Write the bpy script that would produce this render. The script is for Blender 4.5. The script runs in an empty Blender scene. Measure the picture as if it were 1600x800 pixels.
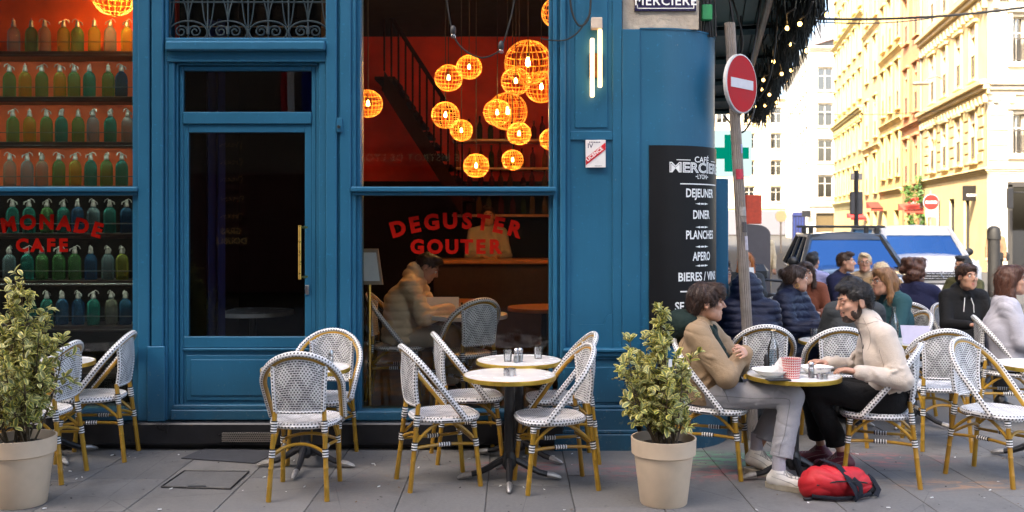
import bpy, bmesh, math, random
import numpy as np
from math import sin, cos, pi, radians, sqrt, atan2
from mathutils import Vector, Matrix
random.seed(7)
SC = bpy.context.scene
COL = SC.collection
# ---------------------------------------------------------------- camera, sky, sun, exposure
FPX, HZ, HC = 1500.0, 350.0, 1.70          # focal length in photo pixels, horizon row, eye height
cd = bpy.data.cameras.new('camera')
cd.sensor_width = 36.0
cd.lens = 36.0 * FPX / 1600.0
cd.shift_y = -(400 - HZ) / 1600.0
cd.clip_start = 0.05
cd.clip_end = 2000
cd.dof.use_dof = True
cd.dof.focus_distance = 6.6
cd.dof.aperture_fstop = 3.2
cam = bpy.data.objects.new('camera', cd)
cam.location = (0, 0, HC)
cam.rotation_euler = (pi / 2, 0, 0)
COL.objects.link(cam)
SC.camera = cam
SUN_AZ, SUN_EL = radians(215), radians(43)   # compass bearing of the sun, clockwise from +Y (behind the viewer, to the left)
w = bpy.data.worlds.new('World')
SC.world = w
w.use_nodes = True
nt = w.node_tree
sky = nt.nodes.new('ShaderNodeTexSky')
sky.sky_type = 'NISHITA'
sky.sun_disc = False
sky.sun_elevation = SUN_EL
sky.sun_rotation = SUN_AZ
sky.air_density = 1.0
sky.dust_density = 6.0
sky.ozone_density = 0.4
nt.links.new(sky.outputs[0], nt.nodes['Background'].inputs[0])
nt.nodes['Background'].inputs[1].default_value = 0.13
sl = bpy.data.lights.new('sun', 'SUN')
sl.energy = 2.8
sl.angle = radians(0.5)
sl.color = (1.0, 0.88, 0.68)
so = bpy.data.objects.new('sun', sl)
sdir = Vector((sin(SUN_AZ) * cos(SUN_EL), cos(SUN_AZ) * cos(SUN_EL), sin(SUN_EL)))
so.rotation_euler = sdir.to_track_quat('Z', 'Y').to_euler()
so.location = (-10, -20, 40)
COL.objects.link(so)
vs = SC.view_settings
vs.view_transform = 'Standard'
vs.look = 'None'
vs.exposure = 2.7
vs.gamma = 1.0
vs.use_curve_mapping = False
SC.render.engine = 'CYCLES'
cy = SC.cycles
cy.use_denoising = True
cy.max_bounces = 8
cy.diffuse_bounces = 4
cy.glossy_bounces = 4
cy.transmission_bounces = 6
cy.transparent_max_bounces = 24
cy.caustics_reflective = False
cy.caustics_refractive = False
cy.sample_clamp_indirect = 6.0

# ---------------------------------------------------------------- helpers
def PX(px, Y): return (px - 800) * Y / FPX
def PZ(py, Y): return HC - (py - HZ) * Y / FPX
def gnd(px, py):
    Y = HC * FPX / (py - HZ)
    return ((px - 800) * Y / FPX, Y)

class MB:
    """collects faces; build() links them as ONE mesh object"""
    def __init__(s):
        s.v = []; s.f = []; s.m = []; s.uv = []
    def add(s, vs, fs, mi=0, uvs=None):
        o = len(s.v)
        s.v.extend([tuple(p) for p in vs])
        for i, f in enumerate(fs):
            s.f.append([o + k for k in f]); s.m.append(mi)
            s.uv.append(uvs[i] if uvs else None)
        return s
    def box(s, x0, x1, y0, y1, z0, z1, mi=0):
        if x0 > x1: x0, x1 = x1, x0
        if y0 > y1: y0, y1 = y1, y0
        if z0 > z1: z0, z1 = z1, z0
        V = [(x0,y0,z0),(x1,y0,z0),(x1,y1,z0),(x0,y1,z0),(x0,y0,z1),(x1,y0,z1),(x1,y1,z1),(x0,y1,z1)]
        return s.add(V, [(0,3,2,1),(4,5,6,7),(0,1,5,4),(1,2,6,5),(2,3,7,6),(3,0,4,7)], mi)
    def bb(s, x0, x1, y0, y1, z0, z1, b=0.004, mi=0):
        """box with chamfered edges"""
        if x0 > x1: x0, x1 = x1, x0
        if y0 > y1: y0, y1 = y1, y0
        if z0 > z1: z0, z1 = z1, z0
        b = min(b, (x1-x0)*.45, (y1-y0)*.45, (z1-z0)*.45)
        V = []; idx = {}
        X = (x0, x1); Y = (y0, y1); Z = (z0, z1)
        for i in (0,1):
            for j in (0,1):
                for k in (0,1):
                    sx = b if i == 0 else -b; sy = b if j == 0 else -b; sz = b if k == 0 else -b
                    for a, p in enumerate(((X[i], Y[j]+sy, Z[k]+sz), (X[i]+sx, Y[j], Z[k]+sz), (X[i]+sx, Y[j]+sy, Z[k]))):
                        idx[(i,j,k,a)] = len(V); V.append(p)
        g = lambda i,j,k,a: idx[(i,j,k,a)]
        F = []
        for i in (0,1): F.append([g(i,0,0,0), g(i,1,0,0), g(i,1,1,0), g(i,0,1,0)])
        for j in (0,1): F.append([g(0,j,0,1), g(1,j,0,1), g(1,j,1,1), g(0,j,1,1)])
        for k in (0,1): F.append([g(0,0,k,2), g(1,0,k,2), g(1,1,k,2), g(0,1,k,2)])
        for j in (0,1):
            for k in (0,1): F.append([g(0,j,k,1), g(1,j,k,1), g(1,j,k,2), g(0,j,k,2)])
        for i in (0,1):
            for k in (0,1): F.append([g(i,0,k,0), g(i,1,k,0), g(i,1,k,2), g(i,0,k,2)])
        for i in (0,1):
            for j in (0,1): F.append([g(i,j,0,0), g(i,j,1,0), g(i,j,1,1), g(i,j,0,1)])
        for i in (0,1):
            for j in (0,1):
                for k in (0,1): F.append([g(i,j,k,0), g(i,j,k,1), g(i,j,k,2)])
        c = Vector(((x0+x1)/2, (y0+y1)/2, (z0+z1)/2))
        F2 = []
        for f in F:
            p = [Vector(V[q]) for q in f]
            n = (p[1]-p[0]).cross(p[2]-p[0]); mid = sum(p, Vector())/len(p)
            F2.append(f if n.dot(mid-c) > 0 else f[::-1])
        return s.add(V, F2, mi)
    def tube(s, pts, r, n=8, mi=0, closed=False, cap=True, flat=1.0, up=None, uvu=1.0):
        pts = [Vector(p) for p in pts]; N = len(pts)
        R = r if isinstance(r, (list, tuple)) else [r]*N
        V = []; L = 0; prev = None; lens = []
        nrm = None
        for i, p in enumerate(pts):
            if closed: t = pts[(i+1) % N] - pts[i-1]
            else: t = pts[min(i+1, N-1)] - pts[max(i-1, 0)]
            if t.length < 1e-9: t = Vector((0,0,1))
            t.normalize()
            if nrm is None:
                a = Vector(up) if up else (Vector((0,0,1)) if abs(t.z) < .9 else Vector((1,0,0)))
                nrm = (a - t*a.dot(t)).normalized()
            else:
                nrm = nrm - t*nrm.dot(t)
                nrm = nrm.normalized() if nrm.length > 1e-6 else t.orthogonal().normalized()
            b = t.cross(nrm)
            if i: L += (p-pts[i-1]).length
            lens.append(L)
            for k in range(n):
                a = 2*pi*k/n
                V.append(p + nrm*(cos(a)*R[i]) + b*(sin(a)*R[i]*flat))
        F = []; U = []
        for i in range(N if closed else N-1):
            j = (i+1) % N
            for k in range(n):
                k2 = (k+1) % n
                F.append((i*n+k, i*n+k2, j*n+k2, j*n+k))
                l0 = lens[i]; l1 = lens[j] if j else L
                U.append([(l0*uvu, k/n), (l0*uvu, (k+1)/n), (l1*uvu, (k+1)/n), (l1*uvu, k/n)])
        if cap and not closed:
            F.append(list(range(n))[::-1]); U.append([(0,0)]*n)
            F.append([(N-1)*n+k for k in range(n)]); U.append([(0,0)]*n)
        return s.add(V, F, mi, U)
    def cyl(s, a, b, r0, r1=None, n=12, mi=0):
        return s.tube([a, b], [r0, r0 if r1 is None else r1], n, mi)
    def lathe(s, prof, n=20, c=(0,0,0), mi=0, cap=True):
        V = []; F = []; U = []
        for (r, z) in prof:
            for k in range(n):
                a = 2*pi*k/n
                V.append((c[0]+r*cos(a), c[1]+r*sin(a), c[2]+z))
        L = 0
        for i in range(len(prof)-1):
            dl = sqrt((prof[i+1][0]-prof[i][0])**2+(prof[i+1][1]-prof[i][1])**2)
            for k in range(n):
                k2 = (k+1) % n
                F.append((i*n+k, i*n+k2, (i+1)*n+k2, (i+1)*n+k))
                U.append([(k/n, L), ((k+1)/n, L), ((k+1)/n, L+dl), (k/n, L+dl)])
            L += dl
        if cap:
            if prof[0][0] > 1e-6: F.append(list(range(n))[::-1]); U.append([(0,0)]*n)
            if prof[-1][0] > 1e-6: F.append([(len(prof)-1)*n+k for k in range(n)]); U.append([(0,0)]*n)
        return s.add(V, F, mi, U)
    def grid(s, fn, nu, nv, mi=0, uvs=(1,1), flip=False):
        V = [fn(i/nu, j/nv) for j in range(nv+1) for i in range(nu+1)]
        F = []; U = []
        for j in range(nv):
            for i in range(nu):
                a = j*(nu+1)+i
                q = (a, a+1, a+nu+2, a+nu+1)
                uu = [(i/nu*uvs[0], j/nv*uvs[1]), ((i+1)/nu*uvs[0], j/nv*uvs[1]), ((i+1)/nu*uvs[0], (j+1)/nv*uvs[1]), (i/nu*uvs[0], (j+1)/nv*uvs[1])]
                F.append(q[::-1] if flip else q); U.append(uu[::-1] if flip else uu)
        return s.add(V, F, mi, U)
    def prism(s, poly, y0, y1, mi=0, axis='y'):
        """closed polygon in (a,b) extruded along an axis; y: (x,z), x: (y,z), z: (x,y)"""
        P = {'y': lambda a,b,c: (a,c,b), 'x': lambda a,b,c: (c,a,b), 'z': lambda a,b,c: (a,b,c)}[axis]
        n = len(poly)
        V = [P(a,b,y0) for a,b in poly] + [P(a,b,y1) for a,b in poly]
        F = [list(range(n)), list(range(n, 2*n))[::-1]] + [(i, n+i, n+(i+1) % n, (i+1) % n) for i in range(n)]
        return s.add(V, F, mi)
    def sphere(s, c, r, nu=12, nv=8, mi=0):
        r = r if isinstance(r, (tuple, list)) else (r, r, r)
        V = [(c[0], c[1], c[2]-r[2])]
        for j in range(1, nv):
            t = -pi/2 + pi*j/nv
            for i in range(nu):
                a = 2*pi*i/nu
                V.append((c[0]+r[0]*cos(t)*cos(a), c[1]+r[1]*cos(t)*sin(a), c[2]+r[2]*sin(t)))
        V.append((c[0], c[1], c[2]+r[2]))
        F = [(0, 1+(i+1) % nu, 1+i) for i in range(nu)]
        for j in range(nv-2):
            for i in range(nu):
                a = 1+j*nu
                F.append((a+i, a+(i+1) % nu, a+nu+(i+1) % nu, a+nu+i))
        a = 1+(nv-2)*nu; t = len(V)-1
        F += [(a+i, a+(i+1) % nu, t) for i in range(nu)]
        return s.add(V, F, mi)
    def xf(s, M, start=0):
        for i in range(start, len(s.v)):
            s.v[i] = tuple(M @ Vector(s.v[i]))
        return s
    def mesh(s, name, mats, ang=32):
        me = bpy.data.meshes.new(name)
        me.from_pydata(s.v, [], s.f)
        for m in (mats if isinstance(mats, (list, tuple)) else [mats]): me.materials.append(m)
        if any(s.m): me.polygons.foreach_set('material_index', s.m)
        if any(u is not None for u in s.uv):
            ul = me.uv_layers.new(name='UVMap')
            flat = []
            for f, u in zip(s.f, s.uv):
                for k in range(len(f)):
                    flat.extend(u[k] if u else (0, 0))
            ul.data.foreach_set('uv', flat)
        if ang:
            me.polygons.foreach_set('use_smooth', [True]*len(me.polygons))
            me.set_sharp_from_angle(angle=radians(ang))
        me.update()
        return me
    def build(s, name, mats, parent=None, loc=None, rotz=None, ang=32):
        return ob(name, s.mesh(name, mats, ang), parent, loc, rotz)

def ob(name, me, parent=None, loc=None, rotz=None, rot=None):
    o = bpy.data.objects.new(name, me)
    COL.objects.link(o)
    if parent: o.parent = parent
    if loc is not None: o.location = loc
    if rotz is not None: o.rotation_euler = (0, 0, rotz)
    if rot is not None: o.rotation_euler = rot
    return o
def tag(o, label=None, cat=None, group=None, kind=None):
    if label: o['label'] = label
    if cat: o['category'] = cat
    if group: o['group'] = group
    if kind: o['kind'] = kind
    return o
def thing(name, label, cat, loc=(0,0,0), rotz=0, group=None):
    return tag(ob(name, None, None, loc, rotz), label, cat, group)
def copy_tree(o, parent=None):
    c = o.copy(); COL.objects.link(c); c.parent = parent
    for ch in o.children: copy_tree(ch, c)
    return c
def rotf(fx, fy):
    """z rotation that turns local +Y to the direction (fx, fy)"""
    return -atan2(fx, fy)

# ---------------------------------------------------------------- materials
class NT:
    def __init__(s, name):
        s.mat = bpy.data.materials.new(name); s.mat.use_nodes = True
        s.t = s.mat.node_tree; s.t.nodes.clear()
        s.out = s.t.nodes.new('ShaderNodeOutputMaterial')
    def n(s, typ, **kw):
        x = s.t.nodes.new('ShaderNode'+typ)
        for k, v in kw.items(): setattr(x, k, v)
        return x
    def l(s, a, b): s.t.links.new(a, b)
    def math(s, op, a, b=None, c=None):
        x = s.n('Math', operation=op)
        for i, q in enumerate((a, b, c)):
            if q is None: continue
            if hasattr(q, 'is_linked') or hasattr(q, 'links'): s.l(q, x.inputs[i])
            else: x.inputs[i].default_value = q
        return x.outputs[0]
    def mix(s, fac, a, b, blend='MIX'):
        x = s.n('Mix', data_type='RGBA', blend_type=blend)
        for k, q in ((0, fac), (6, a), (7, b)):
            if hasattr(q, 'links'): s.l(q, x.inputs[k])
            elif k == 0: x.inputs[0].default_value = q
            else: x.inputs[k].default_value = (*q, 1) if len(q) == 3 else q
        return x.outputs[2]
    def noise(s, scale, detail=4, coord='Object', rough=.55, vec=None, dist=0):
        x = s.n('TexNoise'); x.inputs['Scale'].default_value = scale; x.inputs['Detail'].default_value = detail
        x.inputs['Roughness'].default_value = rough; x.inputs['Distortion'].default_value = dist
        if vec is None:
            vec = s.coord(coord)
        s.l(vec, x.inputs['Vector'])
        return x.outputs['Fac']
    def coord(s, kind='Object'):
        if kind == 'World':
            return s.n('NewGeometry').outputs['Position']
        return s.n('TexCoord').outputs[kind]
    def mapping(s, vec, scale=(1,1,1), loc=(0,0,0)):
        x = s.n('Mapping'); s.l(vec, x.inputs[0]); x.inputs['Scale'].default_value = scale; x.inputs['Location'].default_value = loc
        return x.outputs[0]
    def ramp(s, fac, stops):
        x = s.n('ValToRGB'); s.l(fac, x.inputs[0])
        e = x.color_ramp.elements
        while len(e) < len(stops): e.new(.5)
        for q, (p, c) in zip(e, stops):
            q.position = p; q.color = (*c, 1) if len(c) == 3 else c
        return x.outputs[0]
    def pbsdf(s, col, rough=.5, metal=0, spec=.5, bump=None, bstr=.3, bdist=.01, sheen=0, coat=0, sub=0):
        p = s.n('BsdfPrincipled')
        if hasattr(col, 'links'): s.l(col, p.inputs['Base Color'])
        else: p.inputs['Base Color'].default_value = (*col, 1)
        if hasattr(rough, 'links'): s.l(rough, p.inputs['Roughness'])
        else: p.inputs['Roughness'].default_value = rough
        p.inputs['Metallic'].default_value = metal
        p.inputs['Specular IOR Level'].default_value = spec
        p.inputs['Sheen Weight'].default_value = sheen
        p.inputs['Coat Weight'].default_value = coat
        if sub:
            p.inputs['Subsurface Weight'].default_value = sub
            p.inputs['Subsurface Radius'].default_value = (.012, .005, .003)
            p.inputs['Subsurface Scale'].default_value = 1.0
        if bump is not None:
            b = s.n('Bump'); b.inputs['Strength'].default_value = bstr; b.inputs['Distance'].default_value = bdist
            s.l(bump, b.inputs['Height']); s.l(b.outputs[0], p.inputs['Normal'])
        s.l(p.outputs[0], s.out.inputs[0])
        return p
def C(r, g, b):
    f = lambda c: ((c/255)/12.92 if c <= 10 else (((c/255)+.055)/1.055)**2.4)
    return (f(r), f(g), f(b))
def sc(c, k): return tuple(min(1, x*k) for x in c)
def mat(name, col, rough=.5, var=.18, scale=18, metal=0, bump=.15, bscale=60, bdist=.004, spec=.5, sheen=0, coat=0, sub=0, coord='Object'):
    n = NT(name)
    f = n.noise(scale, 5, coord)
    c = n.mix(n.math('SMOOTH_MIN', 1.0, n.math('MULTIPLY', n.math('SUBTRACT', f, .25), 2.0), .1), sc(col, 1-var), sc(col, 1+var))
    h = n.noise(bscale, 4, coord) if bump else None
    r = n.math('ADD', n.math('MULTIPLY', f, .2), rough-.1)
    n.pbsdf(c, r, metal, spec, h, bump, bdist, sheen, coat, sub)
    return n.mat
def glass(name, tint=(1,1,1), ior=1.5, rough=0.0, extra=0.0, gcol=(1,1,1)):
    n = NT(name)
    fr = n.n('Fresnel'); fr.inputs[0].default_value = ior
    g = n.n('BsdfGlossy'); g.inputs['Roughness'].default_value = rough; g.inputs[0].default_value = (*gcol, 1)
    t = n.n('BsdfTransparent'); t.inputs[0].default_value = (*tint, 1)
    m = n.n('MixShader')
    n.l(n.math('ADD', fr.outputs[0], extra) if extra else fr.outputs[0], m.inputs[0]); n.l(t.outputs[0], m.inputs[1]); n.l(g.outputs[0], m.inputs[2])
    n.l(m.outputs[0], n.out.inputs[0])
    return n.mat
def emit(name, col, st):
    n = NT(name)
    e = n.n('Emission'); e.inputs[0].default_value = (*col, 1); e.inputs[1].default_value = st
    n.l(e.outputs[0], n.out.inputs[0])
    return n.mat

def paint(name, col, rough=.38):
    n = NT(name)
    W = n.coord('World')
    f = n.noise(1.3, 6, vec=W)
    streak = n.noise(3, 5, vec=n.mapping(W, (9, 9, .5)))
    fine = n.noise(35, 4, vec=W)
    c = n.mix(f, sc(col, .68), sc(col, 1.3))
    c = n.mix(n.math('MULTIPLY', n.math('GREATER_THAN', fine, .665), .35), c, sc(col, 1.9))
    c = n.mix(n.math('MULTIPLY', streak, .3), c, sc(col, .6))
    sz = n.n('SeparateXYZ'); n.l(W, sz.inputs[0])
    low = n.math('MINIMUM', n.math('MAXIMUM', n.math('SUBTRACT', .75, sz.outputs[2]), 0), 1)
    chip = n.math('GREATER_THAN', n.math('ADD', n.noise(22, 6, vec=W, rough=.7), n.math('MULTIPLY', low, .13)), .685)
    c = n.mix(n.math('MULTIPLY', chip, .55), c, (.16,.2,.22))
    dirt = n.math('MULTIPLY', n.math('MULTIPLY', low, 1.1), n.noise(6, 5, vec=n.mapping(W, (1,1,.5))))
    c = n.mix(dirt, c, (.035,.05,.055))
    h = n.math('ADD', n.noise(90, 3, vec=n.mapping(W, (1, 1, .12))), n.math('MULTIPLY', n.noise(9, 3, vec=W), .8))
    n.pbsdf(c, n.math('ADD', rough-.05, n.math('MULTIPLY', f, .25)), 0, .32, h, .14, .006)
    return n.mat
BLUE = paint('blue_paint', (.015, .114, .212))
BLACK_STONE = mat('black_stone', (.012, .012, .014), .3, .4, 8, bump=.2)
STONE = mat('pale_stone', (.42, .36, .29), .85, .25, 6, bump=.6, bscale=25, bdist=.02)
BRASS = mat('brass', (.75, .48, .12), .3, .15, 30, metal=1)
IRON = mat('black_iron', (.012, .012, .014), .4, .3, 30, bump=.3, bscale=120)
STEEL = mat('steel', (.55, .55, .56), .28, .15, 30, metal=1)
ALU = mat('worn_aluminium', (.42, .4, .38), .45, .3, 40, metal=.8, bump=.3)
WHITEM = mat('white_marble', (.78, .77, .75), .25, .05, 9, bump=0)
RIM = mat('brass_rim', (.5, .34, .05), .32, .2, 25, metal=.6)
BLACKP = mat('black_plastic', (.01, .01, .011), .45, .3, 30)
CHINA = mat('white_china', (.82, .81, .78), .2, .03, 20, bump=0)
PAPER = mat('paper', (.8, .79, .77), .8, .04, 20)
DARKRED = mat('dark_red_wall', (.5, .022, .006), .75, .3, 4)
ORANGEW = mat('orange_wall', (.62, .085, .012), .7, .25, 5)
DARKWOOD = mat('dark_wood', (.03, .014, .008), .4, .4, 12)
WOODTOP = mat('varnished_wood', (.32, .13, .045), .35, .3, 9)
GLASS = glass('window_glass', (.93, .95, .95), 1.33, 0.0)
CLEARG = glass('clear_glass', (.93, .95, .96), 1.5, 0.05, .10)
REDLET = mat('red_lettering', (.26, .005, .002), .7, .1, 30, spec=.04)
WHITELET = mat('white_lettering', (.82, .82, .8), .6, .05, 30)
CABLE = mat('black_cable', (.012, .012, .012), .55, .2, 40)
BULB = emit('filament_glow', (1.0, .5, .12), 60)
def rattan(name, col):
    n = NT(name)
    O = n.coord('Object')
    f = n.noise(14, 5, vec=O)
    g = n.noise(60, 3, vec=n.mapping(O, (1,1,.1)))
    rnd = n.n('ObjectInfo').outputs['Random']
    c = n.mix(f, sc(col, .62), sc(col, 1.3))
    c = n.mix(n.math('MULTIPLY', g, .4), c, sc(col, .5))
    c = n.mix(n.math('MULTIPLY', rnd, .3), c, (col[0]*.7, col[1]*.5, col[2]*.8))
    n.pbsdf(c, .3, 0, .5, g, .25, .003)
    return n.mat
RATTAN = rattan('rattan', (.43, .245, .022))
def weave(name, kind='panel'):
    """white woven plastic with black dashes, laid out on the UV map in metres"""
    n = NT(name)
    uv = n.n('TexCoord').outputs['UV']
    sx = n.n('SeparateXYZ'); n.l(uv, sx.inputs[0])
    U, V = sx.outputs[0], sx.outputs[1]
    cu, cv = {'panel': (.0215, .0140), 'seat': (.0215, .0145), 'strip': (.021, .2)}[kind]
    v = n.math('DIVIDE', V, cv)
    row = n.math('FLOOR', v)
    fv = n.math('SUBTRACT', v, row)
    par = n.math('MODULO', n.math('ABSOLUTE', row), 2.0)
    u = n.math('ADD', n.math('DIVIDE', U, cu), n.math('MULTIPLY', par, .5))
    fu = n.math('FRACT', u)
    if kind == 'strip':
        thr = .5
        inr = n.math('MULTIPLY', n.math('LESS_THAN', fu, thr), n.math('LESS_THAN', n.math('ABSOLUTE', n.math('SUBTRACT', n.math('FRACT', n.math('ADD', n.math('MULTIPLY', V, 5), 0)), .5)), .27))
    else:
        ub = n.math('PINGPONG', n.math('DIVIDE', U, .07), 1.0)
        vb = n.math('PINGPONG', n.math('DIVIDE', V, .11), 1.0)
        dia = n.math('ABSOLUTE', n.math('SUBTRACT', ub, vb))
        thr = n.math('ADD', .47, n.math('MULTIPLY', n.math('LESS_THAN', dia, .28), .33)) if kind == 'panel' else n.math('ADD', .3, n.math('MULTIPLY', n.math('LESS_THAN', dia, .3), .3))
        inr = n.math('MULTIPLY', n.math('LESS_THAN', fu, thr), n.math('LESS_THAN', fv, .56))
    c = n.mix(inr, (.80, .79, .79), (.010, .010, .015))
    dirt = n.noise(8, 4)
    c = n.mix(n.math('MULTIPLY', dirt, .2), c, (.3, .28, .27))
    h = n.math('ADD', n.math('MULTIPLY', n.math('SINE', n.math('MULTIPLY', fv, pi)), 1.0), n.math('MULTIPLY', n.math('SINE', n.math('MULTIPLY', fu, pi)), .6))
    n.pbsdf(c, .42, 0, .5, h, .6, .0025)
    return n.mat
WEAVE = weave('woven_back'); WSEAT = weave('woven_seat', 'seat'); WSTRIP = weave('woven_strip', 'strip')
def banded(name):
    n = NT(name)
    uv = n.n('TexCoord').outputs['UV']
    sx = n.n('SeparateXYZ'); n.l(uv, sx.inputs[0])
    s = n.math('FRACT', n.math('DIVIDE', sx.outputs[0], .0165))
    c = n.mix(n.math('GREATER_THAN', s, .5), (.012, .012, .015), (.76, .75, .74))
    n.pbsdf(c, .4, 0, .5, n.math('SINE', n.math('MULTIPLY', s, 2*pi)), .3, .002)
    return n.mat
BAND = banded('black_white_binding')

# ---------------------------------------------------------------- text
def text_mb(txt, size=1.0, bold=0.0, ext=0.0, spacing=1.0, shear=0.0, align='CENTER', mb=None, M=None, mi=0, xs=1.0):
    """flat lettering in the XZ plane (facing -Y), centred on the baseline"""
    cu = bpy.data.curves.new('lettering', 'FONT')
    cu.body = txt; cu.size = size; cu.offset = bold; cu.extrude = ext; cu.space_character = spacing; cu.shear = shear
    cu.align_x = align; cu.resolution_u = 3
    to = bpy.data.objects.new('lettering', cu)
    me = bpy.data.meshes.new_from_object(to)
    mb = mb or MB()
    st = len(mb.v)
    mb.add([(v.co.x*xs, -v.co.z, v.co.y) for v in me.vertices], [list(p.vertices) for p in me.polygons], mi)
    if M is not None: mb.xf(M, st)
    bpy.data.objects.remove(to); bpy.data.meshes.remove(me); bpy.data.curves.remove(cu)
    return mb
# ================================================================ ground
def asphalt():
    n = NT('asphalt')
    W = n.coord('World')
    c = n.mix(n.noise(120, 3, vec=W), (.03,.03,.032), (.075,.073,.07))
    c = n.mix(n.math('MULTIPLY', n.noise(.8, 5, vec=W), .5), c, (.03,.03,.03))
    n.pbsdf(c, .85, 0, .4, n.noise(200, 2, vec=W), .5, .006)
    return n.mat
def slabmat():
    n = NT('paving_stone')
    W = n.coord('World')
    rnd = n.n('ObjectInfo').outputs['Random']
    c = n.mix(rnd, (.092,.090,.087), (.195,.184,.170))
    big = n.noise(2.2, 6, vec=W, rough=.65)
    c = n.mix(n.math('MULTIPLY', n.math('SUBTRACT', big, .32), 1.3), c, (.115,.115,.12))
    c = n.mix(n.math('MULTIPLY', n.noise(45, 4, vec=W), .5), c, (.25,.24,.228))
    spot = n.noise(13, 3, vec=W)
    c = n.mix(n.math('MULTIPLY', n.math('GREATER_THAN', spot, .69), .4), c, (.06,.06,.06))
    gum = n.n('TexVoronoi'); gum.inputs['Scale'].default_value = 4.2; n.l(W, gum.inputs['Vector'])
    c = n.mix(n.math('MULTIPLY', n.math('LESS_THAN', gum.outputs['Distance'], n.math('MULTIPLY', n.noise(3, 2, vec=W), .12)), .55), c, (.07,.068,.066))
    stain = n.math('MINIMUM', n.math('MAXIMUM', n.math('MULTIPLY', n.math('SUBTRACT', n.noise(1.1, 7, vec=n.mapping(W, (1,1,1), (3,8,0)), rough=.72, dist=.8), .52), 5), 0), 1)
    c = n.mix(n.math('MULTIPLY', stain, .65), c, (.075,.072,.07))
    cr = n.n('TexVoronoi', feature='DISTANCE_TO_EDGE'); cr.inputs['Scale'].default_value = .9; n.l(n.mapping(W, (1,1,0), (1.3,.4,0)), cr.inputs['Vector'])
    c = n.mix(n.math('MULTIPLY', n.math('LESS_THAN', n.math('ADD', cr.outputs['Distance'], n.math('MULTIPLY', n.noise(9, 4, vec=W), .01)), .0075), .45), c, (.06,.06,.06))
    # worn chalk scrawls, red and green, near the corner
    def chalk(c, cx, cy, rx, ry, seed, col):
        v = n.mapping(W, (1/rx, 1/ry, 0), (-cx/rx, -cy/ry, 0))
        ln = n.n('VectorMath', operation='LENGTH'); n.l(v, ln.inputs[0])
        m = n.math('SUBTRACT', 1.0, ln.outputs['Value'])
        m = n.math('MULTIPLY', m, 1.6); m = n.math('MINIMUM', n.math('MAXIMUM', m, 0), 1)
        k = n.noise(5, 5, vec=n.mapping(W, (1, 2.6, 1), (seed, seed, 0)), dist=1.2)
        k = n.math('MULTIPLY', n.math('SUBTRACT', k, .47), 5); k = n.math('MINIMUM', n.math('MAXIMUM', k, 0), .6)
        return n.mix(n.math('MULTIPLY', m, k), c, col)
    c = chalk(c, 1.25, 6.62, .9, .35, 3, (.42,.12,.12))
    c = chalk(c, 1.45, 6.95, .6, .3, 7, (.14,.42,.2))
    c = chalk(c, .05, 6.75, .5, .2, 5, (.42,.1,.1))
    c = chalk(c, 2.5, 6.95, .8, .3, 9, (.42,.14,.13))
    c = chalk(c, 2.0, 7.05, .45, .2, 2, (.12,.36,.2))
    c = chalk(c, 2.95, 6.25, .6, .2, 12, (.4,.22,.12))
    n.pbsdf(c, .72, 0, .4, n.math('ADD', n.noise(160, 3, vec=W), n.noise(14, 4, vec=W)), .35, .004)
    return n.mat
ASPH = asphalt(); SLAB = slabmat()
JOINT = mat('joint_sand', (.12,.115,.11), .95, .3, 40)
KERB = mat('kerb_granite', (.22,.21,.2), .8, .2, 60)
o = MB().grid(lambda u, v: (-300+600*u, -200+700*v, -.125), 4, 4).build('road', ASPH); tag(o, kind='structure')
pav = MB().box(-22, 12.6, -5, 13.0, -.2, -.012).build('pavement', JOINT); tag(pav, kind='structure')
k = 0
kb = MB()
for i in range(24):
    kb.bb(-1+i*.6, -1+i*.6+.592, 13.0, 13.16, -.2, -.004, .008)
tag(kb.build('kerb', KERB), kind='structure')
PW = .535
slab_me = {}
for L in (.72, .88, 1.02):
    slab_me[L] = MB().bb(-PW/2+.0025, PW/2-.0025, .0025, L-.0025, -.03, 0, .003).mesh('paving_slab', SLAB)
rs = random.Random(3)
for cidx in range(-5, 28):
    x = -2.3 + PW*(cidx+.5)
    if x > 9.2: continue
    y = 4.0 + rs.random()*.8 - .8
    yend = 7.2 if x < 1.2 else 12.9
    if x < -4.4: continue
    while y < yend:
        L = rs.choice((.72, .88, 1.02))
        if y + L > 5.0 and x < y*.60+.9 and x > -y*.58-.7 and y+L < 12.99:
            s_ = ob('paving_slab', slab_me[L], pav, (x, y, rs.uniform(-.0025, .0015)))
        y += L
# dark mortar patch and the stone-filled access cover by the door
def quadpts(pts):
    return [gnd(*p) for p in pts]
DARKPATCH = mat('dark_mortar_patch', (.045,.047,.055), .85, .25, 20, bump=.5)
p4 = quadpts([(283,717),(325,699),(437,707),(398,725)])
o = MB().prism(p4, .003, .007, axis='z').build('mortar_patch', DARKPATCH); tag(o, kind='structure')
acc = thing('access_cover', 'square stone-filled access cover outlined in the pavement by the door', 'access cover')
q = quadpts([(252,762),(288,737),(389,738),(360,765)])
cx_ = sum(p[0] for p in q)/4; cy_ = sum(p[1] for p in q)/4
acc.location = (cx_, cy_, 0)
ql = [(a-cx_, b-cy_) for a, b in q]
fr = MB()
for i in range(4):
    a = Vector((*ql[i], .005)); b = Vector((*ql[(i+1) % 4], .005))
    fr.tube([a, b], .007, 6, flat=.5)
fr.build('frame', BLACKP, acc)
MB().prism([(a*.97, b*.97) for a, b in ql], .002, .005, axis='z').build('stone_infill', SLAB, acc)
hx = (ql[0][0]+ql[3][0])/2; hy = (ql[0][1]+ql[3][1])/2
MB().bb(hx-.06, hx+.06, hy-.005, hy+.03, .004, .012, .003).build('key_slot', BLACKP, acc)

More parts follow.
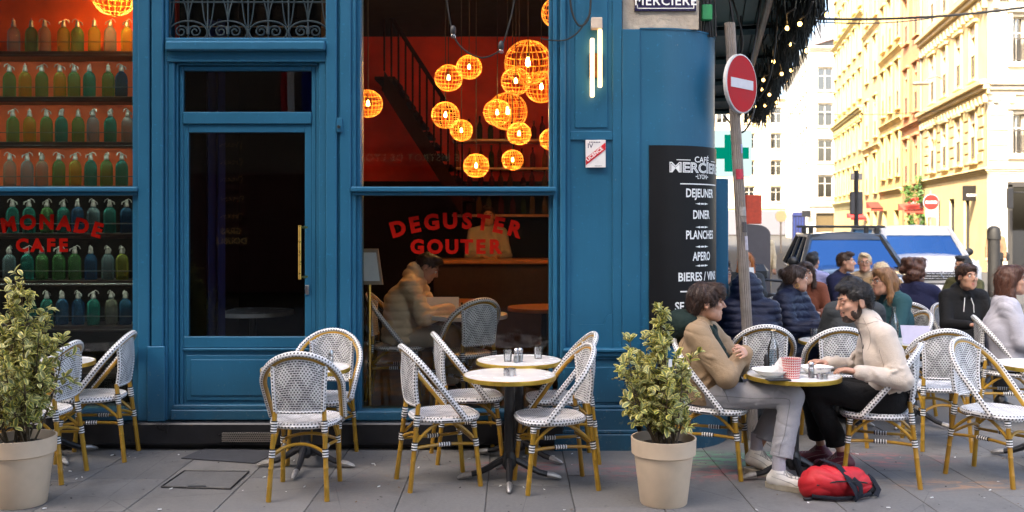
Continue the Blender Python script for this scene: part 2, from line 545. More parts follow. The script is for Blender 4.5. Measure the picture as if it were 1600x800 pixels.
# ================================================================ cafe building
F = 7.30
def fx(px): return PX(px, F)
def fz(py): return PZ(py, F)
cafe = thing('cafe_building', 'corner cafe building with blue painted wooden shopfront', 'building')
def fb(mb, x0, y0, x1, y1, d0, d1, b=.004, mi=0):
    """chamfered board given by photo pixels on the facade plane, depth d0..d1 behind it"""
    mb.bb(fx(x0), fx(x1), F+d0, F+d1, fz(y1), fz(y0), b, mi)
TOP = -60
# pilaster left of the door
m = MB()
fb(m, 207, TOP, 216, 657, .0, .16); fb(m, 217, TOP, 235.5, 657, -.03, .16, .008); fb(m, 235.5, TOP, 239, 657, .01, .16)
fb(m, 239, TOP, 257, 657, -.035, .16, .008); fb(m, 257, TOP, 262, 657, -.01, .16, .006)
fb(m, 233, 540, 261, 657, -.047, -.03, .006)
m.build('pilaster', BLUE, cafe)
# door surround
m = MB()
fb(m, 262, 66, 510, 81, -.06, .12, .012); fb(m, 260, 60, 512, 67, -.03, .12, .006); fb(m, 262, 81, 510, 97, -.012, .12)
fb(m, 262, 97, 272, 657, .0, .14, .006); fb(m, 272, 97, 276, 657, .025, .14)
fb(m, 498, 97, 510, 657, .0, .14, .006); fb(m, 493, 97, 498, 657, .025, .14)
fb(m, 272, 97, 498, 101, .025, .14)
fb(m, 268, 640, 503, 656, -.02, .14, .006); fb(m, 268, 633, 503, 640, .0, .14, .006)
m.build('door_surround', BLUE, cafe)
# pilaster right of the door
m = MB()
fb(m, 510, TOP, 527, 657, -.03, .16, .008); fb(m, 527, TOP, 531, 657, .0, .16); fb(m, 531, TOP, 549, 657, -.02, .16, .008)
fb(m, 549, TOP, 556, 657, .0, .16); fb(m, 556, TOP, 562, 657, .03, .2)
fb(m, 527, 185, 536, 207, -.034, -.01, .003)
pil = m.build('pilaster', BLUE, cafe)
MB().cyl((fx(531), F-.055, fz(199)), (fx(531), F-.03, fz(199)), .012, n=10).build('bell_push', IRON, pil)
# door leaf
door = MB()
D0 = .045
fb(door, 277, 102, 283, 634, D0, D0+.05); fb(door, 485, 102, 492, 634, D0, D0+.05)
fb(door, 283, 102, 485, 109, D0, D0+.05); fb(door, 283, 174, 485, 193, D0-.012, D0+.05, .006)
fb(door, 283, 193, 291, 532, D0+.006, D0+.05); fb(door, 474, 193, 485, 532, D0+.006, D0+.05)
fb(door, 291, 193, 474, 206, D0+.006, D0+.05); fb(door, 283, 527, 485, 545, D0, D0+.05, .006)
fb(door, 283, 545, 485, 549, D0-.01, D0+.05, .004); fb(door, 283, 549, 485, 634, D0+.012, D0+.05)
fb(door, 287, 556, 481, 628, D0+.003, D0+.014, .006); fb(door, 295, 563, 473, 620, D0-.004, D0+.004, .008)
door = door.build('door', BLUE, cafe)
m = MB(); fb(m, 283, 108, 485, 175, D0+.02, D0+.026, .001); m.build('transom_pane', GLASS, door)
m = MB(); fb(m, 290, 205, 475, 528, D0+.02, D0+.026, .001); m.build('pane', GLASS, door)
m = MB()
m.tube([(fx(470), F-.035, fz(352)), (fx(470), F-.035, fz(436))], .012, 10)
m.tube([(fx(478), F+.045, fz(355)), (fx(470), F-.035, fz(355))], .008, 8); m.tube([(fx(478), F+.045, fz(433)), (fx(470), F-.035, fz(433))], .008, 8)
m.build('handle', BRASS, door)
m = MB(); fb(m, 475, 446, 481, 461, D0-.006, D0+.01, .002); m.build('lock', STEEL, door)
# iron fanlight over the door
gr = MB()
yy = F+.03
for cx0 in (292, 354.5, 417.5, 480):
    P2 = lambda x, y: (fx(x), yy, fz(y))
    gr.tube([P2(cx0+30*cos(t), 49+17.5*sin(t)) for t in [2*pi*i/40 for i in range(40)]], .007, 6, closed=True)
    for sg in (-1, 1):
        gr.tube([P2(cx0+sg*(11+(10-7.5*i/30)*cos(pi*.9-i*.30)), 48-(9.5-7*i/30)*sin(pi*.9-i*.30)) for i in range(31)], .0065, 6)
        gr.tube([P2(cx0+sg*k_*k_*.28, 40-k_*8) for k_ in range(9)], .0055, 5)
        gr.tube([P2(cx0+sg*(30-k_*1.3), 40-k_*k_*1.0) for k_ in range(8)], .005, 5)
    gr.tube([P2(cx0, -30), P2(cx0, 67)], .0065, 6)
    gr.tube([P2(cx0, 40), P2(cx0, 52)], .014, 8)
gr.tube([(fx(262), yy, fz(66)), (fx(510), yy, fz(66))], .008, 5)
gr.tube([(fx(262), yy, fz(2)), (fx(510), yy, fz(2))], .006, 5)
for cx0 in (263, 322.7, 386, 449.5, 509): gr.tube([(fx(cx0), yy, fz(-30)), (fx(cx0), yy, fz(67))], .006, 5)
gr.build('fanlight_grille', mat('dark_iron_paint', (.012,.03,.04), .5, .3, 30), cafe)
m = MB(); fb(m, 262, TOP, 510, 67, .075, .081, .001); m.build('fanlight_pane', GLASS, cafe)
m = MB()
for y_ in (30, 47, 62): fb(m, 262, y_, 510, y_+1.6, .25, .27, .001)
m.build('fanlight_slat', mat('gold_slat', (.3,.14,.04), .4), cafe)

# shop windows
def window(x0, x1, lettering, x0f=None):
    m = MB()
    rx0, rx1 = (x0-14, x1+11)
    fb(m, rx0, 292, rx1, 300, -.045, .14, .008); fb(m, rx0+2, 300, rx1-2, 305, -.015, .14, .004)
    fb(m, x0-6, 642, x1+6, 657, -.02, .2, .008)
    for a, b in ((x0-6, x0), (x1, x1+6)):
        fb(m, a, TOP, b, 292, .06, .14); fb(m, a, 305, b, 643, .06, .14)
    w_ = m.build('window', BLUE, cafe)
    m = MB(); fb(m, x0-2, TOP, x1+2, 293, .1, .106, .001); m.build('upper_pane', GLASS, w_)
    m = MB(); fb(m, x0-2, 304, x1+2, 643, .1, .106, .001); m.build('lower_pane', GLASS, w_)
    return w_
winL = window(-90, 207, None)
winR = window(563, 858, None)
def arc_text(txt, cx, cy, rad, size, a0, w_, name='lettering', step=None, sp=1.18):
    """letters one after another along an arc (photo pixels on the pane)"""
    mb = MB(); wd = {'M': 1.12, 'I': .42, 'O': 1.1, 'G': 1.02, 'D': 1.0, 'N': 1.02, 'U': .95, 'T': .85, 'E': .82, 'S': .85, 'R': .92, 'A': .98, 'C': .98, 'F': .78, 'L': .75, ' ': .5}
    tot = sum(wd[c_] for c_ in txt)*size*.74*sp
    s_ = -tot/2
    for c_ in txt:
        wl = wd[c_]*size*.74*sp
        mid = s_+wl/2
        a = a0 + (mid/rad if rad else 0)
        if rad:
            px, py = cx + rad*sin(a), cy + rad*(1-cos(a))
        else:
            px, py = cx+mid, cy; a = 0
        M = Matrix.Translation((fx(px), F+.096, fz(py))) @ Matrix.Rotation(a, 4, 'Y')
        text_mb(c_, size*F/FPX, .022*size*F/FPX*2.2, .0006, mb=mb, M=M)
        s_ += wl
    return mb.build(name, REDLET, w_, ang=0)
arc_text('DEGUSTER', 711, 356, 330, 33, 0.0, winR)
arc_text('GOUTER', 711, 396, 0, 30, 0, winR)
arc_text('LIMONADE', 55, 357, 300, 31, 0.0, winL)
arc_text('CAFE', 56, 393, 0, 28, 0, winL)
# plinth and step
m = MB()
m.bb(fx(-120), fx(880), F-.10, F+.2, .04, fz(657), .012); m.bb(fx(-120), fx(880), F-.02, F+.2, -.05, .04, .006)
m.build('plinth', BLACK_STONE, cafe)
def perf():
    n = NT('perforated_metal')
    uv = n.mapping(n.coord('Object'), (70, 70, 70))
    sx = n.n('SeparateXYZ'); n.l(uv, sx.inputs[0])
    row = n.math('FLOOR', sx.outputs[2])
    u = n.math('FRACT', n.math('ADD', sx.outputs[0], n.math('MULTIPLY', n.math('MODULO', n.math('ABSOLUTE', row), 2), .5)))
    v = n.math('FRACT', sx.outputs[2])
    d = n.math('SQRT', n.math('ADD', n.math('POWER', n.math('SUBTRACT', u, .5), 2), n.math('POWER', n.math('SUBTRACT', v, .5), 2)))
    n.pbsdf(n.mix(n.math('LESS_THAN', d, .34), (.2,.18,.16), (.006,.006,.006)), .5, .3)
    return n.mat
m = MB(); m.bb(fx(353), fx(436), F-.108, F-.1, .065, fz(671), .002)
m.build('vent_grille', perf(), cafe)
# pier right of the window
m = MB()
fb(m, 859, TOP, 864, 657, .03, .2); fb(m, 864, TOP, 871, 560, -.015, .2, .006); fb(m, 871, TOP, 875, 560, .0, .2); fb(m, 875, TOP, 884, 560, -.035, .2, .01)
fb(m, 884, TOP, 972, 560, .012, .2)
fb(m, 884, TOP, 891, 545, -.004, .02, .005); fb(m, 957, TOP, 972, 545, -.004, .02, .005)
fb(m, 891, 205, 957, 219, -.004, .02, .005)
fb(m, 898, TOP, 950, 200, .003, .02, .006); 
og = [(fx(891), fz(545)), (fx(957), fz(545)), (fx(957), fz(488))]
for i in range(9):
    a = pi/2*i/8; og.append((fx(957-1-11*sin(a)), fz(488+13*(1-cos(a))+3)))
og += [(fx(943), fz(507)), (fx(906), fz(507))]
for i in range(9):
    a = pi/2*(1-i/8); og.append((fx(891+1+11*sin(a)), fz(488+13*(1-cos(a))+3)))
og += [(fx(891), fz(488))]
m.prism(og[::-1], F-.003, F+.02)
fb(m, 880, 543, 977, 549, -.075, .2, .008); fb(m, 882, 549, 975, 556, -.06, .2, .006); fb(m, 884, 556, 973, 561, -.045, .2, .006)
fb(m, 872, 561, 986, 712, -.03, .2); fb(m, 880, 572, 975, 628, -.04, -.02, .008)
fb(m, 870, 632, 990, 637, -.055, .2, .006); fb(m, 868, 637, 992, 712, -.08, .2, .006)
fb(m, 866, 668, 994, 674, -.095, .2, .006); fb(m, 865, 674, 996, 712, -.11, .2, .006)
m.build('pier', BLUE, cafe)
m = MB()
fb(m, 972, 46, 1000, 632, -.012, .2, .004)
m.build('flat_strip', BLUE, cafe)
# rounded corner: s is arc length from the start of the curve
CX, CY, CR = 1.12, 7.82, .52
def drum(s, z, off=0.0):
    if s < 0: return (CX+s, CY-CR-off, z)
    a = s/CR
    return (CX+(CR+off)*sin(a), CY-(CR+off)*cos(a), z)
def curved(name, s0, s1, z0, z1, off, thick, mt, parent, nu=28):
    m = MB()
    m.grid(lambda u, v: drum(s0+(s1-s0)*u, z0+(z1-z0)*v, off), nu, 1)
    m.grid(lambda u, v: drum(s0+(s1-s0)*u, z0+(z1-z0)*v, off-thick), nu, 1, flip=True)
    m.grid(lambda u, v: drum(s0+(s1-s0)*u, z1, off-thick*v), nu, 1)
    m.grid(lambda u, v: drum(s0+(s1-s0)*u, z0, off-thick*(1-v)), nu, 1)
    for q, fl in ((s0, False), (s1, True)):
        m.grid(lambda u, v: drum(q, z0+(z1-z0)*v, off-thick*(1-u)), 1, 1, flip=fl)
    return m.build(name, mt, parent)
S0 = fx(1000)-CX
zt = fz(46)
curved('corner_panel', S0, .95, .3, zt, 0, .03, BLUE, cafe)
curved('corner_trim', S0-.0, .95, zt-.0, zt+.012, .006, .05, BLUE, cafe)
curved('corner_base', S0+.01, .95, .36, fz(625), .05, .08, BLUE, cafe)
curved('corner_base', S0+.01, .95, -.02, .36, .10, .13, BLUE, cafe)
# side pilaster past the corner
sdv = Vector((.2024, .9793, 0)); sdn = Vector((.9793, -.2024, 0))
m = MB(); m.bb(1.64, 1.80, 7.98, 8.2, 0, PZ(279, 8.0), .008); m.bb(1.62, 1.83, 7.96, 8.22, 0, .35, .008)
m.build('side_pilaster', BLUE, cafe)
# stone wall above the corner and upper walls of the cafe building
m = MB()
m.box(fx(974), fx(1094), F+.05, F+.4, zt+.012, 3.7)
m.build('stone_quoin', STONE, cafe)
m = MB()
m.box(-16, fx(974), F+.02, F+.5, 3.62, 16); m.box(fx(974), 1.62, F+.05, F+.5, 3.7, 16)
m.add([(1.62,F+.1,3.7),(1.62+.2067*60,F+60,3.7),(1.62+.2067*60,F+60,16),(1.62,F+.1,16)], [(0,1,2,3)])
m.add([(1.55,F+.6,0),(1.55+.2067*60,F+60.5,0),(1.55+.2067*60,F+60.5,3.7),(1.55,F+.6,3.7)], [(0,1,2,3)])
m.box(-16, fx(-95), F+.02, F+.4, 0, 3.62)
m.add([(-16,F+.5,15.95),(1.6,F+.5,15.95),(1.6+.2067*59.5,F+60,15.95),(-16,F+60,15.95)], [(0,1,2,3)])
m.build('upper_wall', STONE, cafe)
# interior shell
m = MB()
m.box(-6, 1.5, 12.4, 12.5, 0, 4.2)                    # back wall
m.box(-2.72, -2.62, F+.2, 12.4, 0, 4.2); m.box(1.1, 1.2, F+.55, 12.4, 0, 4.2)
m.box(-6, 1.55, F+.25, 12.5, 4.2, 4.3)
m.build('interior_wall', DARKRED, cafe)
VDARK = mat('near_black_interior', (.004,.003,.003), .8, .3, 6, spec=.1)
m = MB(); m.box(-2.6, 1.1, 12.33, 12.39, .19, 2.25); m.box(1.03, 1.09, F+.6, 12.3, .19, 2.0); m.build('wainscot', VDARK, cafe)  # dark lining: the lower room's shade put into the wall colour
m = MB(); m.box(-2.61, -1.50, 9.0, 9.08, .19, 4.19); m.box(-1.56, -1.50, F+.24, 9.0, .19, 4.19); m.box(-2.61, -2.56, F+.24, 9.0, .19, 4.19); m.box(-2.6, 1.09, F+.26, 12.3, 4.1, 4.17); m.build('vestibule', VDARK, cafe)  # near black walls added to keep lamp light from behind the door
def floor_tiles():
    n = NT('interior_tiles')
    ch = n.n('TexChecker'); ch.inputs['Scale'].default_value = 4.5
    n.l(n.coord('World'), ch.inputs['Vector']); ch.inputs[1].default_value = (.09,.075,.065,1); ch.inputs[2].default_value = (.03,.05,.08,1)
    n.pbsdf(ch.outputs[0], .4)
    return n.mat
MB().box(-6, 1.5, F+.15, 12.4, .05, .19).build('interior_floor', floor_tiles(), cafe)
m = MB(); m.box(-6, -2.72, 8.12, 8.2, fz(300), 4.2); m.build('display_back_wall', ORANGEW, cafe)
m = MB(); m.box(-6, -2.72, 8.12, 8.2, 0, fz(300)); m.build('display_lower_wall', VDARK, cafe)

# ---------------------------------------------------------------- opposite building: shades the street, seen only in reflections
def stucco(name, col, rough=.85):
    return mat(name, col, rough, .12, 1.2, bump=.3, bscale=30, bdist=.02, coord='World')
opp = thing('opposite_building', 'tall house across the street, mirrored faintly in the cafe glass', 'building', (0, -5, 0))
m = MB(); m.box(-45, 4.5, -9, 0, 0, 20)
m.build('wall', stucco('ochre_stucco', (.11,.08,.055)), opp)
DKWIN = mat('dark_window', (.02,.025,.03), .1, .2, 5)
wm = MB().bb(-.5, .5, -.02, .03, 0, 1.7, .01).mesh('window', DKWIN)
for i in range(16):
    for j in range(5):
        ob('window', wm, opp, (-40+i*2.8, 0, 5+j*3.1))
sh = MB().bb(-6.5, -.2, 0, .25, .3, 2.75, .02); sh.build('shopfront', mat('bistro_front', (.06,.015,.012), .3), opp)
m = MB().bb(-3.6, 0.2, 0, .3, 2.85, 3.28, .02); sgn = m.build('sign_board', mat('bistro_sign', (.03,.012,.01), .4), opp)
Mrot = Matrix.Translation((-2.05, .305, 2.98)) @ Matrix.Rotation(pi, 4, 'Z')
text_mb('LE BISTROT DE LYON', .2, .003, .004, 1.15, M=Mrot).build('lettering', mat('gold_letter', (.75,.6,.35), .5), sgn, ang=0)
GOLD = mat('gold_script', (.8,.5,.18), .4)
bl = MB()
for i, (t_, z_) in enumerate((('GRAS', 1.5), ('DOUBLE', 1.3))):
    text_mb(t_, .17, .004, .003, mb=bl, M=Matrix.Translation((-5.7, .262, z_)) @ Matrix.Rotation(pi, 4, 'Z'))
rsq = random.Random(5)
for z_ in (3.3, 2.95, 2.6, 2.2, 1.85):       # gilt flourishes, too faint to read
    ph_ = rsq.uniform(0, 6)
    bl.tube([(-5.7+.24-.012*k_+.035*sin(k_*.9+ph_), .264, z_+.05*sin(k_*.7+ph_)*(1.4 if k_ < 8 else .7)) for k_ in range(40)], .008, 4)
bl.build('lettering', GOLD, sh_ := opp, ang=0)
for k, (x_, cols) in enumerate(((-4.62, ((.6,.02,.03), (.8,.8,.8))), (-4.2, ((.01,.02,.3), (.01,.02,.3))))):
    fl = MB()
    for q, c_ in enumerate(cols):
        fl.grid(lambda u, v: (x_+.13*u+.13*q, .5+.05*sin(5*u+3*v), 3.9+1.0*v-.1*u), 4, 4, mi=q)
    tag(fl.build('flag', [mat('flag_cloth%d%d' % (k, q), c_, .8) for q, c_ in enumerate(cols)], None, (0, -5, 0)),
        ('red and white flag' if k == 0 else 'blue flag')+' mirrored in the pane above the cafe door', 'flag')

# small rubbish on the paving: bits of leaf, paper and cigarette ends
lm = MB(); rl_ = random.Random(77)
for _ in range(260):
    x_, y_ = rl_.uniform(-3.6, 4.2), rl_.uniform(5.5, 7.1)
    if rl_.random() < .4: y_ = rl_.uniform(6.95, 7.17)
    a_ = rl_.uniform(0, 6.28); L_ = rl_.uniform(.004, .014)
    if rl_.random() < .1: lm.tube([(x_, y_, .006), (x_+cos(a_)*.022, y_+sin(a_)*.022, .006)], .0035, 5, mi=0)
    else:
        d_ = Vector((cos(a_), sin(a_), 0))*L_; e_ = Vector((-sin(a_), cos(a_), 0))*L_*.6; c_ = Vector((x_, y_, .004))
        lm.add([c_-d_, c_-e_, c_+d_+Vector((0,0,.004)), c_+e_], [(0,1,2,3)], rl_.choice((0, 1, 1, 1, 2, 2, 2, 2, 2)))
tag(lm.build('litter', [PAPER, mat('dry_leaf', (.12,.07,.03), .8), mat('dark_bit', (.03,.028,.025), .9)]), 'tiny bits of litter scattered over the paving', 'litter', kind='stuff')
# ================================================================ bistro chair
def archpt(s, side=1, grow=0.0):
    """point on the arch, s in 0..1 from the seat on the right over the top to the seat on the left"""
    L0, A, Bx = .30, .262, .238
    tot = 2*L0 + pi*.25*2
    d = s*tot
    if d < L0: x, q = Bx-.014*(1-d/L0)**1.0, d
    elif d > tot-L0:
        q = tot-d; x = -(Bx-.014*(1-q/L0))
    else:
        a = (d-L0)/(tot-2*L0)*pi
        x, q = Bx*cos(a), L0+A*sin(a)
        if grow: x += grow*cos(a); q += grow*sin(a)
        return Vector((x, .08-.35*q/.562, .455+.437*q/.562))
    if grow: x += grow*(1 if x > 0 else -1)
    return Vector((x, .08-.35*q/.562, .455+.437*q/.562))
def make_chair():
    root = thing('bistro_chair', 'chair', 'chair')
    fdir = Vector((0, .437, .35)).normalized()      # across the arch plane, towards the sitter
    N = 44
    MB().tube([archpt(i/N, grow=-.006)-fdir*.004 for i in range(N+1)], .0135, 8).build('back_arch', RATTAN, root)
    MB().tube([archpt(i/N, grow=.014)+fdir*.004 for i in range(N+1)], .0195, 10, mi=0, flat=.8, up=(0,1,.3)).build('woven_edge', WSTRIP, root)
    # woven back panel
    def pan(u, v, off=0.0):
        x = (u*2-1)*.158
        q = .30+.25*sqrt(max(0, 1-(x/.232)**2))
        top = Vector((x, .08-.35*q/.562, .455+.437*q/.562))
        bot = Vector((x*.9, -.212-.018*(1-(u*2-1)**2), .545))
        p = bot.lerp(top, v)
        p.y -= .012*sin(pi*v) + off
        return p
    pm = MB()
    pm.grid(lambda u, v: pan(u, v, -.007), 12, 10, uvs=(.316, .32)); pm.grid(lambda u, v: pan(u, v, .007), 12, 10, uvs=(.316, .32), flip=True)
    pm.grid(lambda u, v: pan(0, v, -.007+.014*u), 1, 10, uvs=(.014, .32)); pm.grid(lambda u, v: pan(1, v, -.007+.014*u), 1, 10, uvs=(.014,.32))
    pm.grid(lambda u, v: pan(u, 0, -.007+.014*v), 12, 1)
    pm.build('backrest', WEAVE, root)
    rl = MB()
    for sx in (-1, 1):
        rl.tube([pan(.5+sx*.5, v/8) + Vector((sx*.003, 0, 0)) for v in range(9)], .0165, 8, flat=1)
    rl.tube([pan(u/8, 0) + Vector((0, 0, -.004)) for u in range(9)], .013, 8)
    rl.build('backrest_edge', WSTRIP, root)
    # seat: squarish rounded woven disc
    def so(a, k=1.0):
        c_, s_ = cos(a), sin(a); e = 2/3.0
        x = abs(c_)**e*(1 if c_ > 0 else -1); y = abs(s_)**e*(1 if s_ > 0 else -1)
        wx = .212 if y > 0 else .212-.035*abs(y)
        return Vector((x*wx*k, y*.212*k+.005, 0))
    sm = MB(); NS = 40
    V = [(0, .005, .455)]; F_ = []; U = []
    rings = [(.3, .456), (.6, .459), (.85, .465), (.95, .468), (1.0, .462), (1.015, .448), (1.0, .432), (.9, .424)]
    for (k_, z_) in rings:
        for i in range(NS):
            p = so(2*pi*i/NS, k_); V.append((p.x, p.y, z_ + .008*(p.y/.2)**2*(1 if p.y > 0 else 0)*-1))
    for i in range(NS):
        F_.append((0, 1+i, 1+(i+1) % NS))
    for r_ in range(len(rings)-1):
        for i in range(NS):
            a = 1+r_*NS
            F_.append((a+i, a+NS+i, a+NS+(i+1) % NS, a+(i+1) % NS))
    F_.append([1+(len(rings)-1)*NS+i for i in range(NS)][::-1])
    for f in F_:
        zz = [V[q] for q in f]
        if min(p[2] for p in zz) < .45:   # the rolled edge carries the dotted strip's own run
            U.append([(atan2(p[1], p[0])*.21, p[2]*1.0) for p in zz])
        else: U.append([(p[0]+.5, p[1]+.5) for p in zz])
    sm.add(V, F_, 0, U).build('seat', WSEAT, root, ang=60)
    MB().tube([so(2*pi*i/NS, .99)+Vector((0, 0, .447)) for i in range(NS)], .0185, 8, closed=True, up=(0,0,1), flat=.9).build('seat_edge', WSTRIP, root)
    legs = [((.150, -.205, .555), (.178, -.268, 0)), ((-.150, -.205, .555), (-.178, -.268, 0)),
            ((.172, .155, .44), (.188, .200, 0)), ((-.172, .155, .44), (-.188, .200, 0))]
    def on(leg, z):
        a, b = Vector(leg[0]), Vector(leg[1]); t = (z-a.z)/(b.z-a.z); return a.lerp(b, t)
    for lg in legs:
        zz_ = [lg[0][2], .40, .393, .386, .25, .205, .198, .191, .09, .083, .076, .012, 0]
        l_ = MB().tube([on(lg, q_) for q_ in zz_], [.0150, .0150, .0172, .0150, .0152, .0152, .0174, .0152, .0155, .0175, .0157, .0165, .0160], 10).build('leg', RATTAN, root)
        MB().tube([on(lg, .315), on(lg, .262)], .0195, 10).build('binding', BAND, l_)
        m = MB(); zt_ = .455 if lg[0][1] < 0 else .43
        m.tube([on(lg, zt_+.03 if lg[0][1] < 0 else zt_), on(lg, zt_-.045)], .0195, 10)
        m.build('binding', BAND, l_)
    # bent braces: from each leg's binding up to the seat, and stretchers low down
    def arc(a, b, c_, n=10):
        a, b, c_ = Vector(a), Vector(b), Vector(c_)
        return [a*(1-t)**2 + b*2*t*(1-t) + c_*t*t for t in [i/n for i in range(n+1)]]
    for sx in (-1, 1):
        r_, f_ = (legs[0], legs[2]) if sx > 0 else (legs[1], legs[3])
        MB().tube(arc(on(f_, .30), (sx*.168, .06, .43), (sx*.16, -.02, .432)), .0105, 8).build('brace', RATTAN, root)
        MB().tube(arc(on(r_, .30), (sx*.15, -.11, .43), (sx*.15, -.03, .430)), .0105, 8).build('brace', RATTAN, root)
        st_ = MB().tube(arc(on(f_, .275), (sx*.10, -.02, .285), on(r_, .275)), .0105, 8).build('stretcher', RATTAN, root)
        m = MB(); mid = arc(on(f_, .275), (sx*.10, -.02, .285), on(r_, .275))
        m.tube(mid[4:7], .0145, 8); m.build('binding', BAND, st_)
    for (a, b) in ((legs[0], legs[1]), (legs[2], legs[3])):
        y_ = -.12 if a[0][1] < 0 else .09
        MB().tube(arc(on(a, .285), (0, y_, .38), on(b, .285)), .0105, 8).build('brace', RATTAN, root)
    return root
chair_used = []
CH0 = make_chair()
def chair(x, y, f, label, group):
    o = CH0 if not chair_used else copy_tree(CH0)
    chair_used.append(1)
    o.location = (x, y, 0); o.rotation_euler = (0, 0, rotf(*f))
    tag(o, label, 'chair', group); o['category'] = 'chair'
    return o
G1 = 'woven bistro chairs in front of the cafe'; G2 = 'woven bistro chairs on the corner terrace'
chair(-1.32, 6.145, (-.03, 1), 'woven bistro chair seen from behind in front of the door', G1)
chair(-1.37, 6.93, (-.12, -1), 'woven bistro chair facing out behind the single round table by the door', G1)
chair(-.457, 6.33, (.935, .354), 'nearer woven bistro chair at left of the two middle tables', G1)
chair(-.30, 7.0, (.96, .2), 'farther woven bistro chair at left of the two middle tables, by the window', G1)
chair(.252, 6.24, (-.97, -.22), 'nearer woven bistro chair at right of the two middle tables', G1)
chair(.33, 6.93, (-.98, -.12), 'farther woven bistro chair at right of the middle tables, against the blue pier', G1)
chair(-3.05, 7.0, (-.99, -.1), 'woven bistro chair under the bottle window, beside the blue pilaster', G1)
chair(-3.20, 6.44, (-1, .02), 'woven bistro chair half hidden behind the left potted shrub', G1)
chair(-3.95, 6.72, (.97, -.2), 'woven bistro chair at the far left edge behind the potted shrub', G1)
chair(1.395, 6.59, (.93, -.36), 'woven chair that the young man in the tan jacket sits on', G2)
chair(2.43, 6.41, (-.93, .36), 'woven chair that the bearded man in cream fleece sits on', G2)
chair(1.99, 7.72, (.05, 1), 'woven chair seen from behind, just right of the sign pole', G2)
chair(2.52, 7.55, (.02, 1), 'woven chair seen from behind, between the bearded man and the carafe', G2)
chair(3.27, 7.42, (.10, 1), 'empty woven chair seen from behind, just right of the bearded man', G2)
chair(3.25, 6.42, (.57, -.82), 'empty woven chair in the right foreground turned to the street', G2)
chair(4.22, 8.15, (.95, -.3), 'woven chair under the woman in the pale grey sweatshirt', G2)
chair(3.47, 8.65, (-.95, -.1), 'woven chair under the woman in the teal sweater', G2)
chair(4.38, 9.3, (.5, -.85), 'woven chair under the person in the black hoodie', G2)
chair(4.08, 9.9, (.4, .9), 'woven chair under the curly haired woman in navy', G2)
chair(2.62, 8.95, (.75, -.65), 'woven chair under the woman with the gold hoop earring', G2)
chair(3.05, 10.6, (.6, .8), 'pale woven chair back behind the woman with the hoop earring', G2)
chair(4.95, 10.9, (-.3, .95), 'woven chair farther back behind the black hoodie', G2)

# ================================================================ tables
def table(x, y, label, group, h=.70, r=.305, rz=0):
    t = thing('round_table', label, 'table', (x, y, 0), rz, group)
    MB().lathe([(0, h-.024), (r-.006, h-.024), (r-.004, h), (r-.02, h+.001), (0, h+.001)], 48).build('table_top', WHITEM, t)
    MB().lathe([(r-.008, h-.03), (r+.003, h-.028), (r+.005, h-.014), (r+.003, h-.001), (r-.008, h)], 48, cap=False).build('rim', RIM, t)
    MB().lathe([(.07, h-.034), (.075, h-.028)], 16).lathe([(.036, .12), (.034, h-.03)], 18).lathe([(.03, .07), (.05, .10), (.05, .15), (.036, .19)], 18).build('column', IRON, t)
    for k in range(4):
        a = pi/4 + k*pi/2
        c_, s_ = cos(a), sin(a)
        P = [(.03, .14), (.08, .115), (.14, .08), (.20, .05), (.26, .036)]
        l_ = MB().tube([(q*c_, q*s_, z) for q, z in P], [.026, .024, .022, .02, .019], 8).build('foot', IRON, t)
        MB().tube([(.25*c_, .25*s_, .037), (.29*c_, .29*s_, .03), (.33*c_, .33*s_, .018), (.345*c_, .345*s_, .013)], [.0215, .021, .015, .006], 8).build('toe_cap', ALU, l_)
    return t
TG = 'round cafe tables with brass rims'
table(-1.44, 6.70, 'round white table behind the chair in front of the door', TG, rz=.75)
table(-.017, 6.38, 'front one of the two middle round white tables', TG, rz=.78)
table(.05, 6.93, 'rear one of the two middle round white tables, by the window', TG, .72, rz=.3)
table(-3.36, 6.98, 'round table under the bottle window behind the shrub', TG)
table(1.87, 6.38, 'round table between the young man and the bearded man', TG, rz=.8)
table(2.78, 8.25, 'round table crowded with glasses behind the bearded man', TG)
table(3.40, 8.15, 'round table with carafe and menu behind the bearded man', TG)
table(3.78, 6.85, 'round table cut off by the right edge of the photo', TG)
table(4.85, 9.75, 'pale round table farther back by the black hoodie', TG)

# ---------------------------------------------------------------- things on the tables
def tumbler(x, y, z, label, r=.033, h=.085, water=0):
    t = thing('tumbler', label, 'glass', (x, y, z))
    MB().lathe([(r*.8, 0), (r, h), (r-.003, h), (r*.8-.003, .008), (0, .008)], 18).build('glass_wall', CLEARG, t)
    return t
def shaker(x, y, z, label, tall=.09):
    t = thing('salt_shaker', label, 'shaker', (x, y, z))
    MB().lathe([(.018, 0), (.02, tall*.1), (.017, tall*.65), (.015, tall*.68)], 14).build('glass_jar', CLEARG, t)
    MB().lathe([(.016, tall*.02), (.0165, tall*.45), (0, tall*.46)], 12).build('salt', PAPER, t)
    MB().lathe([(.018, tall*.68), (.0185, tall*.9), (.012, tall), (0, tall)], 14).build('cap', STEEL, t)
def steelpot(x, y, z, label, r=.045, h=.04):
    t = thing('metal_pot', label, 'pot', (x, y, z))
    MB().lathe([(r, 0), (r, h), (r-.004, h), (r-.004, .005), (0, .005)], 22).build('bowl', STEEL, t)
    MB().lathe([(r-.005, .012), (0, .014)], 22, cap=False).build('contents', PAPER, t)
steelpot(-.015, 6.33, .702, 'steel ashtray on the front middle table', .042, .045)
tumbler(-.03, 6.84, .722, 'upturned tumbler on the rear middle table, left one')
tumbler(.19, 6.98, .722, 'upturned tumbler on the rear middle table, by the pier')
shaker(.03, 6.78, .722, 'salt shaker on the rear middle table', .1)
shaker(.06, 6.83, .722, 'pepper shaker on the rear middle table', .095)
shaker(-1.25, 6.62, .702, 'glass shaker with steel top on the table by the door', .13)
tumbler(-3.16, 6.92, .702, 'tumbler on the table under the bottle window')
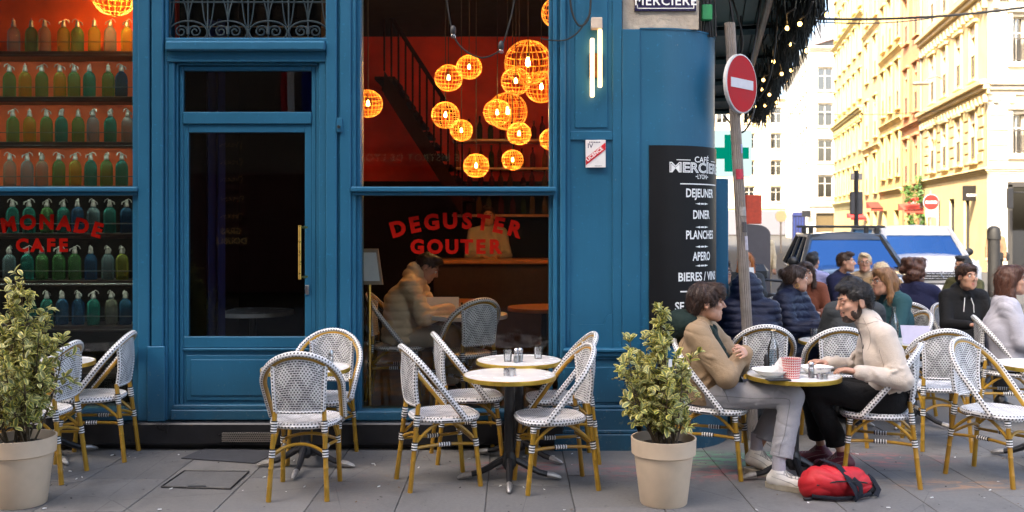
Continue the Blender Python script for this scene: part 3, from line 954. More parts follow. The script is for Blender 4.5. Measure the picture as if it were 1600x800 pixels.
# the two men's table
def carafe(x, y, z, label, h=.27, water=.5):
    t = thing('carafe', label, 'bottle', (x, y, z))
    pr = [(.036, 0), (.038, .01), (.038, h*.52), (.034, h*.6), (.018, h*.75), (.014, h*.85), (.0145, h*.97), (.017, h)]
    MB().lathe(pr, 20).build('glass_body', CLEARG, t)
    MB().lathe([(.034, .006), (.035, h*water), (0, h*water)], 18).build('water', glass('water', (.75,.85,.9), 1.33), t)
carafe(1.79, 6.58, .702, 'glass water carafe standing on the two men’s table'.replace('’', "'"))
def cupmat():
    n = NT('red_patterned_cup')
    uv = n.n('TexCoord').outputs['UV']
    sx = n.n('SeparateXYZ'); n.l(uv, sx.inputs[0])
    rows = n.math('FRACT', n.math('MULTIPLY', sx.outputs[1], 62))
    dots = n.math('FRACT', n.math('MULTIPLY', sx.outputs[0], 26))
    a = n.math('LESS_THAN', rows, .3)
    b = n.math('MULTIPLY', n.math('GREATER_THAN', rows, .55), n.math('LESS_THAN', dots, .5))
    n.pbsdf(n.mix(n.math('MAXIMUM', a, b), (.74,.66,.62), (.55,.06,.06)), .5)
    return n.mat
t = thing('paper_cup', 'red and white patterned cup on the two men\'s table', 'cup', (1.815, 6.235, .702))
MB().lathe([(.05, 0), (.063, .125), (.066, .127), (.06, .127), (.048, .006), (0, .006)], 26).build('cup_wall', cupmat(), t)
tumbler(1.90, 6.42, .702, 'water tumbler behind the patterned cup', .034, .1)
shaker(1.945, 6.24, .702, 'salt shaker beside the patterned cup', .1)
steelpot(2.0, 6.19, .702, 'small steel pot at the bearded man\'s side of the table', .035, .035)
def bowl(x, y, label, r=.12):
    t = thing('plate', label, 'plate', (x, y, .702))
    MB().lathe([(.06, 0), (r*.85, .03), (r, .042), (r, .046), (r*.84, .036), (.05, .008), (0, .008)], 30).build('dish', CHINA, t)
    return t
bowl(1.70, 6.30, 'white dish with napkin before the young man', .125)
bowl(2.035, 6.42, 'white dish before the bearded man', .11)
def crumple(x, y, z, s, label, seed):
    r_ = random.Random(seed); m = MB()
    m.sphere((0, 0, s*.8), (s, s*.8, s), 12, 8)
    m.v = [(a*(1+r_.uniform(-.35,.25)), b*(1+r_.uniform(-.35,.25)), c_*(1+r_.uniform(-.3,.45))) for a, b, c_ in m.v]
    tag(m.build('paper_napkin', PAPER, None, (x, y, z), ang=20), label, 'napkin')
crumple(1.745, 6.26, .72, .045, 'crumpled white napkin on the young man\'s dish', 4)
o = MB().bb(-.075, .075, -.035, .035, 0, .009, .003).build('mobile_phone', BLACKP, None, (1.70, 6.13, .702), .1); tag(o, 'black phone lying at the edge of the men\'s table', 'phone')
t = thing('pepper_mill', 'dark pepper mill beside the water carafe', 'shaker', (1.72, 6.5, .702))
MB().lathe([(.018, 0), (.02, .02), (.013, .05), (.016, .08), (.012, .1), (.008, .115), (0, .118)], 14).build('mill_body', BLACKP, t)
# rear tables
carafe(3.27, 8.22, .702, 'glass carafe behind the bearded man\'s shoulder', .29, .1)
def wineglass(x, y, z, label, fill=(.75,.6,.2)):
    t = thing('wine_glass', label, 'glass', (x, y, z))
    MB().lathe([(.035, 0), (.006, .006), (.004, .07), (.02, .085), (.038, .12), (.036, .16), (.034, .16), (.036, .12), (.018, .089), (0, .086)], 16).build('bowl', CLEARG, t)
    MB().lathe([(.002, .088), (.018, .091), (.035, .118), (0, .119)], 14).build('wine', glass('white_wine', fill, 1.33), t)
wineglass(2.74, 8.3, .702, 'glass of white wine on the crowded table')
for i, (dx, dy) in enumerate(((-.17, .05), (-.1, -.1), (.12, -.12), (.2, .06))):
    tumbler(2.78+dx, 8.25+dy, .702, ('tumbler nearest the pole on the crowded table', 'tumbler at the front of the crowded table', 'second tumbler at the front of the crowded table', 'tumbler by the wine glass at the right of the crowded table')[i], .035, .095)
crumple(2.62, 8.1, .705, .04, 'crumpled napkin on the crowded table', 9); crumple(2.88, 8.05, .705, .045, 'second crumpled napkin, on the right of the crowded table', 10)
mn = MB().bb(-.13, .13, -.002, .002, 0, .16, .001).build('menu_card', mat('menu_paper', (.42,.4,.52), .7, .06), None, (3.36, 7.95, .703), .12); tag(mn, 'pale lilac menu card standing behind the bearded man', 'menu')
mn.rotation_euler = (-.35, .04, .12)
tumbler(3.50, 8.05, .702, 'amber drink beside the menu card', .034, .08)

# ================================================================ globe lamps
CANE = mat('lamp_cane', (.6,.27,.04), .6, .2, 30)
BULBG = emit('bulb_glow', (1.0, .45, .09), 26)
def globe(px, py, rpx, Y, label, power=3.0, cut=None, nm=22):
    r = rpx*Y/FPX
    c_ = (PX(px, Y), Y, PZ(py, Y))
    t = thing('globe_lamp', label, 'lamp', c_, random.random()*6, 'cane globe lamps hanging in the cafe')
    m = MB(); tr = max(.0021, r*.0155)
    for k in range(nm):
        a = 2*pi*k/nm
        pts = []
        for i in range(13):
            t_ = -pi/2*.93 + pi*.93*i/12
            pts.append((r*cos(t_)*cos(a), r*cos(t_)*sin(a), r*.95*sin(t_)))
        m.tube(pts, tr, 4, cap=False)
    for z_ in (-.88, -.6, -.3, 0, .3, .6, .88):
        rr = r*sqrt(1-z_*z_)
        m.tube([(rr*cos(2*pi*i/26), rr*sin(2*pi*i/26), r*.95*z_) for i in range(26)], tr*1.1, 4, closed=True)
    tag(m.build('cane_cage', CANE, t), kind='stuff')
    MB().lathe([(0, -r*.18), (r*.09, -r*.12), (r*.11, 0), (r*.07, r*.16), (r*.05, r*.22)], 10).build('bulb', BULBG, t)
    MB().lathe([(r*.06, r*.22), (r*.065, r*.4), (.004, r*.44)], 8).build('socket', BLACKP, t)
    MB().tube([(0, 0, r*.4), (0, 0, 4.2-c_[2])], .004, 5).build('cord', CABLE, t)
    l = bpy.data.lights.new('lamp_light', 'POINT'); l.energy = power; l.color = (1.0, .5, .15); l.shadow_soft_size = r*.15
    lo = bpy.data.objects.new('lamp_light', l); COL.objects.link(lo); lo.parent = t; lo.location = (0, 0, -r*.02)
    return t
for a in ((701,122,22,8.6,'cane globe lamp at upper left of the lamp cluster'), (733,105,20,9.3,'small cane globe lamp just right of the upper left one'),
          (825,98,37,9.0,'largest cane globe lamp near the top of the window'), (806,127,23,8.3,'cane globe lamp in front of the largest one'),
          (846,136,26,9.6,'cane globe lamp at the right edge below the largest one'), (777,176,22,8.4,'cane globe lamp at the centre of the cluster, front one of a pair'),
          (793,174,31,10.2,'big cane globe lamp behind the centre one'), (696,180,22,8.8,'cane globe lamp below the upper left one'),
          (721,204,18,9.4,'small cane globe lamp below left of the centre'), (811,209,19,8.9,'cane globe lamp below right of the centre'),
          (801,250,17,9.8,'smallest cane globe lamp at the bottom right of the cluster'), (744,259,20,9.0,'lowest cane globe lamp of the cluster'),
          (575,162,23,8.2,'lone cane globe lamp at the left of the dining window'), (861,218,18,8.6,'cane globe lamp half behind the window frame'),
          (872,20,26,8.8,'cane globe lamp cut off at the top right of the window')):
    globe(*a, power=4.0)
globe(178, -6, 33, 7.62, 'cane globe lamp at the top of the bottle window', 12)
globe(40, -70, 33, 7.66, 'cane globe lamp above the bottle shelves, over the frame', 26)  # out of view, added to light the orange wall
globe(-70, -60, 33, 7.66, 'cane globe lamp beyond the left edge over the shelves', 20)  # another added lamp outside the frame, for the same wall

# ================================================================ siphon bottles on shelves
def bottleglass(name, col):
    n = NT(name)
    g = n.n('BsdfGlass'); g.inputs['Roughness'].default_value = .04; g.inputs['IOR'].default_value = 1.42
    g.inputs['Color'].default_value = (*[min(1, c_**.55) for c_ in col], 1)
    d0 = n.n('BsdfTranslucent'); d0.inputs[0].default_value = (*[min(1, c_*1.4) for c_ in col], 1); d1 = n.n('BsdfDiffuse'); d1.inputs[0].default_value = (*col, 1)
    d = n.n('MixShader'); d.inputs[0].default_value = .5; n.l(d0.outputs[0], d.inputs[1]); n.l(d1.outputs[0], d.inputs[2])
    m = n.n('MixShader'); m.inputs[0].default_value = .3; n.l(g.outputs[0], m.inputs[1]); n.l(d.outputs[0], m.inputs[2])
    t = n.n('BsdfTransparent'); t.inputs[0].default_value = (*[min(1, c_**.5) for c_ in col], 1)
    m2 = n.n('MixShader'); m2.inputs[0].default_value = .3; n.l(m.outputs[0], m2.inputs[1]); n.l(t.outputs[0], m2.inputs[2])
    n.l(m2.outputs[0], n.out.inputs[0])
    return n.mat
BC = {'green': (.26,.62,.24), 'yellow green': (.62,.68,.14), 'teal': (.10,.62,.52), 'pale blue': (.45,.65,.68), 'clear': (.6,.62,.5), 'deep blue': (.08,.3,.55)}
BM = {k_: bottleglass(k_.replace(' ', '_')+'_bottle_glass', v_) for k_, v_ in BC.items()}
HEADM = mat('siphon_metal', (.3,.28,.26), .4, .3, 40, metal=.7)
def siphon_meshes():
    d = {}
    for k_, m_ in BM.items():
        d[k_] = MB().lathe([(.044, 0), (.048, .006), (.049, .03), (.049, .15), (.046, .175), (.034, .198), (.02, .21), (.016, .218)], 18).mesh('bottle_body', m_)
    h = MB().lathe([(.019, .214), (.021, .222), (.018, .236), (.014, .25), (.016, .262), (.008, .272), (0, .274)], 12)
    h.tube([(0, 0, .25), (.02, 0, .258), (.034, 0, .25), (.038, 0, .232)], .0055, 6)
    h.tube([(0, 0, .266), (-.015, 0, .28), (-.034, 0, .27), (-.042, 0, .25)], .004, 6)
    return d, h.mesh('siphon_head', HEADM)
SB, SHD = siphon_meshes()
shelf = thing('bottle_shelf', 'dark wooden shelves full of soda siphons in the left window', 'shelf', (0, 0, 0))
YB = 7.86
LED = emit('added_led_glow', (.85, 1.0, .8), 4.2)  # glow of the strips added to brighten the bottles
rowy = [83, 153, 223, 291, 364, 437, 507, 580]
ords = ['first', 'second', 'third', 'fourth', 'fifth', 'sixth', 'seventh', 'eighth', 'ninth']
shn = ['top', 'second', 'third', 'fourth', 'fifth', 'sixth', 'seventh', 'lowest']
rb = random.Random(11)
for j, y_ in enumerate(rowy):
    z_ = PZ(y_, YB)
    MB().bb(-4.9, -2.76, YB-.1, 8.1, z_-.028, z_, .003).build('board', DARKWOOD, shelf)
    MB().tube([(-4.9, YB-.09, z_+.075), (-2.76, YB-.09, z_+.075)], .0035, 5).build('guard_rail', IRON, shelf)
    MB().box(-4.9, -2.82, YB-.082, YB-.07, z_-.036, z_-.029).build('led_strip', LED, shelf)  # hidden strip added to light the bottles below from the front
    MB().bb(-4.9, -2.76, YB-.1, YB-.088, z_-.045, z_-.0285, .002).build('shelf_lip', DARKWOOD, shelf)  # lip added to keep the strip out of sight
    if j == 7: continue
    pal = [['clear','green','clear','yellow green','green','yellow green','pale blue','yellow green'], ['green','yellow green','green','yellow green','green','teal','green','green'],
           ['clear','yellow green','green','teal','green','pale blue','teal','green'], ['clear','pale blue','teal','green','yellow green','teal','green','teal'],
           ['deep blue','teal','green','teal','deep blue','pale blue','teal','deep blue'], ['pale blue','teal','green','green','green','deep blue','pale blue','yellow green'],
           ['deep blue','teal','teal','deep blue','deep blue','deep blue','clear','deep blue']][j]
    for i in range(8):
        px = 198 - i*25.2 + rb.uniform(-2, 2) - (j % 2)*6
        cl = pal[7-i]
        if rb.random() < .15: cl = rb.choice(list(BC))
        b_ = thing('soda_siphon', '%s glass soda siphon, %s from the right on the %s shelf' % (cl, ords[i], shn[j]), 'siphon', (PX(px, YB), YB+rb.uniform(-.012, .012), z_), rb.uniform(0, 6.28), 'soda siphons in the left window')
        ob('bottle_body', SB[cl], b_); ob('siphon_head', SHD, b_)
MB().box(-2.80, -2.76, YB-.1, 8.1, .3, 3.7).build('side_upright', DARKWOOD, shelf)

# ================================================================ inside the dining room
m = MB()
st = thing('staircase', 'dark wooden staircase rising behind the globe lamps', 'stairs', (0, 11.2, 0))
A_ = (PX(722, 11.2), PZ(300, 11.2)); B_ = (PX(600, 11.2), PZ(110, 11.2))
DARKST = mat('stair_wood', (.012,.002,.001), .9, spec=.05)
MB().prism([(A_[0], A_[1]), (B_[0], B_[1]), (B_[0], B_[1]-.28), (A_[0], A_[1]-.28)], 0, .06).build('stringer', DARKST, st)
MB().tube([(A_[0], .03, A_[1]+.75), (B_[0], .03, B_[1]+.75)], .025, 8).build('handrail', DARKST, st)
for k in range(12):
    t_ = k/11; x_ = A_[0]+(B_[0]-A_[0])*t_; z_ = A_[1]+(B_[1]-A_[1])*t_
    MB().tube([(x_, .03, z_), (x_, .03, z_+.75)], .012, 6).build('baluster', DARKST, st)
    MB().bb(x_-.12, x_+.12, .06, .9, z_-.1, z_-.06).build('tread', DARKST, st)
bar = thing('bar_counter', 'dark bar counter at the back of the dining room', 'counter', (0, 11.0, .19))
MB().bb(-.9, 1.08, 0, .5, 0, 1.05, .01).build('front', DARKWOOD, bar)
MB().bb(-.95, 1.08, -.06, .55, 1.05, 1.1, .01).build('top', WOODTOP, bar)
bs = thing('bar_shelf', 'back bar shelves lined with liquor bottles', 'shelf', (0, 12.1, 0))
SPIR = [bottleglass('spirit_%d' % i, c_) for i, c_ in enumerate(((.35,.12,.03), (.5,.3,.08), (.1,.2,.06), (.4,.38,.32), (.3,.03,.02)))]
spm = [MB().lathe([(.035,0),(.036,.15),(.03,.19),(.013,.23),(.013,.29),(.015,.3)], 12).mesh('liquor_bottle', s_) for s_ in SPIR]
for j, y_ in enumerate((218, 262, 300, 335)):
    z_ = PZ(y_, 12.1)
    MB().bb(-.75, 1.08, -.1, .28, z_-.03, z_, .003).build('board', WOODTOP, bs)
    for i in range(13):
        x_ = -.68+i*.135+rb.uniform(-.02, .02)
        o = ob('liquor_bottle', rb.choice(spm), None, (x_, 12.1+rb.uniform(-.02, .1), z_))
        o.scale = (1, 1, rb.uniform(.8, 1.05))
        tag(o, 'liquor bottle, %s from the left on the %s back bar shelf' % ((ords+['tenth','eleventh','twelfth','thirteenth'])[i], ('top', 'second', 'third', 'lowest')[j]), 'bottle', 'liquor bottles behind the bar')
def inner_table(x, y, label, r=.36, mt=WHITEM):
    t = thing('dining_table', label, 'table', (x, y, .19), 0, 'tables inside the cafe')
    MB().lathe([(0, .70), (r, .70), (r+.003, .72), (r, .735), (0, .735)], 36).build('table_top', mt, t)
    MB().lathe([(.2, 0), (.19, .02), (.03, .04), (.03, .70)], 18).build('pedestal', IRON, t)
inner_table(PX(728, 8.3), 8.3, 'round marble table inside the window with an open menu')
inner_table(PX(705, 9.6), 9.6, 'brown wooden table inside behind the marble one', .42, WOODTOP)
inner_table(PX(850, 9.0), 9.0, 'brown wooden table inside at the right of the window', .34, WOODTOP)
inner_table(PX(395, 8.6), 8.6, 'table laid with plates seen through the door', .36, WHITEM)
m = MB().bb(-.15, .15, -.003, .003, 0, .15, .001); o = m.build('open_menu', mat('menu_cream', (.75,.66,.5), .7, .05), None, (PX(690, 8.25), 8.2, .928)); o.rotation_euler = (-.25, 0, .03)
tag(o, 'open printed menu standing on the marble table inside', 'menu')
for i, (px, lb) in enumerate(((718, 'small glass jar beside the menu inside'), (727, 'white cup on the marble table inside'))):
    tumbler(PX(px, 8.28), 8.25, .926, lb, .03, .1 if i == 0 else .07)
ms = thing('menu_stand', 'framed menu on a stand at the left edge of the dining window', 'menu stand', (PX(577, 7.75), 7.75, .19))
MB().prism([(-.09, 1.02), (.11, 1.02), (.07, 1.31), (-.09, 1.31)], 0, .03).build('frame', mat('beige_frame', (.35,.27,.2), .5), ms)
MB().prism([(-.07, 1.05), (.085, 1.05), (.055, 1.28), (-.07, 1.28)], -.004, .0).build('sheet', PAPER, ms)
MB().tube([(0, .02, 0), (0, .02, 1.03)], .015, 8).build('post', BRASS, ms)
MB().lathe([(.15, 0), (.15, .015), (.02, .03)], 18).build('base', IRON, ms)
def dark_chair(x, y, f, label):
    c = copy_tree(CH0); c.location = (x, y, .19); c.rotation_euler = (0, 0, rotf(*f)); tag(c, label, 'chair', 'chairs inside the cafe')
dark_chair(PX(625, 8.4), 8.35, (1, 0), 'chair inside under the person in the beige puffer jacket')
dark_chair(PX(725, 7.95), 7.9, (-.6, .8), 'dark empty chair inside in front of the marble table')
o = MB()
o.grid(lambda u, v: (PX(300+50*u, 8.0), 8.0+.04*sin(u*20), .2+3.2*v), 40, 1)
tag(o.build('curtain', mat('navy_curtain', (.01,.015,.09), .8)), 'dark blue curtain hanging inside the door glass', 'curtain')
# ================================================================ potted shrubs
POT = mat('beige_plastic_pot', (.62,.48,.34), .55, .1, 7, bump=.08)
SOIL = mat('soil', (.02,.013,.008), .95, .4, 60, bump=.8, bdist=.02)
def leafmat():
    n = NT('variegated_leaf')
    uv = n.n('TexCoord').outputs['UV']
    sx = n.n('SeparateXYZ'); n.l(uv, sx.inputs[0])
    w_ = n.math('ABSOLUTE', sx.outputs[0])
    rag = n.math('MULTIPLY', n.math('SUBTRACT', n.noise(60, 3), .5), .7)
    edge = n.math('GREATER_THAN', n.math('ADD', w_, rag), .56)
    rnd = n.n('Attribute'); rnd.attribute_name = 'tone'
    g = n.mix(rnd.outputs['Fac'], (.14,.18,.04), (.29,.31,.12))
    y = n.mix(rnd.outputs['Fac'], (.68,.58,.10), (.82,.74,.32))
    c = n.mix(edge, g, y)
    p = n.pbsdf(c, .38, 0, .5)
    tl = n.n('BsdfTranslucent'); n.l(c, tl.inputs[0])
    m = n.n('MixShader'); m.inputs[0].default_value = .22
    n.l(p.outputs[0], m.inputs[1]); n.l(tl.outputs[0], m.inputs[2]); n.l(m.outputs[0], n.out.inputs[0])
    return n.mat
LEAF = leafmat(); TWIG = mat('twig', (.09,.06,.03), .8, .3, 30)
def leaf_geo(L, W, bend):
    """a folded, bent leaf: 4 rows of 3 vertices; UV u runs -1..1 across"""
    V = []; U = []
    for t, k in ((0, .12), (.3, .85), (.62, 1), (.86, .6), (1, .05)):
        for s in (-1, 0, 1):
            V.append((s*W*k, L*t, -bend*L*t*t + abs(s)*W*k*.35)); U.append((s*min(1, .35+k) if k > .1 else s, t))
    F_ = []; UF = []
    for r in range(4):
        for s in range(2):
            q = (r*3+s, r*3+s+1, r*3+s+4, r*3+s+3)
            F_.append(q); UF.append([U[i] for i in q])
    return V, F_, UF
def leaf_mesh(name, tone, L, W, bend):
    V, F_, UF = leaf_geo(L, W, bend)
    me = MB().add(V, F_, 0, UF).mesh(name, LEAF, ang=80)
    a = me.attributes.new('tone', 'FLOAT', 'POINT'); a.data.foreach_set('value', [tone]*len(me.vertices))
    return me
LEAFM = [leaf_mesh('leaf', t_, .047*s_, .0125*s_, b_) for t_, s_, b_ in ((.1,1,.2), (.4,.9,.35), (.6,1.1,.1), (.9,1,.3), (.25,1.2,.25), (.75,.8,.4))]
def shrub(x, y, pr, ph, label, seed, radius, ztop, nst, nleaf):
    r_ = random.Random(seed)
    t = thing('potted_shrub', label, 'plant', (x, y, 0))
    MB().lathe([(pr*.70, 0), (pr*.72, .006), (pr*.9, ph*.74), (pr*.98, ph*.76), (pr*1.0, ph), (pr*.95, ph), (pr*.93, ph*.82), (pr*.9, ph*.8)], 48).build('pot', POT, t)
    MB().lathe([(pr*.93, ph*.86), (pr*.5, ph*.9), (0, ph*.91)], 30, cap=False).build('soil', SOIL, t)
    ends = []; st_ = MB()
    def env(h):   # outline of the bush: half width at height fraction h
        return radius*(.5+.55*sin(pi*min(1, h*1.1+.12))**.8)*(1-max(0, h-.72)*2.0)
    for k in range(nst):
        a = r_.uniform(0, 2*pi); hh = r_.uniform(.45, 1.0)
        if k < 3: hh = 1.0-.06*k; 
        sp = env(hh)*r_.uniform(.2, 1)*(1.0 if k > 2 else .35)
        b = Vector((pr*.35*r_.uniform(-1, 1), pr*.35*r_.uniform(-1, 1), ph*.88))
        e = Vector((cos(a)*sp, sin(a)*sp, ph+(ztop-ph)*hh))
        mid = b.lerp(e, .5) + Vector((cos(a)*sp*.25, sin(a)*sp*.25, 0))
        pts = [b*(1-q)**2 + mid*2*q*(1-q) + e*q*q for q in [i/10 for i in range(11)]]
        st_.tube(pts, [.007-.005*i/10 for i in range(11)], 5)
        for q in range(2, 11):
            # side twigs
            for _ in range(2 if q < 9 else 1):
                aa = r_.uniform(0, 2*pi); L = r_.uniform(.05, .15)*(1.15-q/14)
                h_ = (pts[q].z-ph)/(ztop-ph)
                tip = pts[q] + Vector((cos(aa)*L, sin(aa)*L, L*r_.uniform(.1, .9)))
                if sqrt(tip.x**2+tip.y**2) > env(max(0, h_))*1.12: tip = pts[q].lerp(tip, .4)
                st_.tube([pts[q], tip], [.003, .0012], 4)
                ends.append((pts[q], tip))
        ends.append((pts[9], pts[10]+Vector((0, 0, .03))))
    st_.build('stem', TWIG, t)
    L = []
    for _ in range(nleaf):
        a, b = r_.choice(ends)
        q = min(1.0, r_.betavariate(2.2, 1.1)*1.05)
        p = a.lerp(b, q)
        ax = (b-a).normalized(); sd = ax.orthogonal().normalized()
        sd = Matrix.Rotation(r_.uniform(0, 2*pi), 3, ax) @ sd
        dr = (ax*r_.uniform(.1, 1.0) + sd*r_.uniform(.5, 1.0) + Vector((0, 0, .1))).normalized()
        up = (Vector((0, 0, 1)) + Vector((r_.uniform(-.5,.5), r_.uniform(-.8,.2), 0)))
        xx = dr.cross(up).normalized(); zz = xx.cross(dr)
        M = Matrix((xx, dr, zz)).transposed().to_4x4(); M.translation = p
        L.append((M, r_.randrange(6), r_.uniform(.8, 1.25)))
    L.sort(key=lambda q: q[0].translation.y)
    near = L[:290]
    for M, i, s_ in near:
        o = ob('leaf', LEAFM[i], t); o.matrix_local = M @ Matrix.Diagonal((s_, s_, s_, 1))
    mb = MB(); tones = []
    for M, i, s_ in L[290:]:
        tn, sc_, bn = ((.1,1,.2), (.4,.9,.35), (.6,1.1,.1), (.9,1,.3), (.25,1.2,.25), (.75,.8,.4))[i]
        V, F_, UF = leaf_geo(.047*sc_*s_, .0125*sc_*s_, bn)
        mb.add([M @ Vector(v) for v in V], F_, 0, UF); tones += [tn]*len(V)
    me = mb.mesh('foliage', LEAF, ang=80)
    at = me.attributes.new('tone', 'FLOAT', 'POINT'); at.data.foreach_set('value', tones)
    tag(ob('foliage', me, t), kind='stuff')
    return t
shrub(.925, 5.86, .198, .40, 'variegated shrub in a beige pot beside the young man', 5, .37, 1.16, 22, 2200)
shrub(-2.985, 5.84, .200, .41, 'variegated shrub in a beige pot at the left edge of the photo', 8, .42, 1.36, 26, 2600)
o = MB().bb(-.012, .012, -.002, .002, 0, .045, .001).build('plant_tag', PAPER, None, (.93, 5.64, .86), .5); tag(o, 'small white tag hanging among the leaves of the shrub by the young man', 'tag')

# ================================================================ fittings on the cafe front
TUBE = emit('tube_light_glow', (1.0, .58, .25), 1.1)
wl = thing('wall_light', 'double tube wall light glowing on the blue pier', 'lamp', (0, F, 0))
m = MB().bb(fx(923), fx(940), -.07, .003, fz(47), fz(30), .004); m.build('cap_block', mat('beige_block', (.55,.45,.36), .5), wl)
m = MB().bb(fx(921), fx(941), -.03, .003, fz(122), fz(84), .004); m.build('back_plate', mat('bronze_plate', (.12,.06,.025), .4, metal=.5), wl)
for px, a, b in ((924.5, 62, 153), (936.5, 48, 138)):
    MB().bb(fx(px-3.2), fx(px+3.2), -.065, -.035, fz(b), fz(a), .006).build('light_tube', TUBE, wl)
pq = thing('licence_plaque', 'white plaque with a red diagonal licence band', 'sign', (fx(930.5), F-.012, fz(240.5)))
hw, hh = 15.5*F/FPX, 21.5*F/FPX
MB().bb(-hw, hw, -.006, .012, -hh, hh, .002).build('plate', mat('white_enamel', (.75,.72,.7), .3, .04), pq)
Mx = Matrix.Translation((0, -.0075, 0))
MB().prism([(-hw*.98, -hh*.82), (-hw*.98, -hh*.3), (hw*.98, hh*.82), (hw*.98, hh*.3)][::-1], -.009, -.0065).build('red_band', mat('red_enamel', (.55,.012,.02), .35, .08), pq)
text_mb('LICENCE', .037, .0012, .0002, 1.05, M=Matrix.Translation((-.002, -.0096, -.012)) @ Matrix.Rotation(-math.atan2(hh*1.12, hw*1.96), 4, 'Y')).build('lettering', WHITELET, pq, ang=0)
dk = mat('dark_ink', (.03,.03,.08), .5)
text_mb('LICENCE'[:0]+'IV', .05, .0005, .0002, M=Matrix.Translation((-hw*.55, -.0066, hh*.42))).build('lettering', dk, pq, ang=0)
m = MB(); [m.box(-.05+i*.0125, -.042+i*.0125, -.0072, -.0062, hh*.80, hh*.88) for i in range(7)]; m.build('small_print', dk, pq)
m = MB(); [m.box(-hw*.1+i*.011, -.0+i*.011, -.0072, -.0062, -hh*.9, -hh*.86) for i in range(5)]; m.build('small_print', dk, pq)
# black menu board wrapped round the corner
mbd = thing('menu_board', 'tall black menu board wrapped round the blue corner', 'sign')
BOARD = mat('board_black', (.006,.006,.007), .5, .3, 3, bump=.03, spec=.2)
zb, ztp = fz(540), fz(227)
o = curved('panel', fx(1014)-CX, .74, zb, ztp, .012, .010, BOARD, mbd)
def wrapped(name, mbx, s_c, z_c):
    mbx.v = [drum(s_c+v[0], z_c+v[2], .0135-v[1]*.2) for v in mbx.v]
    return mbx.build(name, WHITELET, mbd, ang=0)
sc0 = .375
def bline(txt, py, hpx, width, bold=.0, sp=1.0, sc_=sc0):
    cap = hpx*F/FPX
    b = text_mb(txt, cap/.69, bold, .0004, sp)
    xs = [v[0] for v in b.v]; w0 = max(xs)-min(xs); k = width/w0; mid = (max(xs)+min(xs))/2
    b.v = [((v[0]-mid)*k, v[1], v[2]-cap/2) for v in b.v]
    wrapped('lettering', b, sc_, fz(py))
bline('CAFÉ', 248, 9, .17, .0006); bline('MERCIERE', 261, 15, .60, .0035); bline('LYON', 275, 7, .11, .0005)
b = text_mb('MERCIERE', 15*F/FPX/.69, -.0035, .0004); xs = [v[0] for v in b.v]; k_ = .585/(max(xs)-min(xs)); md = (max(xs)+min(xs))/2
b.v = [((v[0]-md)*k_, v[1], v[2]-15*F/FPX/2) for v in b.v]; b.v = [drum(sc0+v[0], fz(261)+v[2], .0142) for v in b.v]
b.build('lettering', BOARD, mbd, ang=0)
def bar_(s0, s1, py, th=1.6):
    m = MB(); m.grid(lambda u, v: (s0+(s1-s0)*u, 0, (v-.5)*th*F/FPX), 14, 1)
    wrapped('rule', m, 0, fz(py))
bar_(.13, .25, 249.5, 1.2); bar_(.50, .6, 249.5, 1.2); bar_(sc0-.075, sc0-.058, 275, 1.3); bar_(sc0+.058, sc0+.075, 275, 1.3)
bar_(.16, .62, 287, 1.8)
bline('DEJEUNER', 301, 13, .33, .002); bline('DINER', 335, 13, .20, .002); bline('PLANCHES', 367, 13, .33, .002); bline('APERO', 401, 13, .21, .002)
bline('BIERES / VINS', 433, 13, .46, .002); bline('SE', 479, 13, .075, .002, sc_=.155)
bar_(.16, .24, 456, 2); 
for py in (318, 355, 386, 416):
    m = MB(); m.grid(lambda u, v: (-.075+.15*u, 0, (v-.5)*.012*(abs(u-.5)*2 < .2 or .25) ), 30, 1)
    for sg in (-1, 1):
        m.grid(lambda u, v: (sg*(.028+.045*u), 0, (v-.5)*.018*(1-u)), 4, 1)
    wrapped('ornament', m, sc0, fz(py))
# street name plate on the stone
sp_ = thing('street_plate', 'dark blue enamel street name plate on the stone above the corner', 'sign', (fx(1041), F+.035, fz(-10)))
NAVY = mat('navy_enamel', (.02,.015,.06), .25, .15, 20)
MB().bb(-.235, .235, -.004, .014, -.125, .15, .003).build('plate', NAVY, sp_)
m = MB()
for a, b in (((-.215,-.105), (.215,-.105)), ((-.215,.13), (.215,.13)), ((-.215,-.105), (-.215,.13)), ((.215,-.105), (.215,.13))):
    m.box(min(a[0],b[0])-.003, max(a[0],b[0])+.003, -.006, -.003, min(a[1],b[1])-.003, max(a[1],b[1])+.003)
m.build('border', WHITELET, sp_)
text_mb('MERCIERE', .098, .0012, .0005, 1.12, M=Matrix.Translation((0, -.006, -.08))).build('lettering', WHITELET, sp_, ang=0)
text_mb('RUE', .085, .0012, .0005, 1.12, M=Matrix.Translation((0, -.006, .035))).build('lettering', WHITELET, sp_, ang=0)
for px, py in ((1013, 22), (1031, 22), (1013, 37), (1031, 37)):
    pass
# loose cables
def cable(name, pts, r, label, mt=None):
    P = [Vector(p) for p in pts]; out = []
    for i in range(len(P)-1):
        p0 = P[max(i-1, 0)]; p1 = P[i]; p2 = P[i+1]; p3 = P[min(i+2, len(P)-1)]
        for k in range(8):
            t_ = k/8
            out.append(.5*((2*p1)+(p2-p0)*t_+(2*p0-5*p1+4*p2-p3)*t_*t_+(3*p1-p0-3*p2+p3)*t_**3))
    out.append(P[-1])
    return tag(MB().tube(out, r, 6).build(name, mt or CABLE), label, 'cable')
def fpt(px, py, d): return (PX(px, F+d), F+d, PZ(py, F+d))
cable('hanging_cable', [fpt(889,-30,-.04), fpt(893,15,-.05), fpt(905,40,-.05), fpt(919,30,-.05), fpt(923,0,-.04), fpt(922,-30,-.04)], .008, 'black cable looping down beside the wall light')
cable('hanging_cable', [fpt(923,20,-.05), fpt(905,48,-.05), fpt(885,62,-.05), fpt(862,63,-.04), fpt(845,60,-.03)], .006, 'thin black cable running from the wall light to the window frame')
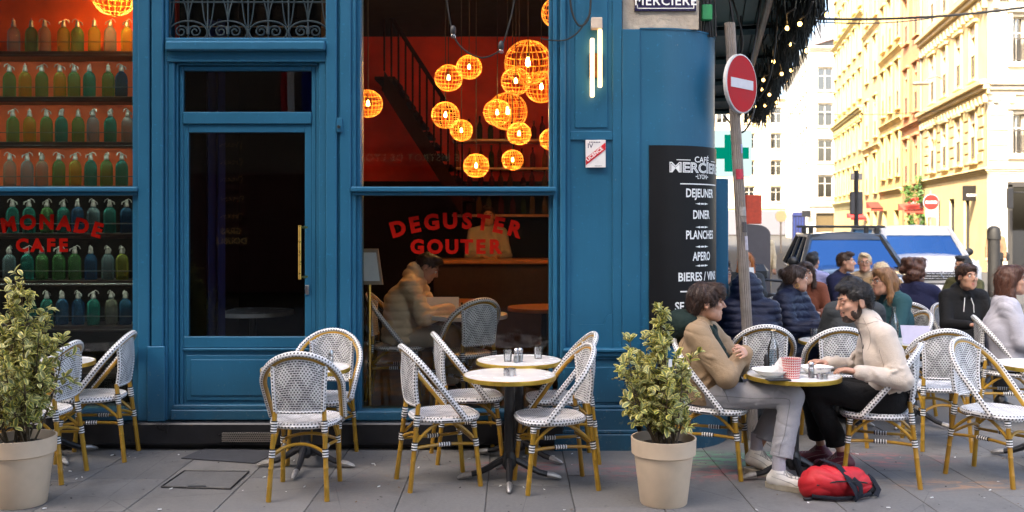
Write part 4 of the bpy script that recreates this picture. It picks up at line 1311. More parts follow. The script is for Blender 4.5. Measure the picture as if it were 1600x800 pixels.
cable('light_string', [fpt(695,-20,-.06), fpt(706,46,-.06), fpt(722,75,-.06), fpt(750,90,-.06), fpt(775,83,-.06), fpt(786,68,-.06), fpt(800,20,-.06), fpt(806,-20,-.06)], .006, 'black festoon cable sagging before the upper window')
for px, py, lb in ((708, 47, 'black festoon lamp holder before the upper window, left one'), (783, 71, 'black festoon lamp holder before the upper window, right one')):
    t = thing('lamp_holder', lb, 'lamp holder', fpt(px, py, -.06))
    MB().lathe([(.02, -.03), (.024, -.01), (.02, .02), (.008, .035)], 10).build('socket', BLACKP, t)
    MB().sphere((0, 0, -.045), .02, 8, 6).build('bulb', CLEARG, t)

# ================================================================ no-entry sign on its pole
GALV = mat('weathered_pole', (.25,.22,.2), .55, .25, 14, metal=.3, bump=.3)
pole = thing('sign_pole', 'leaning ribbed metal pole with a round no entry sign', 'sign', (1.90, 7.55, 0))
topx = PX(1140, 7.55)-1.90; ztop_ = PZ(36, 7.55)
def rib(m, a, b, r, n=16):
    a, b = Vector(a), Vector(b); V = []; 
    for p in (a, b):
        for k in range(n*2):
            rr = r*(1 if k % 2 else .86); an = pi*k/n
            V.append((p.x+rr*cos(an), p.y+rr*sin(an), p.z))
    F_ = [(k, (k+1) % (2*n), 2*n+(k+1) % (2*n), 2*n+k) for k in range(2*n)] + [list(range(2*n, 4*n))]
    m.add(V, F_)
m = MB(); rib(m, (0, 0, 0), (topx, 0, ztop_), .042); m.build('pole', GALV, pole, ang=20)
def plate(name, parent, c, r, nrm, mats):
    """round road sign: rim, face, white bar"""
    Z = Vector(nrm).normalized(); X_ = Vector((0,0,1)).cross(Z).normalized(); Y_ = Z.cross(X_)
    M = Matrix((X_, Y_, Z)).transposed().to_4x4(); M.translation = Vector(c)
    o = MB().lathe([(r*.97, -.03), (r, -.025), (r, 0), (r*.95, .004), (r*.95, .0)], 44).xf(M).build(name, mats[0], parent)
    MB().lathe([(0, .001), (r*.955, .001), (r*.955, .003), (0, .003)], 44).xf(M).build('red_disc', mats[1], o)
    MB().bb(-r*.72, r*.72, -r*.16, r*.16, .003, .006, .001).xf(M).build('white_bar', mats[2], o)
    return o
GREYR = mat('sign_rim', (.5,.5,.5), .4, .1, 20); SRED = mat('sign_red', (.42,.004,.008), .55, .12, 12, spec=.15); SWH = mat('sign_white', (.62,.6,.62), .5, .06, 20, spec=.2)
sy = 7.48; scx = PX(1159, sy)
plate('sign_plate', pole, (scx-1.90, sy-7.55, PZ(131, sy)), .232, (.72, -.69, 0), (GREYR, SRED, SWH))
MB().bb(-.03, .03, -.06, .03, PZ(140, sy)-.03, PZ(140, sy)+.03, .004).xf(Matrix.Translation((topx*.72, 0, 0))).build('bracket', STEEL, pole)
for i, (py, hpx, col) in enumerate(((272, 16, (.45,.03,.06)), (330, 14, (.3,.28,.26)), (355, 16, (.06,.05,.05)), (380, 22, (.42,.38,.42)), (232, 14, (.3,.3,.5)), (293, 8, (.5,.47,.45)))):
    zc = PZ(py, 7.5); t_ = zc/ztop_
    m = MB(); h_ = hpx/2*7.5/FPX
    m.grid(lambda u, v: (topx*(zc+h_*(v*2-1))/ztop_ + .0437*cos(-2.2+1.5*u+.3*i), .0437*sin(-2.2+1.5*u+.3*i), zc+h_*(v*2-1)), 6, 1)
    m.build('sticker', mat('sticker_%d' % i, col, .6, .3, 40), pole)

# ================================================================ terrace canopy with lights
SD = Vector((.2024, .9793, 0)); SN = Vector((.9793, -.2024, 0))      # along the side street, and away from the cafe wall
TEAL = mat('teal_paint', (.012,.05,.062), .5, .25, 6)
DKG = mat('dark_garland', (.008,.012,.010), .8, .5, 20)
cn = thing('terrace_canopy', 'dark teal canopy over the corner terrace hung with cables', 'canopy', (1.66, 7.75, 0))
# outer edge runs through photo pixel (1275,0) towards the street's vanishing point
CZ = 3.62
ye = FPX*(CZ-HC)/350.0; e0 = Vector((PX(1275, ye), ye, CZ)) - Vector((1.66, 7.75, 0))
wd_ = e0.dot(SN); 
a0 = Vector((0, 0, 0))
def cp(al, ac, z): 
    p = SD*al + SN*ac; return (p.x, p.y, z)
m = MB()
LEN = 9.0
for i in range(7):      # boards of the soffit
    c0 = wd_*i/7+.006-(.25 if i == 0 else 0); c1 = wd_*(i+1)/7-.006
    bm_ = MB(); bm_.add([cp(-.2, c0, CZ), cp(LEN, c0, CZ), cp(LEN, c1, CZ), cp(-.2, c1, CZ), cp(-.2, c0, CZ+.04), cp(LEN, c0, CZ+.04), cp(LEN, c1, CZ+.04), cp(-.2, c1, CZ+.04)],
        [(0,1,2,3)[::-1], (4,5,6,7), (0,1,5,4), (1,2,6,5), (2,3,7,6), (3,0,4,7)])
    bm_.build('soffit_board', TEAL, cn)
rt_ = MB(); rt_.add([cp(-.2, -.3, CZ+.06), cp(LEN, -.3, CZ+.06), cp(LEN, wd_, CZ+.06), cp(-.2, wd_, CZ+.06), cp(-.2, -.3, CZ+.09), cp(LEN, -.3, CZ+.09), cp(LEN, wd_, CZ+.09), cp(-.2, wd_, CZ+.09)], [(0,1,2,3)[::-1], (4,5,6,7), (0,1,5,4), (1,2,6,5), (2,3,7,6), (3,0,4,7)]); rt_.build('roof_sheet', TEAL, cn)  # unseen sheet added to block sky light between the soffit boards
for k in range(6):
    al = -.1+k*1.7
    b_ = MB(); b_.tube([cp(al, 0, CZ-.05), cp(al, wd_, CZ-.05)], .045, 4); b_.build('beam', TEAL, cn)
MB().tube([cp(-.2, wd_, CZ-.03), cp(LEN, wd_, CZ-.03)], .05, 6).build('edge_beam', TEAL, cn)
MB().tube([cp(-.2, wd_*.5, CZ-.1), cp(LEN, wd_*.5, CZ-.1)], .03, 8).build('awning_roller', GALV, cn)
rg = random.Random(21)
g = MB()
for k in range(1500):
    al = rg.uniform(-.2, LEN); ac = wd_*(1-abs(rg.gauss(0, .16))); ac = max(.02, min(wd_+.03, ac))
    z0 = CZ-rg.uniform(.0, .06); L = rg.uniform(.08, .34)*(1-.5*abs(ac/wd_-1))
    dx, dy = rg.uniform(-.06, .06), rg.uniform(-.06, .06)
    p = Vector(cp(al, ac, z0))
    g.tube([p, p+Vector((dx*.4, dy*.4, -L*.5)), p+Vector((dx, dy, -L))], [.008, .007, .002], 4, cap=False)
tag(g.build('garland', DKG, cn), kind='stuff')
WARM = emit('festoon_bulb_glow', (1.0, .55, .15), 1.8)
bulb_me = MB().sphere((0, 0, 0), .02, 8, 6).mesh('bulb', WARM)
for s_i in range(3):
    pts = []; ac = wd_*(1.0-.16*s_i)
    for k in range(33):
        al = -.2+k*LEN/32
        pts.append(Vector(cp(al, ac+.03*sin(k*2.1+s_i), CZ-.12-.13*abs(sin(k*pi/4+s_i*.7)))))
    ls = MB().tube(pts, .007, 5).build('light_string', CABLE, cn)
    for k in range(1+s_i, 33, 5):
        p = pts[k]; ob('bulb', bulb_me, ls, (p.x, p.y, p.z-.04))
def canv(al, ac, z): 
    p = Vector((1.66, 7.75, 0)) + Vector(cp(al, ac, z)); return p
cable('hanging_cable', [canv(.1, .1, 3.6), canv(.1, .2, 3.2), canv(.2, .15, 2.95), canv(.25, .3, 2.7), canv(.15, .2, 2.45), canv(.2, .05, 2.6)], .008, 'black cable dangling under the canopy beside the round sign')
cable('hanging_cable', [canv(.5, .5, 3.6), canv(.5, .48, 3.2), canv(.55, .42, 2.9), canv(.6, .3, 2.75), canv(.6, .22, 2.9), canv(.6, .2, 3.5)], .008, 'festoon cable sagging below the canopy edge right of the round sign')
cable('hanging_cable', [canv(-.1, .05, 3.7), canv(-.1, .12, 3.3), canv(-.08, .1, 3.0), canv(.0, .2, 2.8), canv(.1, .3, 3.2), canv(.1, .35, 3.6)], .01, 'thick black cable hanging above the round sign')
jb = MB().bb(-.04, .04, -.03, .03, -.06, .06, .006).build('junction_box', mat('green_plastic', (.02,.25,.08), .5), None, (PX(1104, 7.45), 7.45, PZ(20, 7.45))); tag(jb, 'small green junction box among cables above the corner', 'box')
rp = thing('cable_bundle', 'bundle of dark cables running up the wall above the rounded corner', 'cable', (PX(1104, 7.5), 7.5, 0))
for k in range(7):
    MB().tube([(-.05+.02*k, .01*sin(k*3), zt-.02), (-.06+.022*k+.02*sin(k), 0, 3.4), (-.05+.02*k, 0, 3.9)], .009, 6).build('cable', CABLE, rp)
# pharmacy cross
YC = 11.0
pc = thing('pharmacy_cross', 'white box sign with a glowing green pharmacy cross', 'sign', (PX(1139, YC), YC, PZ(240, YC)))
MB().bb(-.25, .25, -.06, .06, -.26, .26, .01).build('box', emit('lit_white_panel', (.8,1,.95), .16), pc)
GRN = emit('green_cross_glow', (.0,.5,.32), .09)
for a in ((-.21, .21, -.065, .065), (-.065, .065, -.21, .21)):
    MB().bb(a[0], a[1], -.072 if a[1] > .1 else -.074, -.061, a[2], a[3], .002).build('cross_bar', GRN, pc)
MB().tube([(-.27, 0, 0), (-.6, 0, 0)], .02, 6).build('arm', IRON, pc)
# grey street totem with red top
YT = 14.0
tt = thing('street_totem', 'grey rounded street totem with a red top behind the pole', 'totem', (PX(1180, YT), YT, 0))
GREY = mat('grey_totem', (.09,.08,.09), .5, .15, 6)
pts = [(-.16, 0), (.2, 0), (.2, 1.55)] + [(.2-.2*(1-cos(i*pi/12)), 1.55+.14*sin(i*pi/12)) for i in range(1, 7)] + [(-.16, 1.7)]
MB().prism(pts[::-1], -.08, .08).build('body', GREY, tt)
MB().bb(-.16, .07, -.1, .1, 1.7, 2.12, .01).build('red_head', mat('red_panel', (.6,.06,.02), .5), tt)
# ================================================================ buildings across the square
def facade(name, parent, mt, x0, x1, z0, z1, holes, depth=.25):
    """wall in the XZ plane at y=0 facing -Y with real rectangular openings and reveals"""
    xs = sorted({x0, x1, *[h[0] for h in holes], *[h[1] for h in holes]})
    zs = sorted({z0, z1, *[h[2] for h in holes], *[h[3] for h in holes]})
    m = MB()
    for i in range(len(xs)-1):
        for j in range(len(zs)-1):
            cx, cz = (xs[i]+xs[i+1])/2, (zs[j]+zs[j+1])/2
            if any(h[0] < cx < h[1] and h[2] < cz < h[3] for h in holes): continue
            m.add([(xs[i],0,zs[j]),(xs[i+1],0,zs[j]),(xs[i+1],0,zs[j+1]),(xs[i],0,zs[j+1])], [(0,1,2,3)])
    for a, b, c_, d in holes:
        m.add([(a,0,c_),(b,0,c_),(b,0,d),(a,0,d),(a,depth,c_),(b,depth,c_),(b,depth,d),(a,depth,d)], [(0,4,5,1),(1,5,6,2),(2,6,7,3),(3,7,4,0)])
    return m.build(name, mt, parent, ang=0)
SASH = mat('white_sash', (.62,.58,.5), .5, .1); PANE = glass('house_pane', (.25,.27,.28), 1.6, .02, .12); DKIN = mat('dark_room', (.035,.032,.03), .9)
IRONR = mat('iron_balcony', (.05,.045,.04), .6); SHUT = mat('louvre_shutter', (.42,.36,.28), .7); CURT = mat('net_curtain', (.55,.52,.46), .9)
win_cache = {}
def win_mesh(w, h, kind):
    key = (round(w, 2), round(h, 2), kind)
    if key in win_cache: return win_cache[key]
    m = MB()
    t = min(.07, w*.09)
    for a in ((-w/2, -w/2+t, 0, h), (w/2-t, w/2, 0, h), (-w/2+t, w/2-t, 0, t), (-w/2+t, w/2-t, h-t, h), (-t*.6, t*.6, t, h-t), (-w/2+t, w/2-t, h*.66-t*.35, h*.66+t*.35)):
        m.box(a[0], a[1], 0, .06, a[2], a[3])
    fr = m.mesh('window', SASH, ang=0)
    pane = MB().box(-w/2+t*.5, w/2-t*.5, .025, .035, t*.5, h-t*.5).mesh('pane', PANE, ang=0)
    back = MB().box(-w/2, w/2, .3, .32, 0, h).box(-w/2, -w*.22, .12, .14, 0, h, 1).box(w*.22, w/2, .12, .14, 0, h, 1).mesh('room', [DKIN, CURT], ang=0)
    rail = MB(); rail.box(-w/2, w/2, -.2, -.17, .85, .9); rail.box(-w/2, w/2, -.2, -.18, .08, .11)
    for k in range(9): rail.box(-w/2+w*k/8-.012, -w/2+w*k/8+.012, -.195, -.18, .1, .86)
    rail = rail.mesh('balcony_rail', IRONR, ang=0)
    trim = MB()
    trim.bb(-w/2-.14, -w/2, -.28, -.18, -.1, h+.14, .02); trim.bb(w/2, w/2+.14, -.28, -.18, -.1, h+.14, .02)
    trim.bb(-w/2-.22, w/2+.22, -.36, -.18, h+.14, h+.3, .03); trim.bb(-w/2-.2, w/2+.2, -.34, -.18, -.2, -.1, .02)
    trim = trim
    sh = MB()
    for sx in (-1, 1):
        for k in range(int(h/.09)):
            sh.box(sx*w*.25-w*.22, sx*w*.25+w*.22, -.02, .015, .05+k*.09, .05+k*.09+.065)
    sh = sh.mesh('shutter', SHUT, ang=0)
    hood = MB().bb(-w/2, w/2, -.19, -.03, h-.32, h, .01).mesh('blind_pelmet', mat('white_pelmet', (.6,.5,.4), .7), ang=0)
    win_cache[key] = (fr, pane, back, rail, trim, sh, hood)
    return win_cache[key]
def put_window(parent, wall_mt, x, z, w, h, rail=True, shut=0, hood=False, depth=.25):
    fr, pane, back, rl, trim, sh, hd = win_mesh(w, h, 'a')
    o = ob('window', fr, parent, (x, depth-.06, z))
    ob('pane', pane, o); ob('room', back, o)
    key = ('t', round(w, 2), round(h, 2), wall_mt.name)
    if key not in win_cache: win_cache[key] = trim.mesh('surround', wall_mt, ang=0)
    ob('surround', win_cache[key], o)
    if rail: ob('balcony_rail', rl, o)
    if shut: ob('shutter', sh, o)
    if hood: ob('blind_pelmet', hd, o)
    return o
def cornice(parent, mt, x0, x1, z, h=.35, out=.45, dent=0):
    out *= .62
    m = MB(); m.bb(x0, x1, -out, .0, z, z+h*.4, .03); m.bb(x0, x1, -out*.65, .0, z-h*.35, z, .03); m.bb(x0, x1, -out*.3, .0, z-h*.7, z-h*.35, .03)
    m.build('cornice', mt, parent)
    if dent:
        d = MB().bb(-.09, .09, -out*.55, -.02, -h*1.3, -h*.7, .02).mesh('bracket', mt)
        n_ = int((x1-x0)/dent)
        for k in range(n_): ob('bracket', d, parent, (x0+(k+.5)*(x1-x0)/n_, 0, z))
CREAM = stucco('cream_stucco', (.60,.44,.20)); PALE = stucco('pale_limewash', (.62,.48,.25)); ORNG = stucco('orange_stucco', (.48,.25,.12)); WHITEB = stucco('white_stone', (.62,.56,.45))
OCH = stucco('ochre_render', (.6,.44,.18)); YEL = stucco('yellow_render', (.6,.45,.18))
STA = Vector((10.36+.2067*36, 36, -.12))      # street corner of the nearest house
RZS = atan2(.9793, .2024)                     # local +X runs along the street
def street_house(name, label, y0, y1, H, mt, floors, ncol, ww, parent_rot=RZS):
    """house on the right of the street between depths y0 and y1; local x along the street from far end"""
    L = (y1-y0)*1.0211
    loc = (10.36+.2067*y1, y1, -.12)
    t = thing(name, label, 'building', loc, RZS+pi)
    holes = []; puts = []
    for (z, h, opt) in floors:
        for k in range(ncol):
            x = L*(k+.5)/ncol
            holes.append((x-ww/2, x+ww/2, z, z+h)); puts.append((x, z, ww, h, opt))
    return t, L, holes, puts
def finish(t, L, holes, puts, mt, H, extra=(), side=True):
    facade('wall', t, mt, 0, L, 0, H, holes + list(extra))
    for (x, z, w, h, opt) in puts:
        put_window(t, mt, x, z, w, h, 'r' in opt, 's' in opt and random.random() < .5, 'h' in opt)
    m = MB(); m.add([(0,0,H),(L,0,H),(L,9,H+2.5),(0,9,H+2.5)], [(0,1,2,3)]); s_ = MB(); s_.add([(0,.01,0),(0,9,0),(0,9,H+2.5),(0,.01,H)], [(0,1,2,3)])
    if side: s_.add([(L,.01,0),(L,.01,H),(L,9,H+2.5),(L,9,0)], [(0,1,2,3)])
    s_.build('side_wall', mt, t, ang=0)
    m.build('roof', mat('roof_tile', (.25,.1,.05), .8), t, ang=0)
def adopt(t, f):
    Mt = Matrix.Translation(t.location) @ t.rotation_euler.to_matrix().to_4x4(); Mf = Matrix.Translation(f.location) @ f.rotation_euler.to_matrix().to_4x4()
    for ch in list(f.children):
        Mb = Matrix.Translation(ch.location); ch.parent = t; ch.matrix_basis = Mt.inverted() @ Mf @ Mb
    bpy.data.objects.remove(f)
# nearest corner house: local x from far end (0) to the corner (L)
t, L, holes, puts = street_house('corner_house', 'pale corner house across the square with carved cornices', 36, 47, 14, PALE, [], 4, 1.0)
def ypx(px): return 10.36/((px-800)/FPX-.2067)
def xl(px, y1): return (y1-ypx(px))*1.0211
for px in (1458, 1477, 1499, 1522):
    x = xl(px, 47)
    for z, h, opt in ((4.35, 1.75, 'rsh'), (7.55, 1.95, 'rh'), (11.2, 1.9, 'rh')):
        holes.append((x-.42, x+.42, z, z+h)); puts.append((x, z, .84, h, opt))
shopd = []
for px, w_ in ((1449, .7), (1466, .7), (1487, .9), (1510, .9)):
    x = xl(px, 47); shopd.append((x-w_/2, x+w_/2, .15, 2.9))
finish(t, L, holes, puts, PALE, 14.5, shopd, False)
for a, b, c_, d in shopd:
    o = MB().box(a, b, .2, .24, c_, d).build('shop_glass', PANE, t)
    MB().box(a, b, .5, .55, c_, d).build('shop_interior', mat('warm_shop', (.3,.16,.06), .8), o)
    MB().bb(a, a+.07, .1, .2, c_, d).bb(b-.07, b, .1, .2, c_, d).bb(a+.07, b-.07, .1, .2, d-.1, d).build('shop_frame', DKIN, o)
cornice(t, PALE, 0, L+.3, 3.85, .22, .25); cornice(t, PALE, 0, L+.45, 7.0, .5, .55, .55); cornice(t, PALE, 0, L+.45, 10.6, .55, .6, .6)
m = MB()
for k in range(7):
    for j in range(8):
        pass
# rusticated blocks on the first floor between windows
qb = MB().bb(-.38, .38, -.05, 0, 0, .36, .02).mesh('stone_block', PALE)
for px in (1448, 1468, 1488, 1511, 1533):
    for j in range(5):
        ob('stone_block', qb, t, (xl(px, 47)+(.06 if j % 2 else -.06), 0, 4.2+j*.44))
corner = t
# its face towards the square
ft = thing('corner_house_front', 'bright sunlit front of the corner house at the right edge', 'building', (10.36+.2067*36, 36, -.12), 0)
holes = [(.95, 1.45, 4.45, 5.95), (.95, 1.45, 7.9, 9.6), (3.1, 3.6, 4.45, 5.95), (3.1, 3.6, 7.9, 9.6), (.85, 3.6, .1, 3.2)]
facade('wall', ft, WHITEB, 0.02, 6, 0, 14.5, holes)
for a, b, c_, d in holes[:4]: put_window(ft, WHITEB, (a+b)/2, c_, b-a, d-c_, True, 0, False)
MB().box(.85, 3.6, .2, .24, .1, 3.2).build('shop_glass', PANE, ft)
MB().box(.85, 3.6, .8, .9, .1, 3.2).build('shop_interior', mat('brown_shop', (.1,.05,.02), .8), ft)
MB().bb(.78, .95, -.05, .2, .1, 3.3, .01).bb(.78, 3.6, -.05, .2, 3.2, 3.4, .01).bb(2.1, 2.25, .0, .2, .1, 3.2, .01).build('shop_frame', DKIN, ft)
cornice(ft, WHITEB, .0, 6, 3.85, .22, .25); cornice(ft, WHITEB, .0, 6, 7.0, .5, .55, .55); cornice(ft, WHITEB, .0, 6, 10.6, .55, .6, .6)
qb2 = MB().bb(-.4, .4, -.05, 0, 0, .5, .02).mesh('stone_block', WHITEB)
for j in range(5): ob('stone_block', qb2, ft, (.42+(.05 if j % 2 else 0), 0, 4.2+j*.56)); ob('stone_block', qb2, ft, (2.2, 0, 4.2+j*.56))
adopt(corner, ft)
# other houses up the street
t, L, holes, puts = street_house('orange_house', 'narrow orange house between the corner house and the yellow ones', 47.05, 51.8, 20, ORNG, [(4.0,2.1,'rh'), (7.6,2.2,'rh'), (11.4,2.2,'r'), (15.2,2.0,'r')], 2, .95)
finish(t, L, holes, puts, ORNG, 19.5, [(.6, 2.0, .1, 2.6), (2.8, 4.2, .1, 2.6)]); cornice(t, ORNG, 0, L, 6.9, .25, .3); cornice(t, ORNG, 0, L, 14.4, .25, .3)
for a, b in ((.6, 2.0), (2.8, 4.2)): MB().box(a, b, .2, .24, .1, 2.6).build('shop_glass', PANE, t)
oran = t
t, L, holes, puts = street_house('yellow_house', 'cream yellow house left of the orange one', 51.85, 58.5, 21, OCH, [(4.6,2.2,'r'), (8.3,2.4,'r'), (12.2,2.4,'r'), (16.0,2.1,'r')], 3, .95)
finish(t, L, holes, puts, OCH, 20.5, [(.8, 2.2, .1, 2.6), (4.4, 5.8, .1, 2.6)]); cornice(t, OCH, 0, L, 3.7, .25, .3); cornice(t, OCH, 0, L, 7.6, .25, .3); cornice(t, OCH, 0, L, 11.5, .25, .3); cornice(t, OCH, 0, L, 20.2, .5, .6)
t, L, holes, puts = street_house('cream_house', 'tall cream house with two window columns farther up the street', 58.55, 65, 23, CREAM, [(3.9,2.2,'r'), (7.4,2.3,'rh'), (11.2,2.3,'r'), (15.0,2.1,'r'), (18.6,1.9,'r')], 2, 1.0)
finish(t, L, holes, puts, CREAM, 22, [(1.2, 2.6, .1, 2.6), (4.0, 5.4, .1, 2.6)]); cornice(t, CREAM, 0, L, 6.7, .25, .3); cornice(t, CREAM, 0, L, 14.3, .25, .3); cornice(t, CREAM, 0, L, 21.8, .5, .6)
t, L, holes, puts = street_house('long_house', 'long many storeyed cream house ending the right hand row', 65.05, 80.5, 24, YEL, [(4.2,1.6,'r'), (7.1,1.6,''), (10.6,1.8,''), (13.8,1.8,''), (17.0,1.6,''), (20.2,1.5,'')], 6, .95)
finish(t, L, holes, puts, YEL, 23.5); cornice(t, YEL, 0, L, 3.4, .3, .4); cornice(t, YEL, 0, L, 9.7, .5, .6, .9); cornice(t, YEL, 0, L, 16.3, .3, .4); cornice(t, YEL, 0, L, 23.2, .5, .7)
# white corner house past the side street: street face and front
t, L, holes, puts = street_house('white_house', 'white corner house standing past the side street', 101.6, 132, 21, WHITEB, [(4.8,1.9,''), (8.6,1.9,''), (12.4,1.9,''), (16.2,1.9,'')], 9, 1.1)
finish(t, L, holes, puts, WHITEB, 20.6, (), False)
cornice(t, WHITEB, 0, L, 20.4, .5, .7)
white = t
ft2 = thing('white_house_front', 'sunlit front of the white corner house with paired windows', 'building', (10.36+.2067*101.6, 101.6, -.12), 0)
holes = []
for z in (4.6, 8.4, 12.2, 16.0):
    holes.append((1.0, 2.6, z, z+2.3)); holes.append((4.4, 6.0, z, z+2.3))
facade('wall', ft2, WHITEB, .02, 8, 0, 20.6, holes + [(.8, 7, .2, 3.0)])
for a, b, c_, d in holes: put_window(ft2, WHITEB, (a+b)/2, c_, b-a, d-c_, False)
MB().box(.8, 7, .3, .35, .2, 3.0).build('shop_glass', mat('ochre_shop', (.1,.07,.03), .5), ft2)
cornice(ft2, WHITEB, .0, 8, 20.4, .5, .7); cornice(ft2, WHITEB, .0, 8, 3.7, .3, .4)
MB().prism([(.3, 20.8), (8, 20.8), (8, 23), (1.2, 23)], .3, 1.0).build('mansard', mat('slate', (.2,.22,.26), .6), ft2)
adopt(white, ft2)
# house closing the street
ce = thing('end_house', 'pale house closing the far end of the street', 'building', (PX(1100, 150), 150, -.12), 0)
holes = []
for z in (5.3, 9.4, 13.6, 17.6):
    for k in range(5): holes.append((2.0+k*4.2-.0, 2.0+k*4.2+1.7, z, z+2.3))
END = stucco('end_render', (.6,.5,.34))
facade('wall', ce, END, 0, 26, 0, 21.5, holes)
for a, b, c_, d in holes: put_window(ce, END, (a+b)/2, c_, b-a, d-c_, False)
cornice(ce, END, 0, 26, 21.3, .5, .7); cornice(ce, YEL, 0, 26, 4.2, .3, .3)
MB().bb(0, 26, -.3, -.05, .1, 3.9, .05).build('shopfront', mat('grey_shop', (.12,.12,.14), .6), ce)
# street furniture and shop signs
def board_sign(name, label, px, py, wpx, hpx, Y, mt, txt=None, tmt=None, round_=False, arm=True, cat='sign', tsize=None):
    t = thing(name, label, cat, (PX(px, Y), Y, PZ(py, Y)))
    a, b = wpx/2*Y/FPX, hpx/2*Y/FPX
    if round_: MB().lathe([(0, -.06), (a, -.06), (a, .06), (0, .06)], 28).xf(Matrix.Rotation(pi/2, 4, 'X')).build('disc', mt, t)
    else: MB().bb(-a, a, -.06, .06, -b, b, .02).build('panel', mt, t)
    if txt:
        for i, (s_, dz) in enumerate(txt): text_mb(s_, (tsize or .3), .01, .005, M=Matrix.Translation((0, -.07, dz))).build('lettering', tmt, t, ang=0)
    if arm: MB().tube([(a, 0, b*.6), (a+1.0, .1, b*.6)], .025, 6).build('arm', IRON, t)
    return t
SIGNB = mat('sign_black', (.012,.012,.014), .4)
board_sign('hanging_sign', 'black square shop sign projecting from the corner house', 1518, 302, 27, 24, 37.5, SIGNB, None)
board_sign('wall_sign', 'black sign hanging at the right edge beside the shop door', 1578, 310, 9, 32, 35.2, SIGNB)
board_sign('hanging_sign', 'round red shop sign on the orange house', 1430, 320, 22, 22, 47.5, mat('sign_crimson', (.55,.02,.03), .4), None, None, True)
sg_ = [o_ for o_ in bpy.data.objects if o_.get('label', '').startswith('black square shop sign')][0]
MB().bb(-.22, -.12, -.07, -.061, -.12, -.03).bb(-.1, .02, -.07, -.061, -.12, -.03).bb(.04, .12, -.07, -.061, -.12, -.03).bb(.14, .24, -.07, -.061, -.12, -.03).build('blurred_lettering', WHITELET, sg_)
sg_ = [o_ for o_ in bpy.data.objects if o_.get('label', '').startswith('round red shop sign')][0]
MB().bb(-.24, -.08, -.075, -.061, .02, .16).bb(-.05, .08, -.075, -.061, .04, .2).bb(.11, .24, -.075, -.061, .02, .14).bb(-.24, -.03, -.075, -.061, -.16, -.03).bb(.0, .22, -.075, -.061, -.14, -.02).build('blurred_lettering', mat('pink_lettering', (.6,.35,.35), .6), sg_)
def awning(label, px0, px1, py0, py1, Y, col):
    t = thing('awning', label, 'awning', (PX(px0, Y), Y, PZ(py1, Y)))
    w_ = (px1-px0)*Y/FPX; h_ = (py1-py0)*Y/FPX; mt = mat('awning_cloth', col, .8)
    m = MB(); m.add([(0,-.4,h_*.3),(w_,-.4,h_*.3),(w_,.4,h_),(0,.4,h_),(0,-.4,0),(w_,-.4,0)], [(0,1,2,3),(4,5,1,0)]); m.add([(0,-.4,h_*.3),(0,.4,h_),(0,.4,h_*.3),(w_,-.4,h_*.3),(w_,.4,h_),(w_,.4,h_*.3)], [(0,1,2),(3,4,5)])
    m.build('cloth', mt, t, ang=0)
    MB().tube([(0,-.4,h_*.3),(w_,-.4,h_*.3)], .03, 6).build('bar', IRON, t)
awning('red awning on the orange house under the round red sign', 1408, 1440, 318, 333, 47, (.5,.06,.04))
awning('small bright red awning far up the street above the dark car', 1326, 1351, 333, 344, 64, (.6,.03,.03))
awning('dark red shop fascia beside the small red awning', 1357, 1376, 315, 330, 58, (.2,.03,.02))
n2 = thing('no_entry_sign', 'second no entry sign across the square with a white plate below', 'sign', (PX(1455, 34), 34, -.12))
MB().tube([(0, .06, 0), (0, .06, PZ(300, 34)+.2)], .035, 8).build('pole', GALV, n2)
plate('sign_plate', n2, (0, 0, PZ(316, 34)+.12), 12.5*34/FPX, (0, -1, 0), (GREYR, mat('orange_red', (.4,.015,.008), .5), SWH))
MB().bb(-.2, .2, -.01, .02, PZ(336, 34)+.05, PZ(328, 34)+.1, .005).build('white_plate', SWH, n2)
bp = thing('signal_post', 'black post with the back of a dark sign panel behind the dark car', 'sign', (PX(1338, 24), 24, -.12))
MB().tube([(0, 0, 0), (0, 0, PZ(265, 24)+.1)], .06, 8).build('post', IRON, bp)
MB().bb(-.16, .16, -.03, .03, PZ(328, 24), PZ(292, 24), .02).build('panel', mat('sign_back', (.03,.03,.035), .5), bp)
MB().bb(-.15, .15, -.02, .02, PZ(274, 24), PZ(263, 24), .01).build('small_plate', mat('sign_back_grey', (.2,.18,.17), .5), bp)
YBL = 24.0
bo = thing('bollard', 'thick dark bollard with rounded head in front of the corner house', 'bollard', (PX(1553, YBL), YBL, -.12))
rr = 9*YBL/FPX
MB().lathe([(rr*1.05, 0), (rr, .1), (rr, 1.42), (rr*1.12, 1.44), (rr*1.12, 1.62), (rr*.95, 1.72), (rr*.5, 1.77), (0, 1.78)], 24).build('post', mat('cast_iron', (.012,.011,.011), .6, .3, 10), bo)
lp = thing('street_lamp', 'curved bracket street lamp on the corner house', 'lamp', (PX(1482, 42), 42, PZ(135, 42)))
MB().tube([(0, 0, -.3), (-.1, 0, .25), (-.5, 0, .45), (-.9, 0, .35), (-1.0, 0, .2)], .04, 6).build('bracket', GALV, lp)
MB().bb(-1.55, -.85, -.12, .12, .05, .2, .05).build('lamp_head', GALV, lp); MB().bb(-.07, .13, -.15, .1, -.55, .15, .02).build('wall_box', mat('brown_box', (.25,.14,.07), .6), lp)
dp = thing('drain_pipe', 'grey drain pipe between the corner house and the orange house', 'pipe', (10.36+.2067*47-.1, 46.9, -.12))
MB().tube([(0, 0, 0), (0, 0, 14)], .07, 8).build('pipe', GALV, dp)
for k in range(5): MB().tube([(0, 0, 1+k*3), (0, 0, 1.08+k*3)], .09, 8).build('collar', GALV, dp)
def span(label, p, q, sag, r=.03):
    P, Q = Vector(p), Vector(q)
    tag(MB().tube([P.lerp(Q, i/20)-Vector((0, 0, sag*4*(i/20)*(1-i/20))) for i in range(21)], r, 5).build('overhead_cable', CABLE), label, 'cable')
